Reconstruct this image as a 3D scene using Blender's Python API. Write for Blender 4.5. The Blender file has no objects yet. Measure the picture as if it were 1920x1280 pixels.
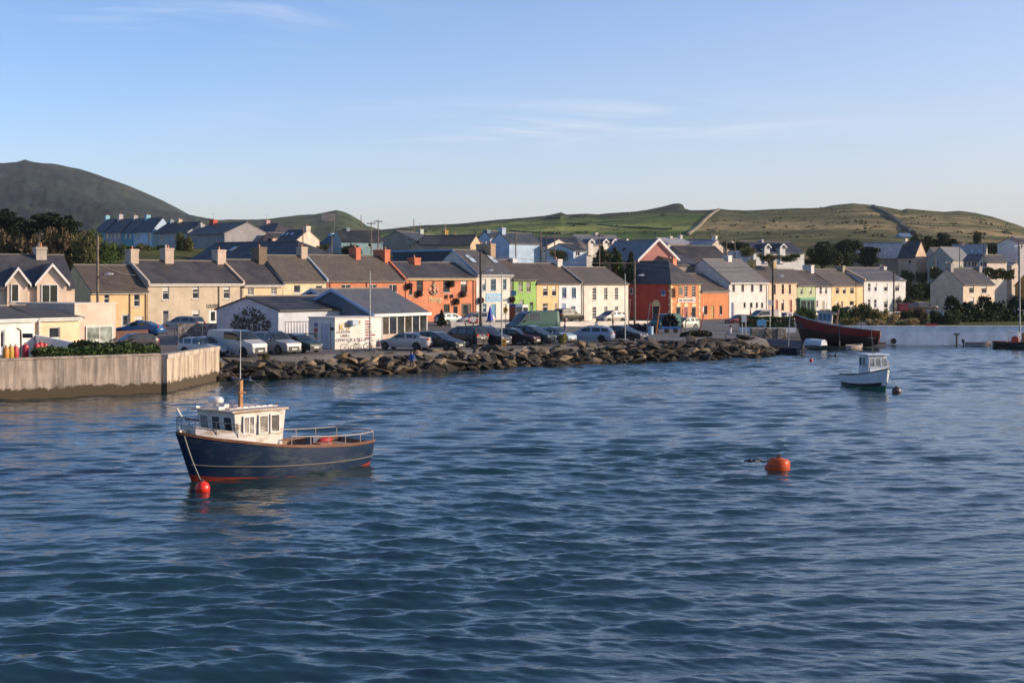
import bpy, bmesh, math, random
import numpy as np
from mathutils import Vector, Matrix, noise
R = math.radians
rnd = random.Random(7)
F = 2667.0; HC = 7.3; HY = 525.0
S = bpy.context.scene
COL = S.collection
# ---------------------------------------------------------------- camera, sky, sun, exposure
cd = bpy.data.cameras.new('camera'); cam = bpy.data.objects.new('camera', cd); COL.objects.link(cam)
cd.sensor_width = 36; cd.lens = 36*F/1920; cd.clip_start = 0.5; cd.clip_end = 20000
cd.shift_y = -(640-HY)/1920
cam.location = (0, 0, HC); cam.rotation_euler = (R(90), 0, 0); S.camera = cam
SUN_EL = 17.0; SUN_AZ = (0.985, -0.04)      # towards the sun, in plan
W = bpy.data.worlds.new('World'); S.world = W; W.use_nodes = True
def nd(nt, t, **kw):
    n = nt.nodes.new(t)
    for k, v in kw.items():
        if k in n.inputs: n.inputs[k].default_value = v
        else: setattr(n, k, v)
    return n
nt = W.node_tree; nt.nodes.clear(); lk = nt.links.new
out = nd(nt, 'ShaderNodeOutputWorld'); bg = nd(nt, 'ShaderNodeBackground'); bg.inputs[1].default_value = 0.15
sky = nd(nt, 'ShaderNodeTexSky', sky_type='NISHITA', sun_disc=False)
sky.sun_elevation = R(SUN_EL); sky.sun_rotation = math.atan2(SUN_AZ[0], SUN_AZ[1])
sky.air_density = 1.0; sky.dust_density = 2.0; sky.ozone_density = 2.2
tc = nd(nt, 'ShaderNodeTexCoord'); mp = nd(nt, 'ShaderNodeMapping'); mp.inputs['Scale'].default_value = (1, 1, 1.65)
lk(tc.outputs['Generated'], mp.inputs['Vector']); lk(mp.outputs[0], sky.inputs['Vector'])
hs = nd(nt, 'ShaderNodeHueSaturation'); hs.inputs['Saturation'].default_value = 1.17
lk(sky.outputs[0], hs.inputs['Color'])
# thin cirrus: noise stretched along the horizon, kept to a band of elevations
sep = nd(nt, 'ShaderNodeSeparateXYZ'); lk(tc.outputs['Generated'], sep.inputs[0])
def mth(op, a, b=None, c=None):
    n = nd(nt, 'ShaderNodeMath', operation=op)
    for i, v in enumerate((a, b, c)):
        if v is None: continue
        if isinstance(v, (int, float)): n.inputs[i].default_value = v
        else: lk(v, n.inputs[i])
    return n.outputs[0]
def wisp(scale, rot, lo, hi, cx, wx, cz, wz):
    m = nd(nt, 'ShaderNodeMapping'); m.inputs['Scale'].default_value = scale; m.inputs['Rotation'].default_value = rot
    lk(tc.outputs['Generated'], m.inputs[0])
    no = nd(nt, 'ShaderNodeTexNoise', Scale=1.0, Detail=7.0, Roughness=0.62, Distortion=0.6); lk(m.outputs[0], no.inputs['Vector'])
    mr = nd(nt, 'ShaderNodeMapRange', interpolation_type='SMOOTHSTEP'); mr.inputs[1].default_value = lo; mr.inputs[2].default_value = hi
    lk(no.outputs[0], mr.inputs[0])
    gx = mth('POWER', 2.718, mth('MULTIPLY', -1.0, mth('POWER', mth('ABSOLUTE', mth('DIVIDE', mth('SUBTRACT', sep.outputs[0], cx), wx)), 2.0)))
    gz = mth('POWER', 2.718, mth('MULTIPLY', -1.0, mth('POWER', mth('ABSOLUTE', mth('DIVIDE', mth('SUBTRACT', sep.outputs[2], cz), wz)), 2.0)))
    return mth('MULTIPLY', mth('MULTIPLY', gx, gz), mr.outputs[0])
w1 = wisp((5, 2, 60), (0, 0, 0), 0.42, 0.75, 0.02, 0.15, 0.108, 0.016)
w2 = wisp((6, 2, 40), (0, R(10), 0), 0.45, 0.8, -0.22, 0.10, 0.178, 0.02)
wm = mth('MULTIPLY', mth('ADD', w1, mth('MULTIPLY', w2, 0.8)), 0.85)
mx = nd(nt, 'ShaderNodeMixRGB'); mx.inputs[2].default_value = (3.7, 3.6, 3.6, 1)
tint = nd(nt, 'ShaderNodeMixRGB', blend_type='MULTIPLY'); tint.inputs[0].default_value = 1.0; tint.inputs[2].default_value = (1.04, .965, 1.05, 1)
lk(hs.outputs[0], tint.inputs[1])
zc_ = mth('MAXIMUM', sep.outputs[2], 0.0)                # evening haze: the sky pales to cream at the horizon, more so towards the sun
fa = mth('ADD', mth('MULTIPLY', mth('POWER', 2.718, mth('DIVIDE', zc_, -.075)), .80), mth('MULTIPLY', mth('ADD', sep.outputs[0], .02), mth('MULTIPLY', mth('POWER', 2.718, mth('DIVIDE', zc_, -.28)), .85)))
fc = nd(nt, 'ShaderNodeClamp'); fc.inputs['Max'].default_value = .92; lk(fa, fc.inputs['Value'])
cr = nd(nt, 'ShaderNodeMixRGB'); cr.inputs[2].default_value = (2.45, 2.38, 2.32, 1); lk(fc.outputs[0], cr.inputs[0]); lk(tint.outputs[0], cr.inputs[1])
lk(wm, mx.inputs[0]); lk(cr.outputs[0], mx.inputs[1])
lk(mx.outputs[0], bg.inputs[0]); lk(bg.outputs[0], out.inputs[0])
sl = bpy.data.lights.new('sun', 'SUN'); sl.energy = 3.5; sl.angle = R(0.55); sl.color = (1.0, 0.80, 0.60)
sun = bpy.data.objects.new('sun', sl); COL.objects.link(sun)
_d = Vector((SUN_AZ[0], SUN_AZ[1], math.tan(R(SUN_EL)))).normalized()
sun.rotation_euler = _d.to_track_quat('Z', 'Y').to_euler()
S.view_settings.view_transform = 'Standard'; S.view_settings.look = 'None'
S.view_settings.exposure = 0.92; S.view_settings.gamma = 1.0
S.render.engine = 'CYCLES'
S.cycles.max_bounces = 5; S.cycles.diffuse_bounces = 2; S.cycles.glossy_bounces = 3; S.cycles.transmission_bounces = 3
S.cycles.caustics_reflective = False; S.cycles.caustics_refractive = False

# ---------------------------------------------------------------- pixel <-> place
def at(px, py, Y):                                   # point seen at pixel (px,py) of the photo, at depth Y
    return Vector(((px-960)/F*Y, Y, HC-(py-HY)/F*Y))
def ground_at(px, py, z):                            # point seen at the pixel, at height z
    Y = F*(HC-z)/(py-HY); return Vector(((px-960)/F*Y, Y, z))
def sc(Y): return F/Y
def row_pt(px):                                      # plan line of the quay-side terrace
    k = (px-960)/F; Y = 193.8/(1-0.97*k); return Vector((k*Y, Y))
def lerp(a, b, t): return a+(b-a)*t
def interp(x, xs, ys): return float(np.interp(x, xs, ys))
def sm(a, b, x):
    t = min(1, max(0, (x-a)/(b-a))); return t*t*(3-2*t)

# ---------------------------------------------------------------- materials
MATS = {}
def lin(c):
    if isinstance(c, str):
        c = tuple(int(c[i:i+2], 16)/255 for i in (0, 2, 4))
        return tuple((v/12.92 if v <= .04045 else ((v+.055)/1.055)**2.4) for v in c)
    return c
def mat(kind, color=(.5, .5, .5), **o):
    color = lin(color)
    key = (kind, tuple(round(c, 4) for c in color), tuple(sorted(o.items())))
    if key in MATS: return MATS[key]
    m = bpy.data.materials.new(kind); m.use_nodes = True; MATS[key] = m
    t = m.node_tree; b = t.nodes['Principled BSDF']; L = t.links.new
    b.inputs['Base Color'].default_value = (*color, 1)
    b.inputs['Roughness'].default_value = o.get('rough', 0.6)
    def N(ty, **kw): return nd(t, ty, **kw)
    def coord(scale=(1, 1, 1), uv=False):
        c = N('ShaderNodeTexCoord'); mpp = N('ShaderNodeMapping'); mpp.inputs['Scale'].default_value = scale
        oi = N('ShaderNodeObjectInfo'); ad = N('ShaderNodeVectorMath', operation='ADD')
        L(c.outputs['UV' if uv else 'Object'], mpp.inputs[0]); L(mpp.outputs[0], ad.inputs[0])
        if not uv: L(oi.outputs['Random'], ad.inputs[1])
        return ad.outputs[0] if not uv else mpp.outputs[0]
    def noise_(scale, detail=5, vec=None, rough=.55, dist=0):
        n = N('ShaderNodeTexNoise', Scale=scale, Detail=float(detail), Roughness=rough, Distortion=float(dist))
        L(vec, n.inputs['Vector']); return n.outputs[0]
    def ramp(f, stops, inter='LINEAR'):
        r = N('ShaderNodeValToRGB'); r.color_ramp.interpolation = inter
        e = r.color_ramp.elements
        while len(e) < len(stops): e.new(0.5)
        for i, (p, c) in enumerate(stops): e[i].position = p; e[i].color = (*c, 1) if len(c) == 3 else c
        L(f, r.inputs[0]); return r.outputs[0]
    def mix(f, a, c, mode='MIX'):
        x = N('ShaderNodeMixRGB', blend_type=mode)
        for i, v in ((0, f), (1, a), (2, c)):
            if isinstance(v, (int, float)): x.inputs[i].default_value = v
            elif isinstance(v, tuple): x.inputs[i].default_value = (*v, 1) if len(v) == 3 else v
            else: L(v, x.inputs[i])
        return x.outputs[0]
    def bump(h, strength=.3, dist=.02):
        bp = N('ShaderNodeBump'); bp.inputs['Strength'].default_value = strength; bp.inputs['Distance'].default_value = dist
        L(h, bp.inputs['Height']); L(bp.outputs[0], b.inputs['Normal'])
    def mixf(s_, k):
        q = N('ShaderNodeMath', operation='MULTIPLY'); L(s_, q.inputs[0]); q.inputs[1].default_value = k; return q.outputs[0]
    def mul(c, k): return tuple(min(1, v*k) for v in c)
    if kind == 'render_wall':                          # painted render, rain streaks and patches
        v = coord(); vs = coord((1.2, 1.2, .18))
        c1 = mix(ramp(noise_(.8, 6, v), [(.3, (0, 0, 0)), (.7, (1, 1, 1))]), mul(color, .76), mul(color, 1.08))
        st = ramp(noise_(2.0, 6, vs), [(.50, (0, 0, 0)), (.78, (1, 1, 1))])
        c2 = mix(mixf(st, .55), c1, mul(color, .72)); L(c2, b.inputs['Base Color'])
        b.inputs['Roughness'].default_value = .85; bump(noise_(25, 3, v), .35, .012)
    elif kind == 'slate':
        v = coord(uv=True); br = N('ShaderNodeTexBrick'); L(v, br.inputs['Vector'])
        br.inputs['Scale'].default_value = 1.0; br.inputs['Brick Width'].default_value = .34; br.inputs['Row Height'].default_value = .24
        br.inputs['Mortar Size'].default_value = .012; br.inputs['Bias'].default_value = -.2
        br.inputs['Color1'].default_value = (*mul(color, .75), 1); br.inputs['Color2'].default_value = (*mul(color, 1.3), 1)
        br.inputs['Mortar'].default_value = (*mul(color, .35), 1)
        vo = coord(); c2 = mix(ramp(noise_(.5, 6, vo), [(.35, (0, 0, 0)), (.7, (1, 1, 1))]), br.outputs[0], mix(o.get('sf', .32), br.outputs[0], tuple(o.get('stain', (.16, .13, .09)))))
        L(c2, b.inputs['Base Color']); b.inputs['Roughness'].default_value = .55
        bump(br.outputs['Fac'], -.5, .02)
    elif kind == 'glass':
        v = coord((.7, .7, .7)); L(ramp(noise_(1.6, 3, v), [(.35, mul(color, .5)), (.65, mul(color, 1.7))]), b.inputs['Base Color'])
        b.inputs['Roughness'].default_value = .06; b.inputs['Specular IOR Level'].default_value = .7
    elif kind == 'concrete':
        v = coord(); vs = coord((1.3, 1.3, .13))
        c1 = mix(ramp(noise_(1.1, 8, v, .65), [(.3, (0, 0, 0)), (.72, (1, 1, 1))]), mul(color, .7), mul(color, 1.1))
        c2 = mix(ramp(noise_(2.0, 7, vs, .65), [(.42, (0, 0, 0)), (.66, (1, 1, 1))]), c1, mul(color, .30))
        se = N('ShaderNodeSeparateXYZ'); cc = N('ShaderNodeTexCoord'); L(cc.outputs['Object'], se.inputs[0])
        ad = N('ShaderNodeMath', operation='MULTIPLY_ADD'); L(noise_(1.7, 9, v, .7), ad.inputs[0]); ad.inputs[1].default_value = -1.15; L(se.outputs[2], ad.inputs[2])
        tide = ramp(ad.outputs[0], [(0.0, (1, 1, 1)), (.02, (1, 1, 1)), (.14, (0, 0, 0))])
        c3 = mix(tide, c2, (.055, .04, .022)) if o.get('tide') else c2
        L(c3, b.inputs['Base Color']); b.inputs['Roughness'].default_value = .9; bump(noise_(9, 6, v), .4, .03)
    elif kind == 'asphalt':
        v = coord(); L(mix(ramp(noise_(.25, 7, v), [(.3, (0, 0, 0)), (.7, (1, 1, 1))]), mul(color, .7), mul(color, 1.3)), b.inputs['Base Color'])
        b.inputs['Roughness'].default_value = .9; bump(noise_(30, 3, v), .3, .01)
    elif kind == 'grass':
        v = coord(); c = N('ShaderNodeAttribute', attribute_name='Col')
        base = c.outputs[0] if o.get('vcol') else mix(1.0, color, color)
        n1 = ramp(noise_(o.get('s', .06), 8, v, .65), [(.32, (.42, .45, .42)), (.68, (1.6, 1.5, 1.3))])
        n2 = ramp(noise_(o.get('s', .06)*9, 6, v, .7), [(.34, (.5, .5, .5)), (.66, (1.5, 1.5, 1.45))])
        L(mix(1.0, mix(1.0, base, n1, 'MULTIPLY'), n2, 'MULTIPLY'), b.inputs['Base Color'])
        b.inputs['Roughness'].default_value = 1.0; b.inputs['Specular IOR Level'].default_value = .1
        bump(noise_(o.get('s', .06)*14, 6, v, .7), .8, o.get('bd', .5))
    elif kind == 'leaf':
        g = N('ShaderNodeNewGeometry')
        L(ramp(g.outputs['Random Per Island'], [(0, mul(color, .45)), (.5, color), (1, mul(color, 1.8))]), b.inputs['Base Color'])
        b.inputs['Roughness'].default_value = .75; b.inputs['Specular IOR Level'].default_value = .2
    elif kind == 'rock':
        v = coord(); oi = N('ShaderNodeObjectInfo')
        tone = ramp(oi.outputs['Random'], [(0, mul(color, .30)), (.45, mul(color, .6)), (.75, color), (1, tuple(min(1, a*q) for a, q in zip(color, (3.2, 2.8, 2.3))))])
        c1 = mix(ramp(noise_(2.2, 9, v, .7, .6), [(.32, (.3, .3, .3)), (.68, (1.55, 1.5, 1.4))]), (0, 0, 0), tone, 'MIX')
        c1 = mix(1.0, tone, ramp(noise_(2.2, 9, v, .7, .6), [(.32, (.35, .35, .35)), (.68, (1.5, 1.45, 1.35))]), 'MULTIPLY')
        ge = N('ShaderNodeNewGeometry'); se = N('ShaderNodeSeparateXYZ'); L(ge.outputs['Position'], se.inputs[0])
        wet = ramp(se.outputs[2], [(0.0, (1, 1, 1)), (.18, (1, 1, 1)), (.42, (0, 0, 0))])
        L(mix(wet, c1, mix(1.0, c1, (.25, .22, .18), 'MULTIPLY')), b.inputs['Base Color'])
        b.inputs['Roughness'].default_value = .85; bump(noise_(5, 8, v, .7), .7, .08)
    elif kind == 'stone_wall':
        v = coord(); vo = N('ShaderNodeTexVoronoi', Scale=o.get('s', 2.6)); L(v, vo.inputs['Vector'])
        vd = N('ShaderNodeTexVoronoi', Scale=o.get('s', 2.6), feature='DISTANCE_TO_EDGE'); L(v, vd.inputs['Vector'])
        sv = N('ShaderNodeSeparateXYZ'); L(vo.outputs['Color'], sv.inputs[0])
        c1 = ramp(sv.outputs[0], [(0, mul(color, .5)), (.5, color), (1, mul(color, 1.5))])
        L(mix(ramp(vd.outputs[0], [(0, (1, 1, 1)), (.07, (0, 0, 0))]), c1, mul(color, .3)), b.inputs['Base Color'])
        b.inputs['Roughness'].default_value = .9; bump(vd.outputs[0], .6, .06)
    elif kind == 'wood':
        v = coord((1, 1, 1)); L(mix(ramp(noise_(3, 7, v, .7), [(.35, (0, 0, 0)), (.65, (1, 1, 1))]), mul(color, .6), mul(color, 1.3)), b.inputs['Base Color'])
        b.inputs['Roughness'].default_value = .75; bump(noise_(14, 5, v), .3, .01)
    elif kind == 'worn_paint':                          # boat paint with scuffs
        b.inputs['Specular IOR Level'].default_value = .22
        v = coord((.6, .6, 2.0)); sc_ = ramp(noise_(1.6, 9, v, .72), [(.5, (0, 0, 0)), (.66, (1, 1, 1))])
        L(mix(sc_, color, tuple(lin(o.get('worn', '8a8780')))), b.inputs['Base Color'])
        L(ramp(noise_(3, 4, v), [(.3, (.3, .3, .3)), (.7, (.6, .6, .6))]), b.inputs['Roughness'])
    elif kind == 'car_paint':
        b.inputs['Metallic'].default_value = o.get('metal', .15); b.inputs['Roughness'].default_value = .38
        b.inputs['Coat Weight'].default_value = .10; b.inputs['Specular IOR Level'].default_value = .3; b.inputs['Coat Roughness'].default_value = .08
        v = coord(); L(mix(ramp(noise_(2.5, 5, v), [(.35, (0, 0, 0)), (.75, (1, 1, 1))]), mul(color, 1.0), mix(.08, color, (.2, .17, .13))), b.inputs['Base Color'])
    elif kind == 'metal':
        b.inputs['Metallic'].default_value = .8; v = coord()
        L(mix(ramp(noise_(6, 4, v), [(.3, (0, 0, 0)), (.7, (1, 1, 1))]), mul(color, .75), mul(color, 1.1)), b.inputs['Base Color'])
    else:                                               # 'paint'
        v = coord(); L(mix(ramp(noise_(o.get('s', 3), 6, v), [(.3, (0, 0, 0)), (.7, (1, 1, 1))]), mul(color, .82), mul(color, 1.08)), b.inputs['Base Color'])
    return m

# ---------------------------------------------------------------- mesh builder and scene tree
class MB:
    def __init__(s): s.v = []; s.f = []; s.uv = {}; s.mi = []
    def poly(s, pts, uv=None, mi=0):
        i = len(s.v); s.v += [tuple(p) for p in pts]; s.f.append(tuple(range(i, i+len(pts)))); s.mi.append(mi)
        if uv: s.uv[len(s.f)-1] = uv
        return s
    def box(s, x0, x1, y0, y1, z0, z1):
        i = len(s.v)
        s.v += [(x, y, z) for z in (z0, z1) for y in (y0, y1) for x in (x0, x1)]
        for q in ((0, 2, 3, 1), (4, 5, 7, 6), (0, 1, 5, 4), (2, 6, 7, 3), (0, 4, 6, 2), (1, 3, 7, 5)):
            s.f.append(tuple(i+k for k in q)); s.mi.append(0)
        return s
    def hexa(s, p):                                     # 8 corners: bottom 4 ccw, top 4 ccw
        i = len(s.v); s.v += [tuple(q) for q in p]
        for q in ((3, 2, 1, 0), (4, 5, 6, 7), (0, 1, 5, 4), (1, 2, 6, 5), (2, 3, 7, 6), (3, 0, 4, 7)):
            s.f.append(tuple(i+k for k in q)); s.mi.append(0)
        return s
    def rings(s, rings, close=True, cap=True):
        i = len(s.v); n = len(rings[0])
        for r in rings: s.v += [tuple(p) for p in r]
        for a in range(len(rings)-1):
            for b in range(n if close else n-1):
                c = (b+1) % n
                s.f.append((i+a*n+b, i+a*n+c, i+(a+1)*n+c, i+(a+1)*n+b)); s.mi.append(0)
        if cap:
            s.f.append(tuple(i+k for k in range(n))[::-1]); s.mi.append(0)
            s.f.append(tuple(i+(len(rings)-1)*n+k for k in range(n))); s.mi.append(0)
        return s
    def tube(s, pts, r, n=8, r2=None):
        pts = [Vector(p) for p in pts]; rg = []
        for k, p in enumerate(pts):
            d = (pts[min(k+1, len(pts)-1)]-pts[max(k-1, 0)]).normalized()
            u = d.cross(Vector((0, 0, 1)) if abs(d.z) < .9 else Vector((1, 0, 0))).normalized(); w = d.cross(u)
            rr = r if r2 is None else lerp(r, r2, k/(len(pts)-1))
            rg.append([p+(u*math.cos(2*math.pi*j/n)+w*math.sin(2*math.pi*j/n))*rr for j in range(n)])
        return s.rings(rg)
    def lathe(s, prof, c=(0, 0, 0), n=14, axis='z'):
        rg = []
        for r, h in prof:
            ring = []
            for j in range(n):
                a = 2*math.pi*j/n; x, y = r*math.cos(a), r*math.sin(a)
                ring.append((c[0]+x, c[1]+y, c[2]+h) if axis == 'z' else ((c[0]+x, c[1]+h, c[2]+y) if axis == 'y' else (c[0]+h, c[1]+x, c[2]+y)))
            rg.append(ring)
        return s.rings(rg)
    def mesh(s, name, mats, smooth=False):
        me = bpy.data.meshes.new(name); me.from_pydata(s.v, [], s.f)
        for m in (mats if isinstance(mats, (list, tuple)) else [mats]): me.materials.append(m)
        if any(s.mi): me.polygons.foreach_set('material_index', s.mi)
        if s.uv:
            ul = me.uv_layers.new(name='UVMap')
            for fi, uv in s.uv.items():
                p = me.polygons[fi]
                for k, li in enumerate(p.loop_indices): ul.data[li].uv = uv[k]
        bm = bmesh.new(); bm.from_mesh(me)
        if not getattr(s, 'nofix', False):
            bmesh.ops.remove_doubles(bm, verts=bm.verts, dist=1e-5)
            bmesh.ops.recalc_face_normals(bm, faces=bm.faces)
        bm.to_mesh(me); bm.free()
        if smooth:
            me.polygons.foreach_set('use_smooth', [True]*len(me.polygons))
            if smooth is not True: me.set_sharp_from_angle(angle=R(smooth))
        me.update(); return me
    def build(s, name, mats, parent=None, smooth=False, bevel=0, label=None):
        o = bpy.data.objects.new(name, s.mesh(name, mats, smooth)); COL.objects.link(o)
        if parent is not None: o.parent = parent
        if bevel:
            b = o.modifiers.new('bevel', 'BEVEL'); b.width = bevel; b.segments = 2; b.limit_method = 'ANGLE'
        if label: o['label'] = label
        return o
def tag(o, label=None, cat=None, group=None, kind=None):
    if label: o['label'] = label
    if cat: o['category'] = cat
    if group: o['group'] = group
    if kind: o['kind'] = kind
    return o
def thing(name, label, cat, loc=(0, 0, 0), rz=0, group=None):
    o = bpy.data.objects.new(name, None); COL.objects.link(o); o.empty_display_size = .3
    o.location = loc; o.rotation_euler = (0, 0, rz); return tag(o, label, cat, group)
def copy_tree(o, parent=None, **tags):
    c = o.copy(); COL.objects.link(c); c.parent = parent
    for ch in list(o.children): copy_tree(ch, c)
    for k, v in tags.items(): c[k] = v
    return c
# ================================================================ setting: water, ground, hills
SH = [(-200, 5), (-75, 55), (-31.1, 86.5), (-22.9, 92.7), (-21.7, 104), (-17.4, 105.2), (-12.7, 109.4), (-8.4, 111.9), (-2.6, 116.6), (1.8, 119.4), (6.5, 123.2),
      (11.4, 126.4), (16.5, 129.8), (22, 133.3), (25.1, 137.1), (26.5, 161), (60, 161), (150, 160), (260, 160), (400, 100)]
SHX = [p[0] for p in SH]; SHY = [p[1] for p in SH]
def land_z(X, Y):
    d = (Y-193.8-0.97*X)*0.72
    z = 1.5 + 0.45*sm(-25, -4, d)*(1-sm(4, 14, X)) - 0.35*sm(6, 16, X)*(1-sm(45, 62, X))*sm(-30, -6, d) + .1*sm(50, 70, X)*sm(-30, -6, d)
    if d > 7:
        q = d-7; z += (11*(1-math.exp(-q/33)) + .012*q)*(.9+.1*sm(0, -40, X))
    if X < -22.2: z = max(z, lerp(2.1, z, sm(99, 104, Y)))
    return z
def ground_z(X, Y):
    ys = np.interp(X, SHX, SHY); dd = Y-ys
    if X < -21: off = 2.0
    elif X < 26: off = 2.2
    else: off = .3
    if 25.5 < X < 44:                                  # slipway: slopes into the water
        return lerp(lerp(-.9, land_z(X, Y), sm(-9, 0, dd)), -2.5 if dd < 0 else land_z(X, Y), sm(39.5, 42.5, X))
    t = sm(off-1.6, off, dd)
    return lerp(-2.5, land_z(X, Y), t)
def grid_mesh(xs, ys, fz, mats, name):
    nx, ny = len(xs), len(ys)
    v = [(x, y, fz(x, y)) for y in ys for x in xs]
    f = [(j*nx+i, j*nx+i+1, (j+1)*nx+i+1, (j+1)*nx+i) for j in range(ny-1) for i in range(nx-1)]
    me = bpy.data.meshes.new(name); me.from_pydata(v, [], f)
    for m in mats: me.materials.append(m)
    me.polygons.foreach_set('use_smooth', [True]*len(f)); me.update(); return me, v
def ax(*segs):
    r = []
    for a, b, n in segs: r += list(np.linspace(a, b, n, endpoint=False))
    return r+[segs[-1][1]]
xs = ax((-9000, -400, 8), (-400, -60, 34), (-60, 80, 150), (80, 400, 40), (400, 9000, 8))
ys = ax((-300, 40, 12), (40, 80, 14), (80, 175, 100), (175, 420, 90), (420, 900, 14), (900, 14000, 10))
GR = mat('grass', (.075, .085, .03), s=.12, bd=.3); ASP = mat('asphalt', (.10, .096, .092))
me, _ = grid_mesh(xs, ys, ground_z, [GR, ASP], 'ground')
for p in me.polygons:
    c = p.center; d = (c.y-193.8-.97*c.x)*.72
    if d < 4 and c.x < 48 and c.y > 60: p.material_index = 1
g = bpy.data.objects.new('ground', me); COL.objects.link(g); tag(g, kind='structure')

# water: real wave geometry, row spacing follows depth
def make_water():
    Yr = np.concatenate([1/np.linspace(1/16., 1/62., 1250), np.arange(62.3, 178, .27), [190, 220, 400, 1200]])
    Yr = np.concatenate([[-60, -20, 2, 9], Yr])
    t = np.concatenate([np.linspace(-2.2, -.46, 14), np.linspace(-.45, .45, 900), np.linspace(.46, 2.2, 14)])
    YY, TT = np.meshgrid(Yr, t, indexing='ij'); XX = TT*np.maximum(YY, 40*0+18)
    XX = TT*np.where(YY < 18, 18, YY)
    dY = np.gradient(Yr)[:, None]*np.ones_like(TT); dX = np.where(YY < 18, 18, YY)*.0011
    sp = np.maximum(np.abs(dY), dX)
    rs = np.random.RandomState(4)
    Z = np.zeros_like(XX); DX = np.zeros_like(XX)
    wx = XX+.9*np.sin(YY*.21+1.3)+.5*np.sin(XX*.33+YY*.17); wy = YY+.8*np.sin(XX*.19+.4)+.5*np.sin(XX*.13-YY*.27)
    gust = 1+.38*np.sin(XX*.09+YY*.05+1)*np.sin(YY*.07-XX*.03)+.2*np.sin(XX*.23-YY*.11)
    N = 110
    for i in range(N):
        lam = .26*(3.0/.26)**((i+rs.rand())/N)
        k = 2*math.pi/lam
        th = rs.normal(-.10, .42 if lam < 1.5 else .30)
        sx, sy = math.sin(th), math.cos(th)
        slope = .0240*(1.0 if lam < 1.3 else (1.3/lam)**.7)
        if lam < .6: slope *= .7
        a = slope/k*1.15
        att = np.clip((lam/sp-2.2)/2.0, 0, 1)
        ph = k*(sx*wx+sy*wy)+rs.rand()*6.283
        Z += a*att*np.sin(ph)
    Z = Z*gust
    Z += .30*np.maximum(Z, 0)**2/(.10)                 # sharper crests
    Z[:4] = 0; Z[-4:] = 0
    Z[:, 0] = 0; Z[:, -1] = 0
    n0, n1 = XX.shape
    co = np.stack([XX, YY, Z], -1).reshape(-1, 3).astype(np.float32)
    idx = np.arange(n0*n1).reshape(n0, n1)
    q = np.stack([idx[:-1, :-1], idx[:-1, 1:], idx[1:, 1:], idx[1:, :-1]], -1).reshape(-1, 4)
    me = bpy.data.meshes.new('water'); me.vertices.add(len(co)); me.vertices.foreach_set('co', co.ravel())
    me.loops.add(q.size); me.loops.foreach_set('vertex_index', q.ravel().astype(np.int32))
    me.polygons.add(len(q)); me.polygons.foreach_set('loop_start', np.arange(0, q.size, 4, dtype=np.int32))
    me.polygons.foreach_set('use_smooth', np.ones(len(q), dtype=bool)); me.update(calc_edges=True); me.validate()
    m = bpy.data.materials.new('sea_water'); m.use_nodes = True; t_ = m.node_tree; b = t_.nodes['Principled BSDF']
    b.inputs['Base Color'].default_value = (.007, .029, .033, 1); b.inputs['Roughness'].default_value = .07; b.inputs['IOR'].default_value = 1.68
    c = nd(t_, 'ShaderNodeTexCoord'); mp_ = nd(t_, 'ShaderNodeMapping'); mp_.inputs['Scale'].default_value = (.55, 1.8, 1)
    no = nd(t_, 'ShaderNodeTexNoise', Scale=1.5, Detail=5.0, Roughness=.55, Distortion=.4)
    bp = nd(t_, 'ShaderNodeBump'); bp.inputs['Strength'].default_value = 1.0; bp.inputs['Distance'].default_value = .05
    L = t_.links.new; L(c.outputs['Object'], mp_.inputs[0]); L(mp_.outputs[0], no.inputs['Vector']); L(no.outputs[0], bp.inputs['Height']); L(bp.outputs[0], b.inputs['Normal'])
    me.materials.append(m)
    o = bpy.data.objects.new('water', me); COL.objects.link(o); tag(o, kind='structure')
make_water()

# hills: each crest follows its real outline; the slope comes down towards the village
def hill(name, crest, Yc, Yf, zf, colfn, s, rough, nx=260, ny=60, power=1.25):
    pxs = np.linspace(crest[0][0], crest[-1][0], nx); cx = [c[0] for c in crest]; cy = [c[1] for c in crest]
    v = []; cols = []
    raw = np.interp(pxs, cx, cy); kw = max(3, int(nx*.09)); pad = np.pad(raw, kw, mode='edge'); ker = np.hanning(2*kw+1); ker /= ker.sum(); smo = np.convolve(pad, ker, 'valid')
    smo = np.maximum(smo, raw-3)
    for j in range(ny+14):
        t = min(1, j/ny)
        for i, px in enumerate(pxs):
            k = (px-960)/F; py = lerp(smo[i], raw[i], t**3); zc = HC+(HY-py)/F*Yc
            e = j-ny
            if e > 0: Y = Yc+e*Yc*.05; z = zc-(zc+5)*(e/13.)**1.5; X = k*Yc
            else:
                Y = lerp(Yf, Yc, t); X = k*Y; z = lerp(zf, zc, t**power)
                edge = min(1, min(i, nx-1-i)/10.)
                z += rough*noise.fractal(Vector((X*.004, Y*.004, 3)), 1, 2, 6)*math.sin(math.pi*t)*.9
                z += rough*(.10 if Yc < 3000 else .28)*noise.fractal(Vector((X*.03, Y*.03, 9)), 1, 2, 5)*(1 if t < 1 else .6)*(1 if Yc < 3000 or t < .98 else .25)
            v.append((X, Y, z))
            pyv = HY-(z-HC)/Y*F
            cols.append(colfn(px, pyv, X, Y, z))
    f = [(j*nx+i, j*nx+i+1, (j+1)*nx+i+1, (j+1)*nx+i) for j in range(ny+13) for i in range(nx-1)]
    me = bpy.data.meshes.new(name); me.from_pydata(v, [], f)
    a = me.color_attributes.new('Col', 'FLOAT_COLOR', 'POINT'); a.data.foreach_set('color', np.array([(*c, 1) for c in cols], dtype=np.float32).ravel())
    me.materials.append(mat('grass', (.05, .06, .03), vcol=True, s=s, bd=2.5/(s*100)))
    me.polygons.foreach_set('use_smooth', [True]*len(f)); me.update()
    o = bpy.data.objects.new(name, me); COL.objects.link(o); tag(o, kind='structure'); return o
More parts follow.
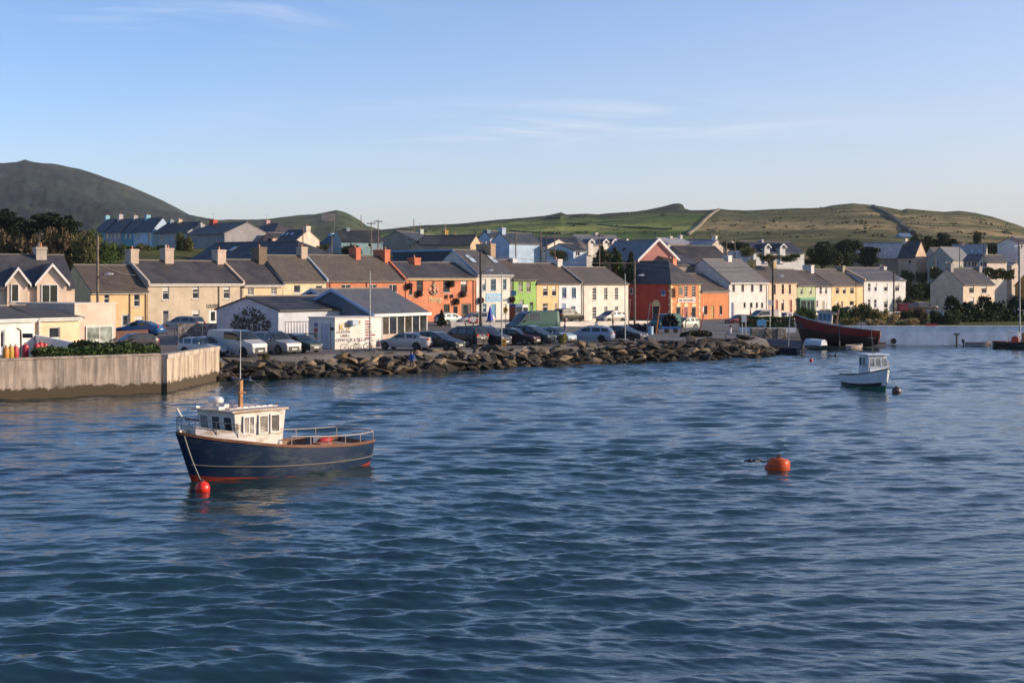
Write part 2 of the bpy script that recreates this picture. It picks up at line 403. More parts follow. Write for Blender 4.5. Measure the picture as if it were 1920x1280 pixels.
def mixc(a, b, t): return tuple(lerp(x, y, t) for x, y in zip(a, b))
def c_mtn(px, py, X, Y, z):
    n = noise.fractal(Vector((X*.006, z*.02, 1)), 1, 2, 4)
    return mixc((.010, .022, .022), (.030, .040, .030), min(1, max(0, .35+n*1.6+max(0, (py-350)/120))))
def c_mid(px, py, X, Y, z):
    rock = 1 if (603 < px < 628 and 400 < py < 414 and noise.noise(Vector((X*.02, z*.05, 0))) > -.3) else 0
    n = noise.fractal(Vector((X*.01, z*.04, 5)), 1, 2, 3)
    return (.20, .15, .12) if rock else mixc((.034, .055, .030), (.07, .08, .035), .4+n*.5)
def bands(X, Y, z, sx, sz, sd):
    return noise.fractal(Vector((X*sx, z*sz, sd)), 1, 2.1, 5)
def c_green(px, py, X, Y, z):
    kx = px+ (py-400)*1.05                         # the wall from (1340,393) down to (1290,440)
    wob = 6*noise.noise(Vector((X*.01, z*.05, 2)))
    n = bands(X, Y, z, .004, .16, 1); m = bands(X, Y, z, .012, .4, 8)
    green = mixc((.055, .100, .026), (.17, .20, .06), min(1, max(0, .5+n*1.5+m*.4)))
    heath = mixc((.085, .092, .042), (.24, .19, .105), min(1, max(0, .45+n*1.6+m*.6)))
    t = sm(1334, 1350, kx+wob)
    c = mixc(green, heath, t)
    top = 8+4*m                                    # darker moor along the crest
    crest = interp(px, GX, GY)
    if t < .5: c = mixc((.036, .045, .022), c, sm(top-4, top+3, py-crest))
    if t > .5: c = mixc((.060, .072, .030), c, sm(2, 16, py-crest)*.8+.2)
    return c
GREEN = [(560, 470), (620, 446), (680, 434), (740, 428), (800, 422), (860, 420), (920, 413), (980, 408), (1020, 405), (1040, 401), (1052, 398), (1062, 402), (1100, 400), (1120, 402), (1160, 399), (1200, 396), (1250, 394),
         (1330, 394), (1350, 392), (1370, 394), (1400, 395), (1450, 392), (1480, 391), (1500, 390), (1540, 389), (1560, 385), (1600, 381), (1640, 385), (1670, 390), (1692, 394), (1700, 391), (1740, 395),
         (1770, 397), (1800, 395), (1830, 399), (1860, 406), (1905, 420), (1950, 438), (2100, 470), (2300, 500)]
GX = [p[0] for p in GREEN]; GY = [p[1] for p in GREEN]
hill('mountain', [(-500, 420), (-300, 360), (-150, 322), (-60, 310), (0, 306), (30, 304), (47, 299), (62, 304), (100, 307), (150, 317), (200, 333), (240, 350), (280, 375), (310, 390), (350, 402), (400, 411), (450, 420), (520, 436)], 3200, 900, 18, c_mtn, .012, 30, power=1.5)
hill('hills', [(330, 425), (380, 413), (430, 412), (500, 411), (530, 407), (560, 403), (590, 402), (610, 398), (632, 394), (645, 397), (660, 404), (672, 415), (690, 424), (730, 434), (800, 445)], 2300, 800, 18, c_mid, .018, 14)
hill('hills', [(1120, 410), (1195, 396), (1215, 393), (1240, 388), (1262, 382), (1272, 381), (1280, 383), (1284, 391), (1300, 396), (1340, 410)], 1900, 1500, 50, lambda *a: (.030, .042, .028), .02, 4, nx=60, ny=24)
hill('hills', GREEN, 1350, 430, 13.5, c_green, .03, 7, nx=620, ny=120, power=1.15)
def hill_z(px, Y, Yc=1350., Yf=430., zf=13.5, power=1.15):
    py = interp(px, GX, GY); zc = HC+(HY-py)/F*Yc; t = (Y-Yf)/(Yc-Yf)
    X = (px-960)/F*Y; z = lerp(zf, zc, t**power)
    z += 7*noise.fractal(Vector((X*.004, Y*.004, 3)), 1, 2, 6)*math.sin(math.pi*t)*.9
    z += 7*.10*noise.fractal(Vector((X*.03, Y*.03, 9)), 1, 2, 5)
    return z
def hill_y(px, py):                                 # depth at which the hill shows at this pixel
    lo, hi = 431., 1349.
    for _ in range(30):
        m = (lo+hi)/2; z = hill_z(px, m)
        if HY-(z-HC)/m*F > py: lo = m
        else: hi = m
    return lo
def field_wall(pts, h, w, label, name='field_wall', col=(.10, .085, .06), group=None):
    pp = []
    for (a, b) in zip(pts[:-1], pts[1:]):
        for k in range(12): pp.append((lerp(a[0], b[0], k/12), lerp(a[1], b[1], k/12)))
    pp.append(pts[-1]); P = []
    for px, py in pp:
        Y = hill_y(px, py); P.append(Vector(((px-960)/F*Y, Y, hill_z(px, Y))))
    o0 = P[0].copy(); rg = []
    for i, p in enumerate(P):
        d = (P[min(i+1, len(P)-1)]-P[max(0, i-1)]); d.z = 0; d.normalize(); n = Vector((d.y, -d.x, 0))*w/2
        hh = h*(.7+.6*rnd.random()); q = p-o0
        rg.append([q-n+Vector((0, 0, -1.5)), q+n+Vector((0, 0, -1.5)), q+n*.7+Vector((0, 0, hh)), q-n*.7+Vector((0, 0, hh))])
    m = MB(); m.rings(rg); o = m.build(name, mat('stone_wall', col, s=.6)); o.location = o0
    return tag(o, label, 'wall', group)
field_wall([(1290, 441), (1312, 424), (1325, 410), (1340, 398), (1348, 394)], 1.5, 2.4, 'pale stone wall climbing between the green field and the brown hillside', col=(.20, .17, .12))
field_wall([(1636, 388), (1660, 400), (1680, 415), (1700, 430), (1712, 441)], 2.0, 3.6, 'dark boundary wall curving down the brown hill on the right', col=(.05, .055, .04))
for (pts, lb) in (([(742, 440), (830, 431), (900, 424), (980, 415), (1050, 408), (1100, 405)], 'dark hedge bank crossing the green hill above the middle rooftops'),
                  ([(1065, 420), (1110, 422), (1180, 427), (1260, 430)], 'dark bank running across the green fields above the orange corner bar'),
                  ([(770, 446), (850, 447), (905, 446)], 'low dark hedge bank on the lower green hillside behind the dormer houses'),
                  ([(960, 434), (1000, 437), (1120, 436)], 'low dark field bank behind the row of utility poles')):
    field_wall(pts, .8, 2.0, lb, name='hedge_bank', col=(.035, .05, .02))
# ================================================================ house builder
GLASS = mat('glass', (.022, .028, .034)); GLASS_B = mat('glass', (.05, .09, .13)); GLASS_W = mat('glass', (.22, .22, .21))
WHITE = mat('paint', (.72, .70, .66)); FASCIA = mat('paint', (.66, .64, .60)); DARKP = mat('paint', (.03, .03, .032))
def ray_u(A, e, px):                                   # distance along a plan line at which it shows at column px
    k = (px-960)/F; return (k*A.y-A.x)/(e.x-k*e.y)
class Frame:                                           # a thing's own axes: x along its front, y inwards
    def __init__(s, A, B, base): 
        s.A = Vector(A[:2]); s.B = Vector(B[:2]); s.W = (s.B-s.A).length; s.ex = (s.B-s.A)/s.W; s.ey = Vector((-s.ex.y, s.ex.x)); s.base = base
        s.rz = math.atan2(s.ex.y, s.ex.x); s.loc = (s.A.x, s.A.y, base)
    def u(s, px, yoff=0): return ray_u(s.A+s.ey*yoff, s.ex, px)
    def ug(s, px, xoff=0): return ray_u(s.A+s.ex*xoff, s.ey, px)
    def z(s, py, u=0, v=0): return HC-(py-HY)*(s.A.y+s.ex.y*u+s.ey.y*v)/F-s.base
def quad_box(m, mp, u0, u1, h0, h1, v0, v1):
    m.hexa([mp(u0, h0, v0), mp(u1, h0, v0), mp(u1, h1, v0), mp(u0, h1, v0), mp(u0, h0, v1), mp(u1, h0, v1), mp(u1, h1, v1), mp(u0, h1, v1)])
def opening(par, mp, u0, u1, v0, v1, ty, rec=.13, fm=None, col=None, sill=True, glass=None):
    fm = fm or WHITE; w, h = u1-u0, v1-v0; t = min(.07, w*.12); m = MB(); d0, d1 = -rec, -rec+.06
    if ty[0] == 'd':                                   # door: leaf with panels, glazed if 'dg', fanlight if 'df'
        dm = mat('paint', col or (.05, .05, .06)); hf = v1-.42 if 'f' in ty else v1
        quad_box(m, mp, u0, u1, d0, d0+.05, v0, hf)
        dr = m.build('door', dm, par)
        m = MB()
        for a, b in ((u0, u0+t), (u1-t, u1)): quad_box(m, mp, a, b, d0+.05, d1+.03, v0, v1)
        quad_box(m, mp, u0+t, u1-t, d0+.05, d1+.03, v1-t, v1)
        m.build('frame', fm, dr)
        if 'f' in ty: m = MB(); quad_box(m, mp, u0+t, u1-t, d0, d0+.03, hf, v1-t); m.build('pane', GLASS, dr)
        if 'g' in ty: m = MB(); quad_box(m, mp, u0+w*.25, u1-w*.25, d0+.05, d0+.065, v0+h*.35, hf-h*.1); m.build('pane', GLASS, dr)
        m = MB(); q = (u1-w*.18, d0+.05, v0+h*.45); quad_box(m, mp, q[0]-.03, q[0]+.03, q[1], q[1]+.06, q[2]-.06, q[2]+.06); m.build('handle', mat('metal', (.5, .45, .3)), dr)
        return dr
    for a, b in ((u0, u0+t), (u1-t, u1)): quad_box(m, mp, a, b, d0, d1, v0, v1)
    for a, b in ((v0, v0+t), (v1-t, v1)): quad_box(m, mp, u0+t, u1-t, d0, d1, a, b)
    def hb(f, k=1): c = v0+h*f; quad_box(m, mp, u0+t, u1-t, d0+.004, d1-.004, c-t*.45*k, c+t*.45*k)
    def vb(f, a=v0+t, b=v1-t, k=1): c = u0+w*f; quad_box(m, mp, c-t*.4*k, c+t*.4*k, d0+.008, d1-.008, a, b)
    if ty == 's': hb(.52)
    if ty == 't': hb(.68)
    if ty == 'c': vb(.5); hb(.7)
    if ty == 'v': vb(.5)
    if ty == 'vv': vb(.33); vb(.66)
    if ty == 'g': vb(.5, k=.6); hb(.25, .6); hb(.5); hb(.75, .6)
    if ty == 'G':
        for q in (.25, .5, .75): vb(q)
        hb(.75)
    wn = m.build('window', fm, par)
    m = MB(); quad_box(m, mp, u0+t*.5, u1-t*.5, d0+.012, d0+.03, v0+t*.5, v1-t*.5); m.build('pane', glass or GLASS, wn)
    if rnd.random() < .55 and ty in 'stc' and h > .8:  # a pale blind in the upper part
        m = MB(); quad_box(m, mp, u0+t, u1-t, d0+.031, d0+.036, v1-h*rnd.uniform(.25, .45), v1-t); m.build('blind', mat('paint', (.5, .49, .45)), wn)
    if sill: m = MB(); quad_box(m, mp, u0-.09, u1+.09, -rec+.06, .09, v0-.09, v0-.005); m.build('sill', mat('paint', (.5, .47, .43)), wn)
    return wn
def wall_panel(m, mp, W_, H_, holes, rec=.13):
    us = sorted({0, W_, *[h[0] for h in holes], *[h[1] for h in holes]}); vs = sorted({0, H_, *[h[2] for h in holes], *[h[3] for h in holes]})
    for a, b in zip(us[:-1], us[1:]):
        for c, d in zip(vs[:-1], vs[1:]):
            if b-a < 1e-6 or d-c < 1e-6: continue
            cu, cv = (a+b)/2, (c+d)/2
            if any(h[0] < cu < h[1] and h[2] < cv < h[3] for h in holes): continue
            m.poly([mp(a, 0, c), mp(b, 0, c), mp(b, 0, d), mp(a, 0, d)])
    for (a, b, c, d) in holes:
        for p, q in (((a, c), (b, c)), ((b, c), (b, d)), ((b, d), (a, d)), ((a, d), (a, c))):
            m.poly([mp(p[0], 0, p[1]), mp(q[0], 0, q[1]), mp(q[0], -rec-.1, q[1]), mp(p[0], -rec-.1, p[1])])
def chimney(par, x, y, wx, wy, z0, z1, col, pots=2, slot=None):
    m = MB(); m.box(x-wx/2, x+wx/2, y-wy/2, y+wy/2, z0, z1-.22)
    m.box(x-wx/2-.06, x+wx/2+.06, y-wy/2-.06, y+wy/2+.06, z1-.218, z1-.08); m.box(x-wx/2-.02, x+wx/2+.02, y-wy/2-.02, y+wy/2+.02, z1-.078, z1)
    c = m.build('chimney', mat('render_wall', col), par)
    for i in range(pots):
        yy = y+(i-(pots-1)/2)*wy/(pots+.3); m = MB()
        m.lathe([(.11, 0), (.12, .05), (.09, .3+.06*(i % 2)), (.12, .34+.06*(i % 2)), (.08, .36+.06*(i % 2))], (x, yy, z1), 10)
        m.build('chimney_pot', mat('paint', (.42, .16, .08) if i % 2 == 0 else (.45, .38, .3)), c)
    if rnd.random() < .3:
        m = MB(); m.tube([(x, y, z1-.1), (x, y, z1+1.3)], .016, 5); m.tube([(x-.45, y, z1+1.2), (x+.45, y, z1+1.2)], .012, 4)
        for q in (-.4, -.2, 0, .2, .4): m.tube([(x+q, y-.22, z1+1.2), (x+q, y+.22, z1+1.2)], .009, 4)
        m.build('aerial', mat('metal', (.25, .25, .25)), c)
    return c
def roof_shape(par, W_, D, he, hr, roofm, axis='x', hipL=0, hipR=0, ovx=.06, ove=.28, th=.13, ridge_y=None, name='roof', x0=0, y0=0, ridge_mat=True):
    """pitched roof with thickness; hipL / hipR: how far the ridge stops short of each end"""
    m = MB()
    A_, B_ = (W_, D) if axis == 'x' else (D, W_)        # A_ along the ridge, B_ across
    ry = ridge_y if ridge_y is not None else B_/2
    def P(a, b, z): return (x0+a, y0+b, z) if axis == 'x' else (x0+b, y0+a, z)
    s1 = (hr-he)/max(.01, ry); s2 = (hr-he)/max(.01, B_-ry)
    z1 = he-s1*ove; z2 = he-s2*ove; aL = -(ove if hipL else ovx); aR = A_+(ove if hipR else ovx)
    rL = hipL if hipL else aL; rR = A_-hipR if hipR else aR
    up = th
    def slope(pts, uvs): m.poly([(*p[:2], p[2]+up) for p in pts], uvs)
    l1 = math.hypot(ry+ove, hr-z1); l2 = math.hypot(B_-ry+ove, hr-z2)
    slope([P(aL, -ove, z1), P(aR, -ove, z1), P(rR, ry, hr), P(rL, ry, hr)], [(aL, 0), (aR, 0), (rR, l1), (rL, l1)])
    slope([P(aR, B_+ove, z2), P(aL, B_+ove, z2), P(rL, ry, hr), P(rR, ry, hr)], [(aR, 0), (aL, 0), (rL, l2), (rR, l2)])
    if hipL: slope([P(aL, B_+ove, z2), P(aL, -ove, z1), P(rL, ry, hr)], [(0, 0), (B_+2*ove, 0), (ry+ove, l1)])
    if hipR: slope([P(aR, -ove, z1), P(aR, B_+ove, z2), P(rR, ry, hr)], [(0, 0), (B_+2*ove, 0), (ry+ove, l1)])
    lo = [P(aL, -ove, z1), P(aR, -ove, z1), P(aR, B_+ove, z2), P(aL, B_+ove, z2)]
    hi = [(*p[:2], p[2]+up) for p in lo]
    m.poly([lo[0], lo[1], hi[1], hi[0]]); m.poly([lo[2], lo[3], hi[3], hi[2]])
    for c, (i, j) in ((hipR, (1, 2)), (hipL, (3, 0))):
        r = P(rR if c is hipR and i == 1 else rL, ry, hr) if not c else None
        if c: m.poly([lo[i], lo[j], hi[j], hi[i]])
        else:
            rr = P(aR if i == 1 else aL, ry, hr); ru = (*rr[:2], rr[2]+up)
            m.poly([lo[i], rr, ru, hi[i]]); m.poly([rr, lo[j], hi[j], ru])
    # underside
    a_, b_ = P(rL, ry, hr), P(rR, ry, hr)
    m.poly([lo[1], lo[0], a_, b_]); m.poly([lo[3], lo[2], b_, a_])
    if hipL: m.poly([lo[0], lo[3], a_])
    if hipR: m.poly([lo[2], lo[1], b_])
    r = m.build(name, roofm, par)
    if ridge_mat:
        m = MB(); p, q = P(rL, ry, hr+up+.02), P(rR, ry, hr+up+.02)
        m.tube([p, q], .09, 6); m.build('ridge_tiles', mat('paint', (.17, .155, .14)), r)
    return r
ROOFN = {'dark': (.034, .035, .042), 'grey': (.075, .075, .078), 'brown': (.070, .054, .042), 'warm': (.098, .080, .064), 'blue': (.020, .028, .045), 'light': (.17, .165, .16), 'pale': (.34, .35, .37)}
def house(label, L, R_, base, eave, ridge, D, wall, roof, ops=(), chim=(), YL=None, YR=None, axis='x', gops=(), name='terrace_house', group=None,
          hipL=0, hipR=0, fasc=None, gutter=True, side_col=None, ovx=.06, parapet=None, skylights=(), stain=None, cat='house', depth_base=0, fm=None, pipes=(), plinth=False, glass=None, stone=False):
    A = row_pt(L) if YL is None else Vector(((L-960)/F*YL, YL)); B = row_pt(R_) if YR is None else Vector(((R_-960)/F*YR, YR))
    f = Frame(A, B, base); W_ = f.W; g = .004
    t = thing(name, label, cat, f.loc, f.rz, group)
    he = f.z(eave, W_/2); yr = D/2 if axis == 'x' else 0
    hr = f.z(ridge, W_/2 if axis == 'y' else W_*.5, yr)-.13
    def front(u, h, v): return (u, -h, v)
    def left(u, h, v): return (g-h, u, v)
    wm = mat('stone_wall' if stone else 'render_wall', wall)
    holes = []; todo = []
    for op in ops:
        x0, x1, y0, y1, ty = op[:5]
        u0, u1 = f.u(x0), f.u(x1); v0, v1 = f.z(y1, (u0+u1)/2), f.z(y0, (u0+u1)/2)
        if ty[0] == 'd': v0 = min(v0, v1-1.9); v0 = max(v0, .05)
        u0, u1 = max(.1, u0), min(W_-.1, u1); v1 = min(v1, he-.06); v0 = max(v0, .05)
        if u1-u0 < .1 or v1-v0 < .1: continue
        holes.append((u0, u1, v0, v1)); todo.append((u0, u1, v0, v1, ty, op[5] if len(op) > 5 else None))
    m = MB(); low = -2.5-depth_base
    wall_panel(m, lambda u, h, v: (min(max(u, g), W_-g), -h, v), W_, he, holes)
    m.poly([(g, 0, low), (W_-g, 0, low), (W_-g, 0, 0), (g, 0, 0)]); m.poly([(g, D, low), (W_-g, D, low), (W_-g, D, he), (g, D, he)])
    for x in (g, W_-g): m.poly([(x, 0, low), (x, D, low), (x, D, he), (x, 0, he)])
    if axis == 'x':
        for x, hp in ((g, hipL), (W_-g, hipR)):
            if not hp: m.poly([(x, 0, he), (x, D, he), (x, D/2, hr)])
    else:
        for y, hp in ((0, hipL), (D, hipR)):
            if not hp: m.poly([(g, y, he), (W_-g, y, he), (W_/2, y, hr)])
    m.build('walls', wm, t)
    for (u0, u1, v0, v1, ty, col) in todo: opening(t, front, u0, u1, v0, v1, ty, col=col, fm=fm, glass=glass)
    for op in gops:
        x0, x1, y0, y1, ty = op[:5]; u0, u1 = sorted((f.ug(x0), f.ug(x1))); v0, v1 = f.z(y1, 0, (u0+u1)/2), f.z(y0, 0, (u0+u1)/2)
        opening(t, left, u0, u1, v0, v1, ty, rec=-.03, col=op[5] if len(op) > 5 else None, fm=fm)
    rm = mat('slate', ROOFN.get(roof, roof) if isinstance(roof, str) else roof, **({'stain': stain} if stain else {}))
    rf = roof_shape(t, W_, D, he, hr, rm, axis, hipL, hipR, ovx=ovx)
    if gutter and axis == 'x':
        sl = (hr-he)/(D/2)*.28; m = MB(); m.tube([(-.02, -.34, he-sl+.03), (W_+.02, -.34, he-sl+.03)], .07, 6); m.build('gutter', mat('paint', fasc or (.05, .05, .05)), t)
        m = MB(); m.box(g*2, W_-g*2, -.26, -.003, he-sl-.16, he-sl-.02); m.build('fascia', mat('paint', fasc or (.5, .47, .42)), t)
        if fasc: pass
    for px in pipes:
        u = f.u(px); m = MB(); m.tube([(u, -.08, .0), (u, -.08, he-.3)], .045, 6); m.build('downpipe', DARKP, t)
    if plinth: m = MB(); m.box(-.02, W_+.02, -.04, .0, -.5, .35); m.build('plinth', DARKP, t)
    for c in chim:
        px, wpx, py, col = c[:4]; wy = c[4] if len(c) > 4 else 1.2
        if axis == 'x':
            u = f.u(px, D/2-wy/2); v = D/2; wx = wpx/sc(f.A.y+f.ex.y*u)/max(.3, f.ex.x)
        else: v = c[6] if len(c) > 6 else wy/2+.1; u = W_/2; wx = wpx/sc(f.A.y)/max(.3, f.ex.x)
        u = min(max(u, wx/2-.05), W_-wx/2+.05) if len(c) < 8 else u
        chimney(t, u, v, wx, wy, hr-1.6, f.z(py, u, v-wy/2), col, c[5] if len(c) > 5 else 2)
    if parapet:                                        # raised verge copings: 'L', 'R'
        for e, col in parapet:
            x = 0 if e == 'L' else W_; m = MB()
            for s0, s1 in (((-.3, he-.1), (D/2, hr)), ((D/2, hr), (D+.3, he-.1))):
                m.hexa([(x-.13, s0[0], s0[1]), (x+.13, s0[0], s0[1]), (x+.13, s1[0], s1[1]), (x-.13, s1[0], s1[1]), (x-.13, s0[0], s0[1]+.34), (x+.13, s0[0], s0[1]+.34), (x+.13, s1[0], s1[1]+.34), (x-.13, s1[0], s1[1]+.34)])
            m.build('coping', mat('render_wall', col), t)
    for (px, w, s0, s1) in skylights:                  # column, width (m), positions up the slope 0..1
        sl = Vector((0, D/2, hr-he)); u = f.u(px, D/4); n = Vector((0, -(hr-he), D/2)).normalized(); m = MB()
        def pt(uu, q, h): p = Vector((uu, 0, he+.13))+sl*q+n*h; return tuple(p)
        m.hexa([pt(u-w/2, s0, 0), pt(u+w/2, s0, 0), pt(u+w/2, s1, 0), pt(u-w/2, s1, 0), pt(u-w/2, s0, .07), pt(u+w/2, s0, .07), pt(u+w/2, s1, .07), pt(u-w/2, s1, .07)])
        k = m.build('skylight', DARKP, t); m = MB(); a = w*.42; e = .02
        m.poly([pt(u-a, s0+e, .078), pt(u+a, s0+e, .078), pt(u+a, s1-e, .078), pt(u-a, s1-e, .078)]); m.build('pane', mat('glass', (.35, .42, .48)), k)
    t['_f'] = 0; del t['_f']
    return t, f, he, hr
def text_mesh(body, size, extr, mt, name, par, loc, rot, font_scale=1.0, shear=0):
    cu = bpy.data.curves.new(name, 'FONT'); cu.body = body; cu.size = size; cu.extrude = extr; cu.align_x = 'LEFT'; cu.shear = shear
    tmp = bpy.data.objects.new('tmp', cu); COL.objects.link(tmp)
    dg = bpy.context.evaluated_depsgraph_get(); me = bpy.data.meshes.new_from_object(tmp.evaluated_get(dg)); bpy.data.objects.remove(tmp)
    me.name = name; me.materials.clear(); me.materials.append(mt)
    w = max(v.co.x for v in me.vertices)-min(v.co.x for v in me.vertices)
    o = bpy.data.objects.new(name, me); COL.objects.link(o); o.parent = par; o.location = loc; o.rotation_euler = rot
    return o, w
def letters(par, f, body, x0, x1, y0, y1, col, name='lettering', h=.02, extr=.015, shear=0, label=None):
    """lettering on a front, filling the pixel box"""
    u0, u1 = f.u(x0), f.u(x1); z0, z1 = f.z(y1, u0), f.z(y0, u0)
    o, w = text_mesh(body, 1, extr, mat('paint', col), name, par, (u0, -h, z0), (R(90), 0, 0), shear=shear)
    ys = [v.co.y for v in o.data.vertices]; xs_ = [v.co.x for v in o.data.vertices]; hh = max(ys)-min(ys)
    mn = Vector((min(xs_), min(ys), 0))
    for v in o.data.vertices: v.co.x = (v.co.x-mn.x)*(u1-u0)/w; v.co.y = (v.co.y-mn.y)*(z1-z0)/hh
    if label: o['label'] = label
    return o
# ================================================================ the waterfront terrace, from left to right
OR = (.56, .205, .105)
house('peach two storey house with slate roof between the flat roofed annex and the bar', 170, 276, 1.8, 545, 497, 7.5, (.66, .46, .24), 'brown',
      [(195, 205, 552, 568, 's'), (251, 262, 552, 575, 's'), (228, 243, 589, 616, 'dg', (.3, .3, .33)), (253, 269, 592, 610, 't')], pipes=(243, 273), side_col=None)
t, f, he, hr = house('long oatmeal rendered bar with a white fascia and an oval glazed door', 277, 455, 1.8, 531, 489, 8.4, (.50, .42, .31), 'dark',
      [(305, 317, 537, 562, 's'), (361, 373, 537, 560, 's'), (419, 431, 537, 560, 's'), (305, 317, 581, 614, 'df', (.04, .05, .07)), (361, 374, 581, 601, 't'), (392, 408, 581, 612, 'dg', (.7, .7, .68)), (418, 433, 580, 598, 'p')],
      [(241, 12, 467, (.50, .40, .32), 1.3, 1), (318, 13, 465, (.5, .4, .32)), (419, 13, 468, (.56, .44, .36), 1.3, 1)], fasc=(.7, .66, .6), pipes=(410, 452), parapet=[('R', (.5, .38, .28)), ('L', (.4, .36, .32))])
letters(t, f, "GOLDEN'S", 387, 411, 570, 577.5, (.02, .02, .02))
house('narrow cream house between the oatmeal bar and the green trimmed one', 456, 530, 1.8, 533, 487, 8.2, (.68, .52, .32), 'dark', [(464, 476, 538, 553, 'g'), (508, 519, 538, 552, 'g')],
      [(506, 13, 463, (.17, .13, .09), 1.6, 1)], fasc=(.6, .55, .48), parapet=[('R', (.12, .14, .16))])
house('pale cream house with a blind drawn upstairs and brown slates', 531, 612, 1.9, 527, 479, 8.4, (.66, .58, .36), 'warm', [(551, 563, 534, 549, 'p'), (592, 604, 535, 548, 'p')],
      [(571, 10, 463, (.52, .42, .32), 1.1, 1)], parapet=[('R', (.30, .36, .42))], gutter=False)
house('long orange house with brown slates behind the grill restaurant roof', 614, 759, 1.9, 526, 479, 8.4, OR, 'warm', [(640, 657, 533, 548, 'v'), (692, 706, 533, 548, 'v'), (729, 744, 533, 548, 'v')],
      [(672, 8, 464, (.55, .16, .09), 1.5, 1), (728, 9, 468, (.58, .17, .09), 2.4, 3)], parapet=[('R', (.6, .17, .09))], gutter=False, pipes=(618, 687))
# orange pub
t, f, he, hr = house('orange pub with an anchor emblem and hanging flower baskets', 761, 891, 2.0, 521, 492, 8.0, OR, 'dark',
      [(781, 793, 525, 547, 's'), (831, 843, 525, 548, 's'), (864, 876, 525, 547, 's'), (767, 773, 539, 553, 'p'), (770, 780, 572, 590, 'p'), (832, 843, 570, 586, 'vv'), (850, 858, 574, 588, 'p'), (865, 883, 569, 600, 'dg', (.06, .03, .02))],
      [(783, 11, 483, (.6, .18, .09), 1.4, 1)], fasc=(.55, .42, .22), fm=mat('paint', (.10, .09, .06)), name='pub', cat='pub', pipes=(887,))
letters(t, f, 'Moorings', 804, 829, 556, 569, (.75, .62, .28), h=.04, extr=.02, shear=.2)
def emblem(t, f):
    cu, cz = f.u(812.5), f.z(541, f.u(812.5)); r = .68
    m = MB(); g = mat('metal', (.30, .26, .20)); y = -.1
    m.tube([(cu, y, cz-.75), (cu, y, cz+.62)], .07, 6)
    m.tube([(cu-.42, y, cz+.42), (cu+.42, y, cz+.42)], .06, 6)
    m.tube([(cu+.17*math.cos(a), y, cz+.78+.17*math.sin(a)) for a in [k*math.pi/5 for k in range(11)]], .045, 6)
    m.tube([(cu+r*math.cos(a), y, cz-.08+r*math.sin(a)) for a in [R(200+k*14) for k in range(11)]], .09, 6)
    for s in (-1, 1): m.poly([(cu+s*.8, y, cz-.16), (cu+s*.46, y, cz-.2), (cu+s*.68, y, cz+.15)]); 
    e = m.build('anchor_emblem', g, t)
    m = MB(); pts = []
    for k in range(30): a = k/29; pts.append((cu+.17*math.sin(a*14), y-.08-.05*math.cos(a*14), cz-.6+1.25*a))
    m.tube(pts, .05, 5); m.build('rope', mat('paint', (.7, .66, .5)), e)
emblem(t, f)
def awning_shadow(): pass
for (px, py) in ((848, 528), (768, 533)):
    pass
# white and blue pub with the slate-hung rear wing
WB = (.66, .62, .54)
t, f, he, hr = house('white pub with a blue painted sign panel and two roof windows', 893, 960, 2.1, 514, 469, 9.6, WB, 'grey',
      [(904, 911, 523, 545, 's'), (920, 930, 523, 545, 's'), (943, 949.5, 523, 543, 's'), (905, 912, 569, 586, 's'), (921, 930, 570, 600, 'd', (.05, .22, .38)), (944, 950, 570, 588, 's')],
      [(934, 9, 457, (.42, .30, .19), 3.0, 3)], fasc=(.5, .5, .48), skylights=[(887, 1.0, .42, .78), (928, 1.0, .42, .78)], glass=GLASS_B, name='pub', cat='pub', fm=mat('paint', (.10, .30, .36)), pipes=(958,))
m = MB(); m.box(.02, f.W-.02, 4.81, 17.5, -1, hr+.02); m.build('rear_wing', mat('render_wall', (.045, .065, .085)), t)
m = MB(); m.box(-.06, .018, 4.6, 17.6, hr+.0, hr+.16); m.box(-.06, .018, 4.6, 17.6, hr+.161, hr+.20)
d2 = (Vector((0, 4.7, hr+.05))-Vector((0, -.3, he-.05)))
m.hexa([(-.10, -.3, he-.02), (-.07, -.3, he-.02), (-.07, 4.75, hr), (-.10, 4.75, hr), (-.10, -.3, he+.16), (-.07, -.3, he+.16), (-.07, 4.75, hr+.19), (-.10, 4.75, hr+.19)])
m.build('bargeboard', mat('paint', (.22, .36, .60)), t)
m = MB(); u0, u1 = f.u(911), f.u(940); z0, z1 = f.z(565.5, u0), f.z(550, u0); m.box(u0, u1, -.05, -.002, z0, z1)
sg = m.build('sign_panel', mat('paint', (.20, .42, .62)), t)
letters(sg, f, 'The Bridge', 915, 937, 553.5, 562.5, (.75, .78, .80), h=.075, shear=.3)
letters(t, f, 'BAR', 943.5, 952, 560, 565, (.06, .14, .24))
house('lime green house with brown shutters and a rust brown roof', 961, 1005, 2.1, 524, 487, 9.0, (.27, .46, .12), 'brown',
      [(972, 980, 528, 547, 'v'), (987, 995, 528, 547, 'v'), (974, 982, 562, 571, 'p'), (993, 1000, 566, 597, 'df', (.03, .12, .05))], [(989, 8, 484, (.62, .64, .68), 1.4, 0)], glass=GLASS_W, fm=mat('paint', (.28, .17, .08)), pipes=(962,), gutter=False)
house('peach house joined to the lime green one', 1006, 1047, 2.0, 531, 494, 9.0, (.74, .50, .24), 'brown', [(1018, 1027, 536, 555, 's'), (1035, 1043, 536, 555, 's'), (1018, 1027, 568, 583, 's'), (1039.5, 1045.5, 567, 596, 'd', (.25, .15, .1))],
      [], gutter=False)
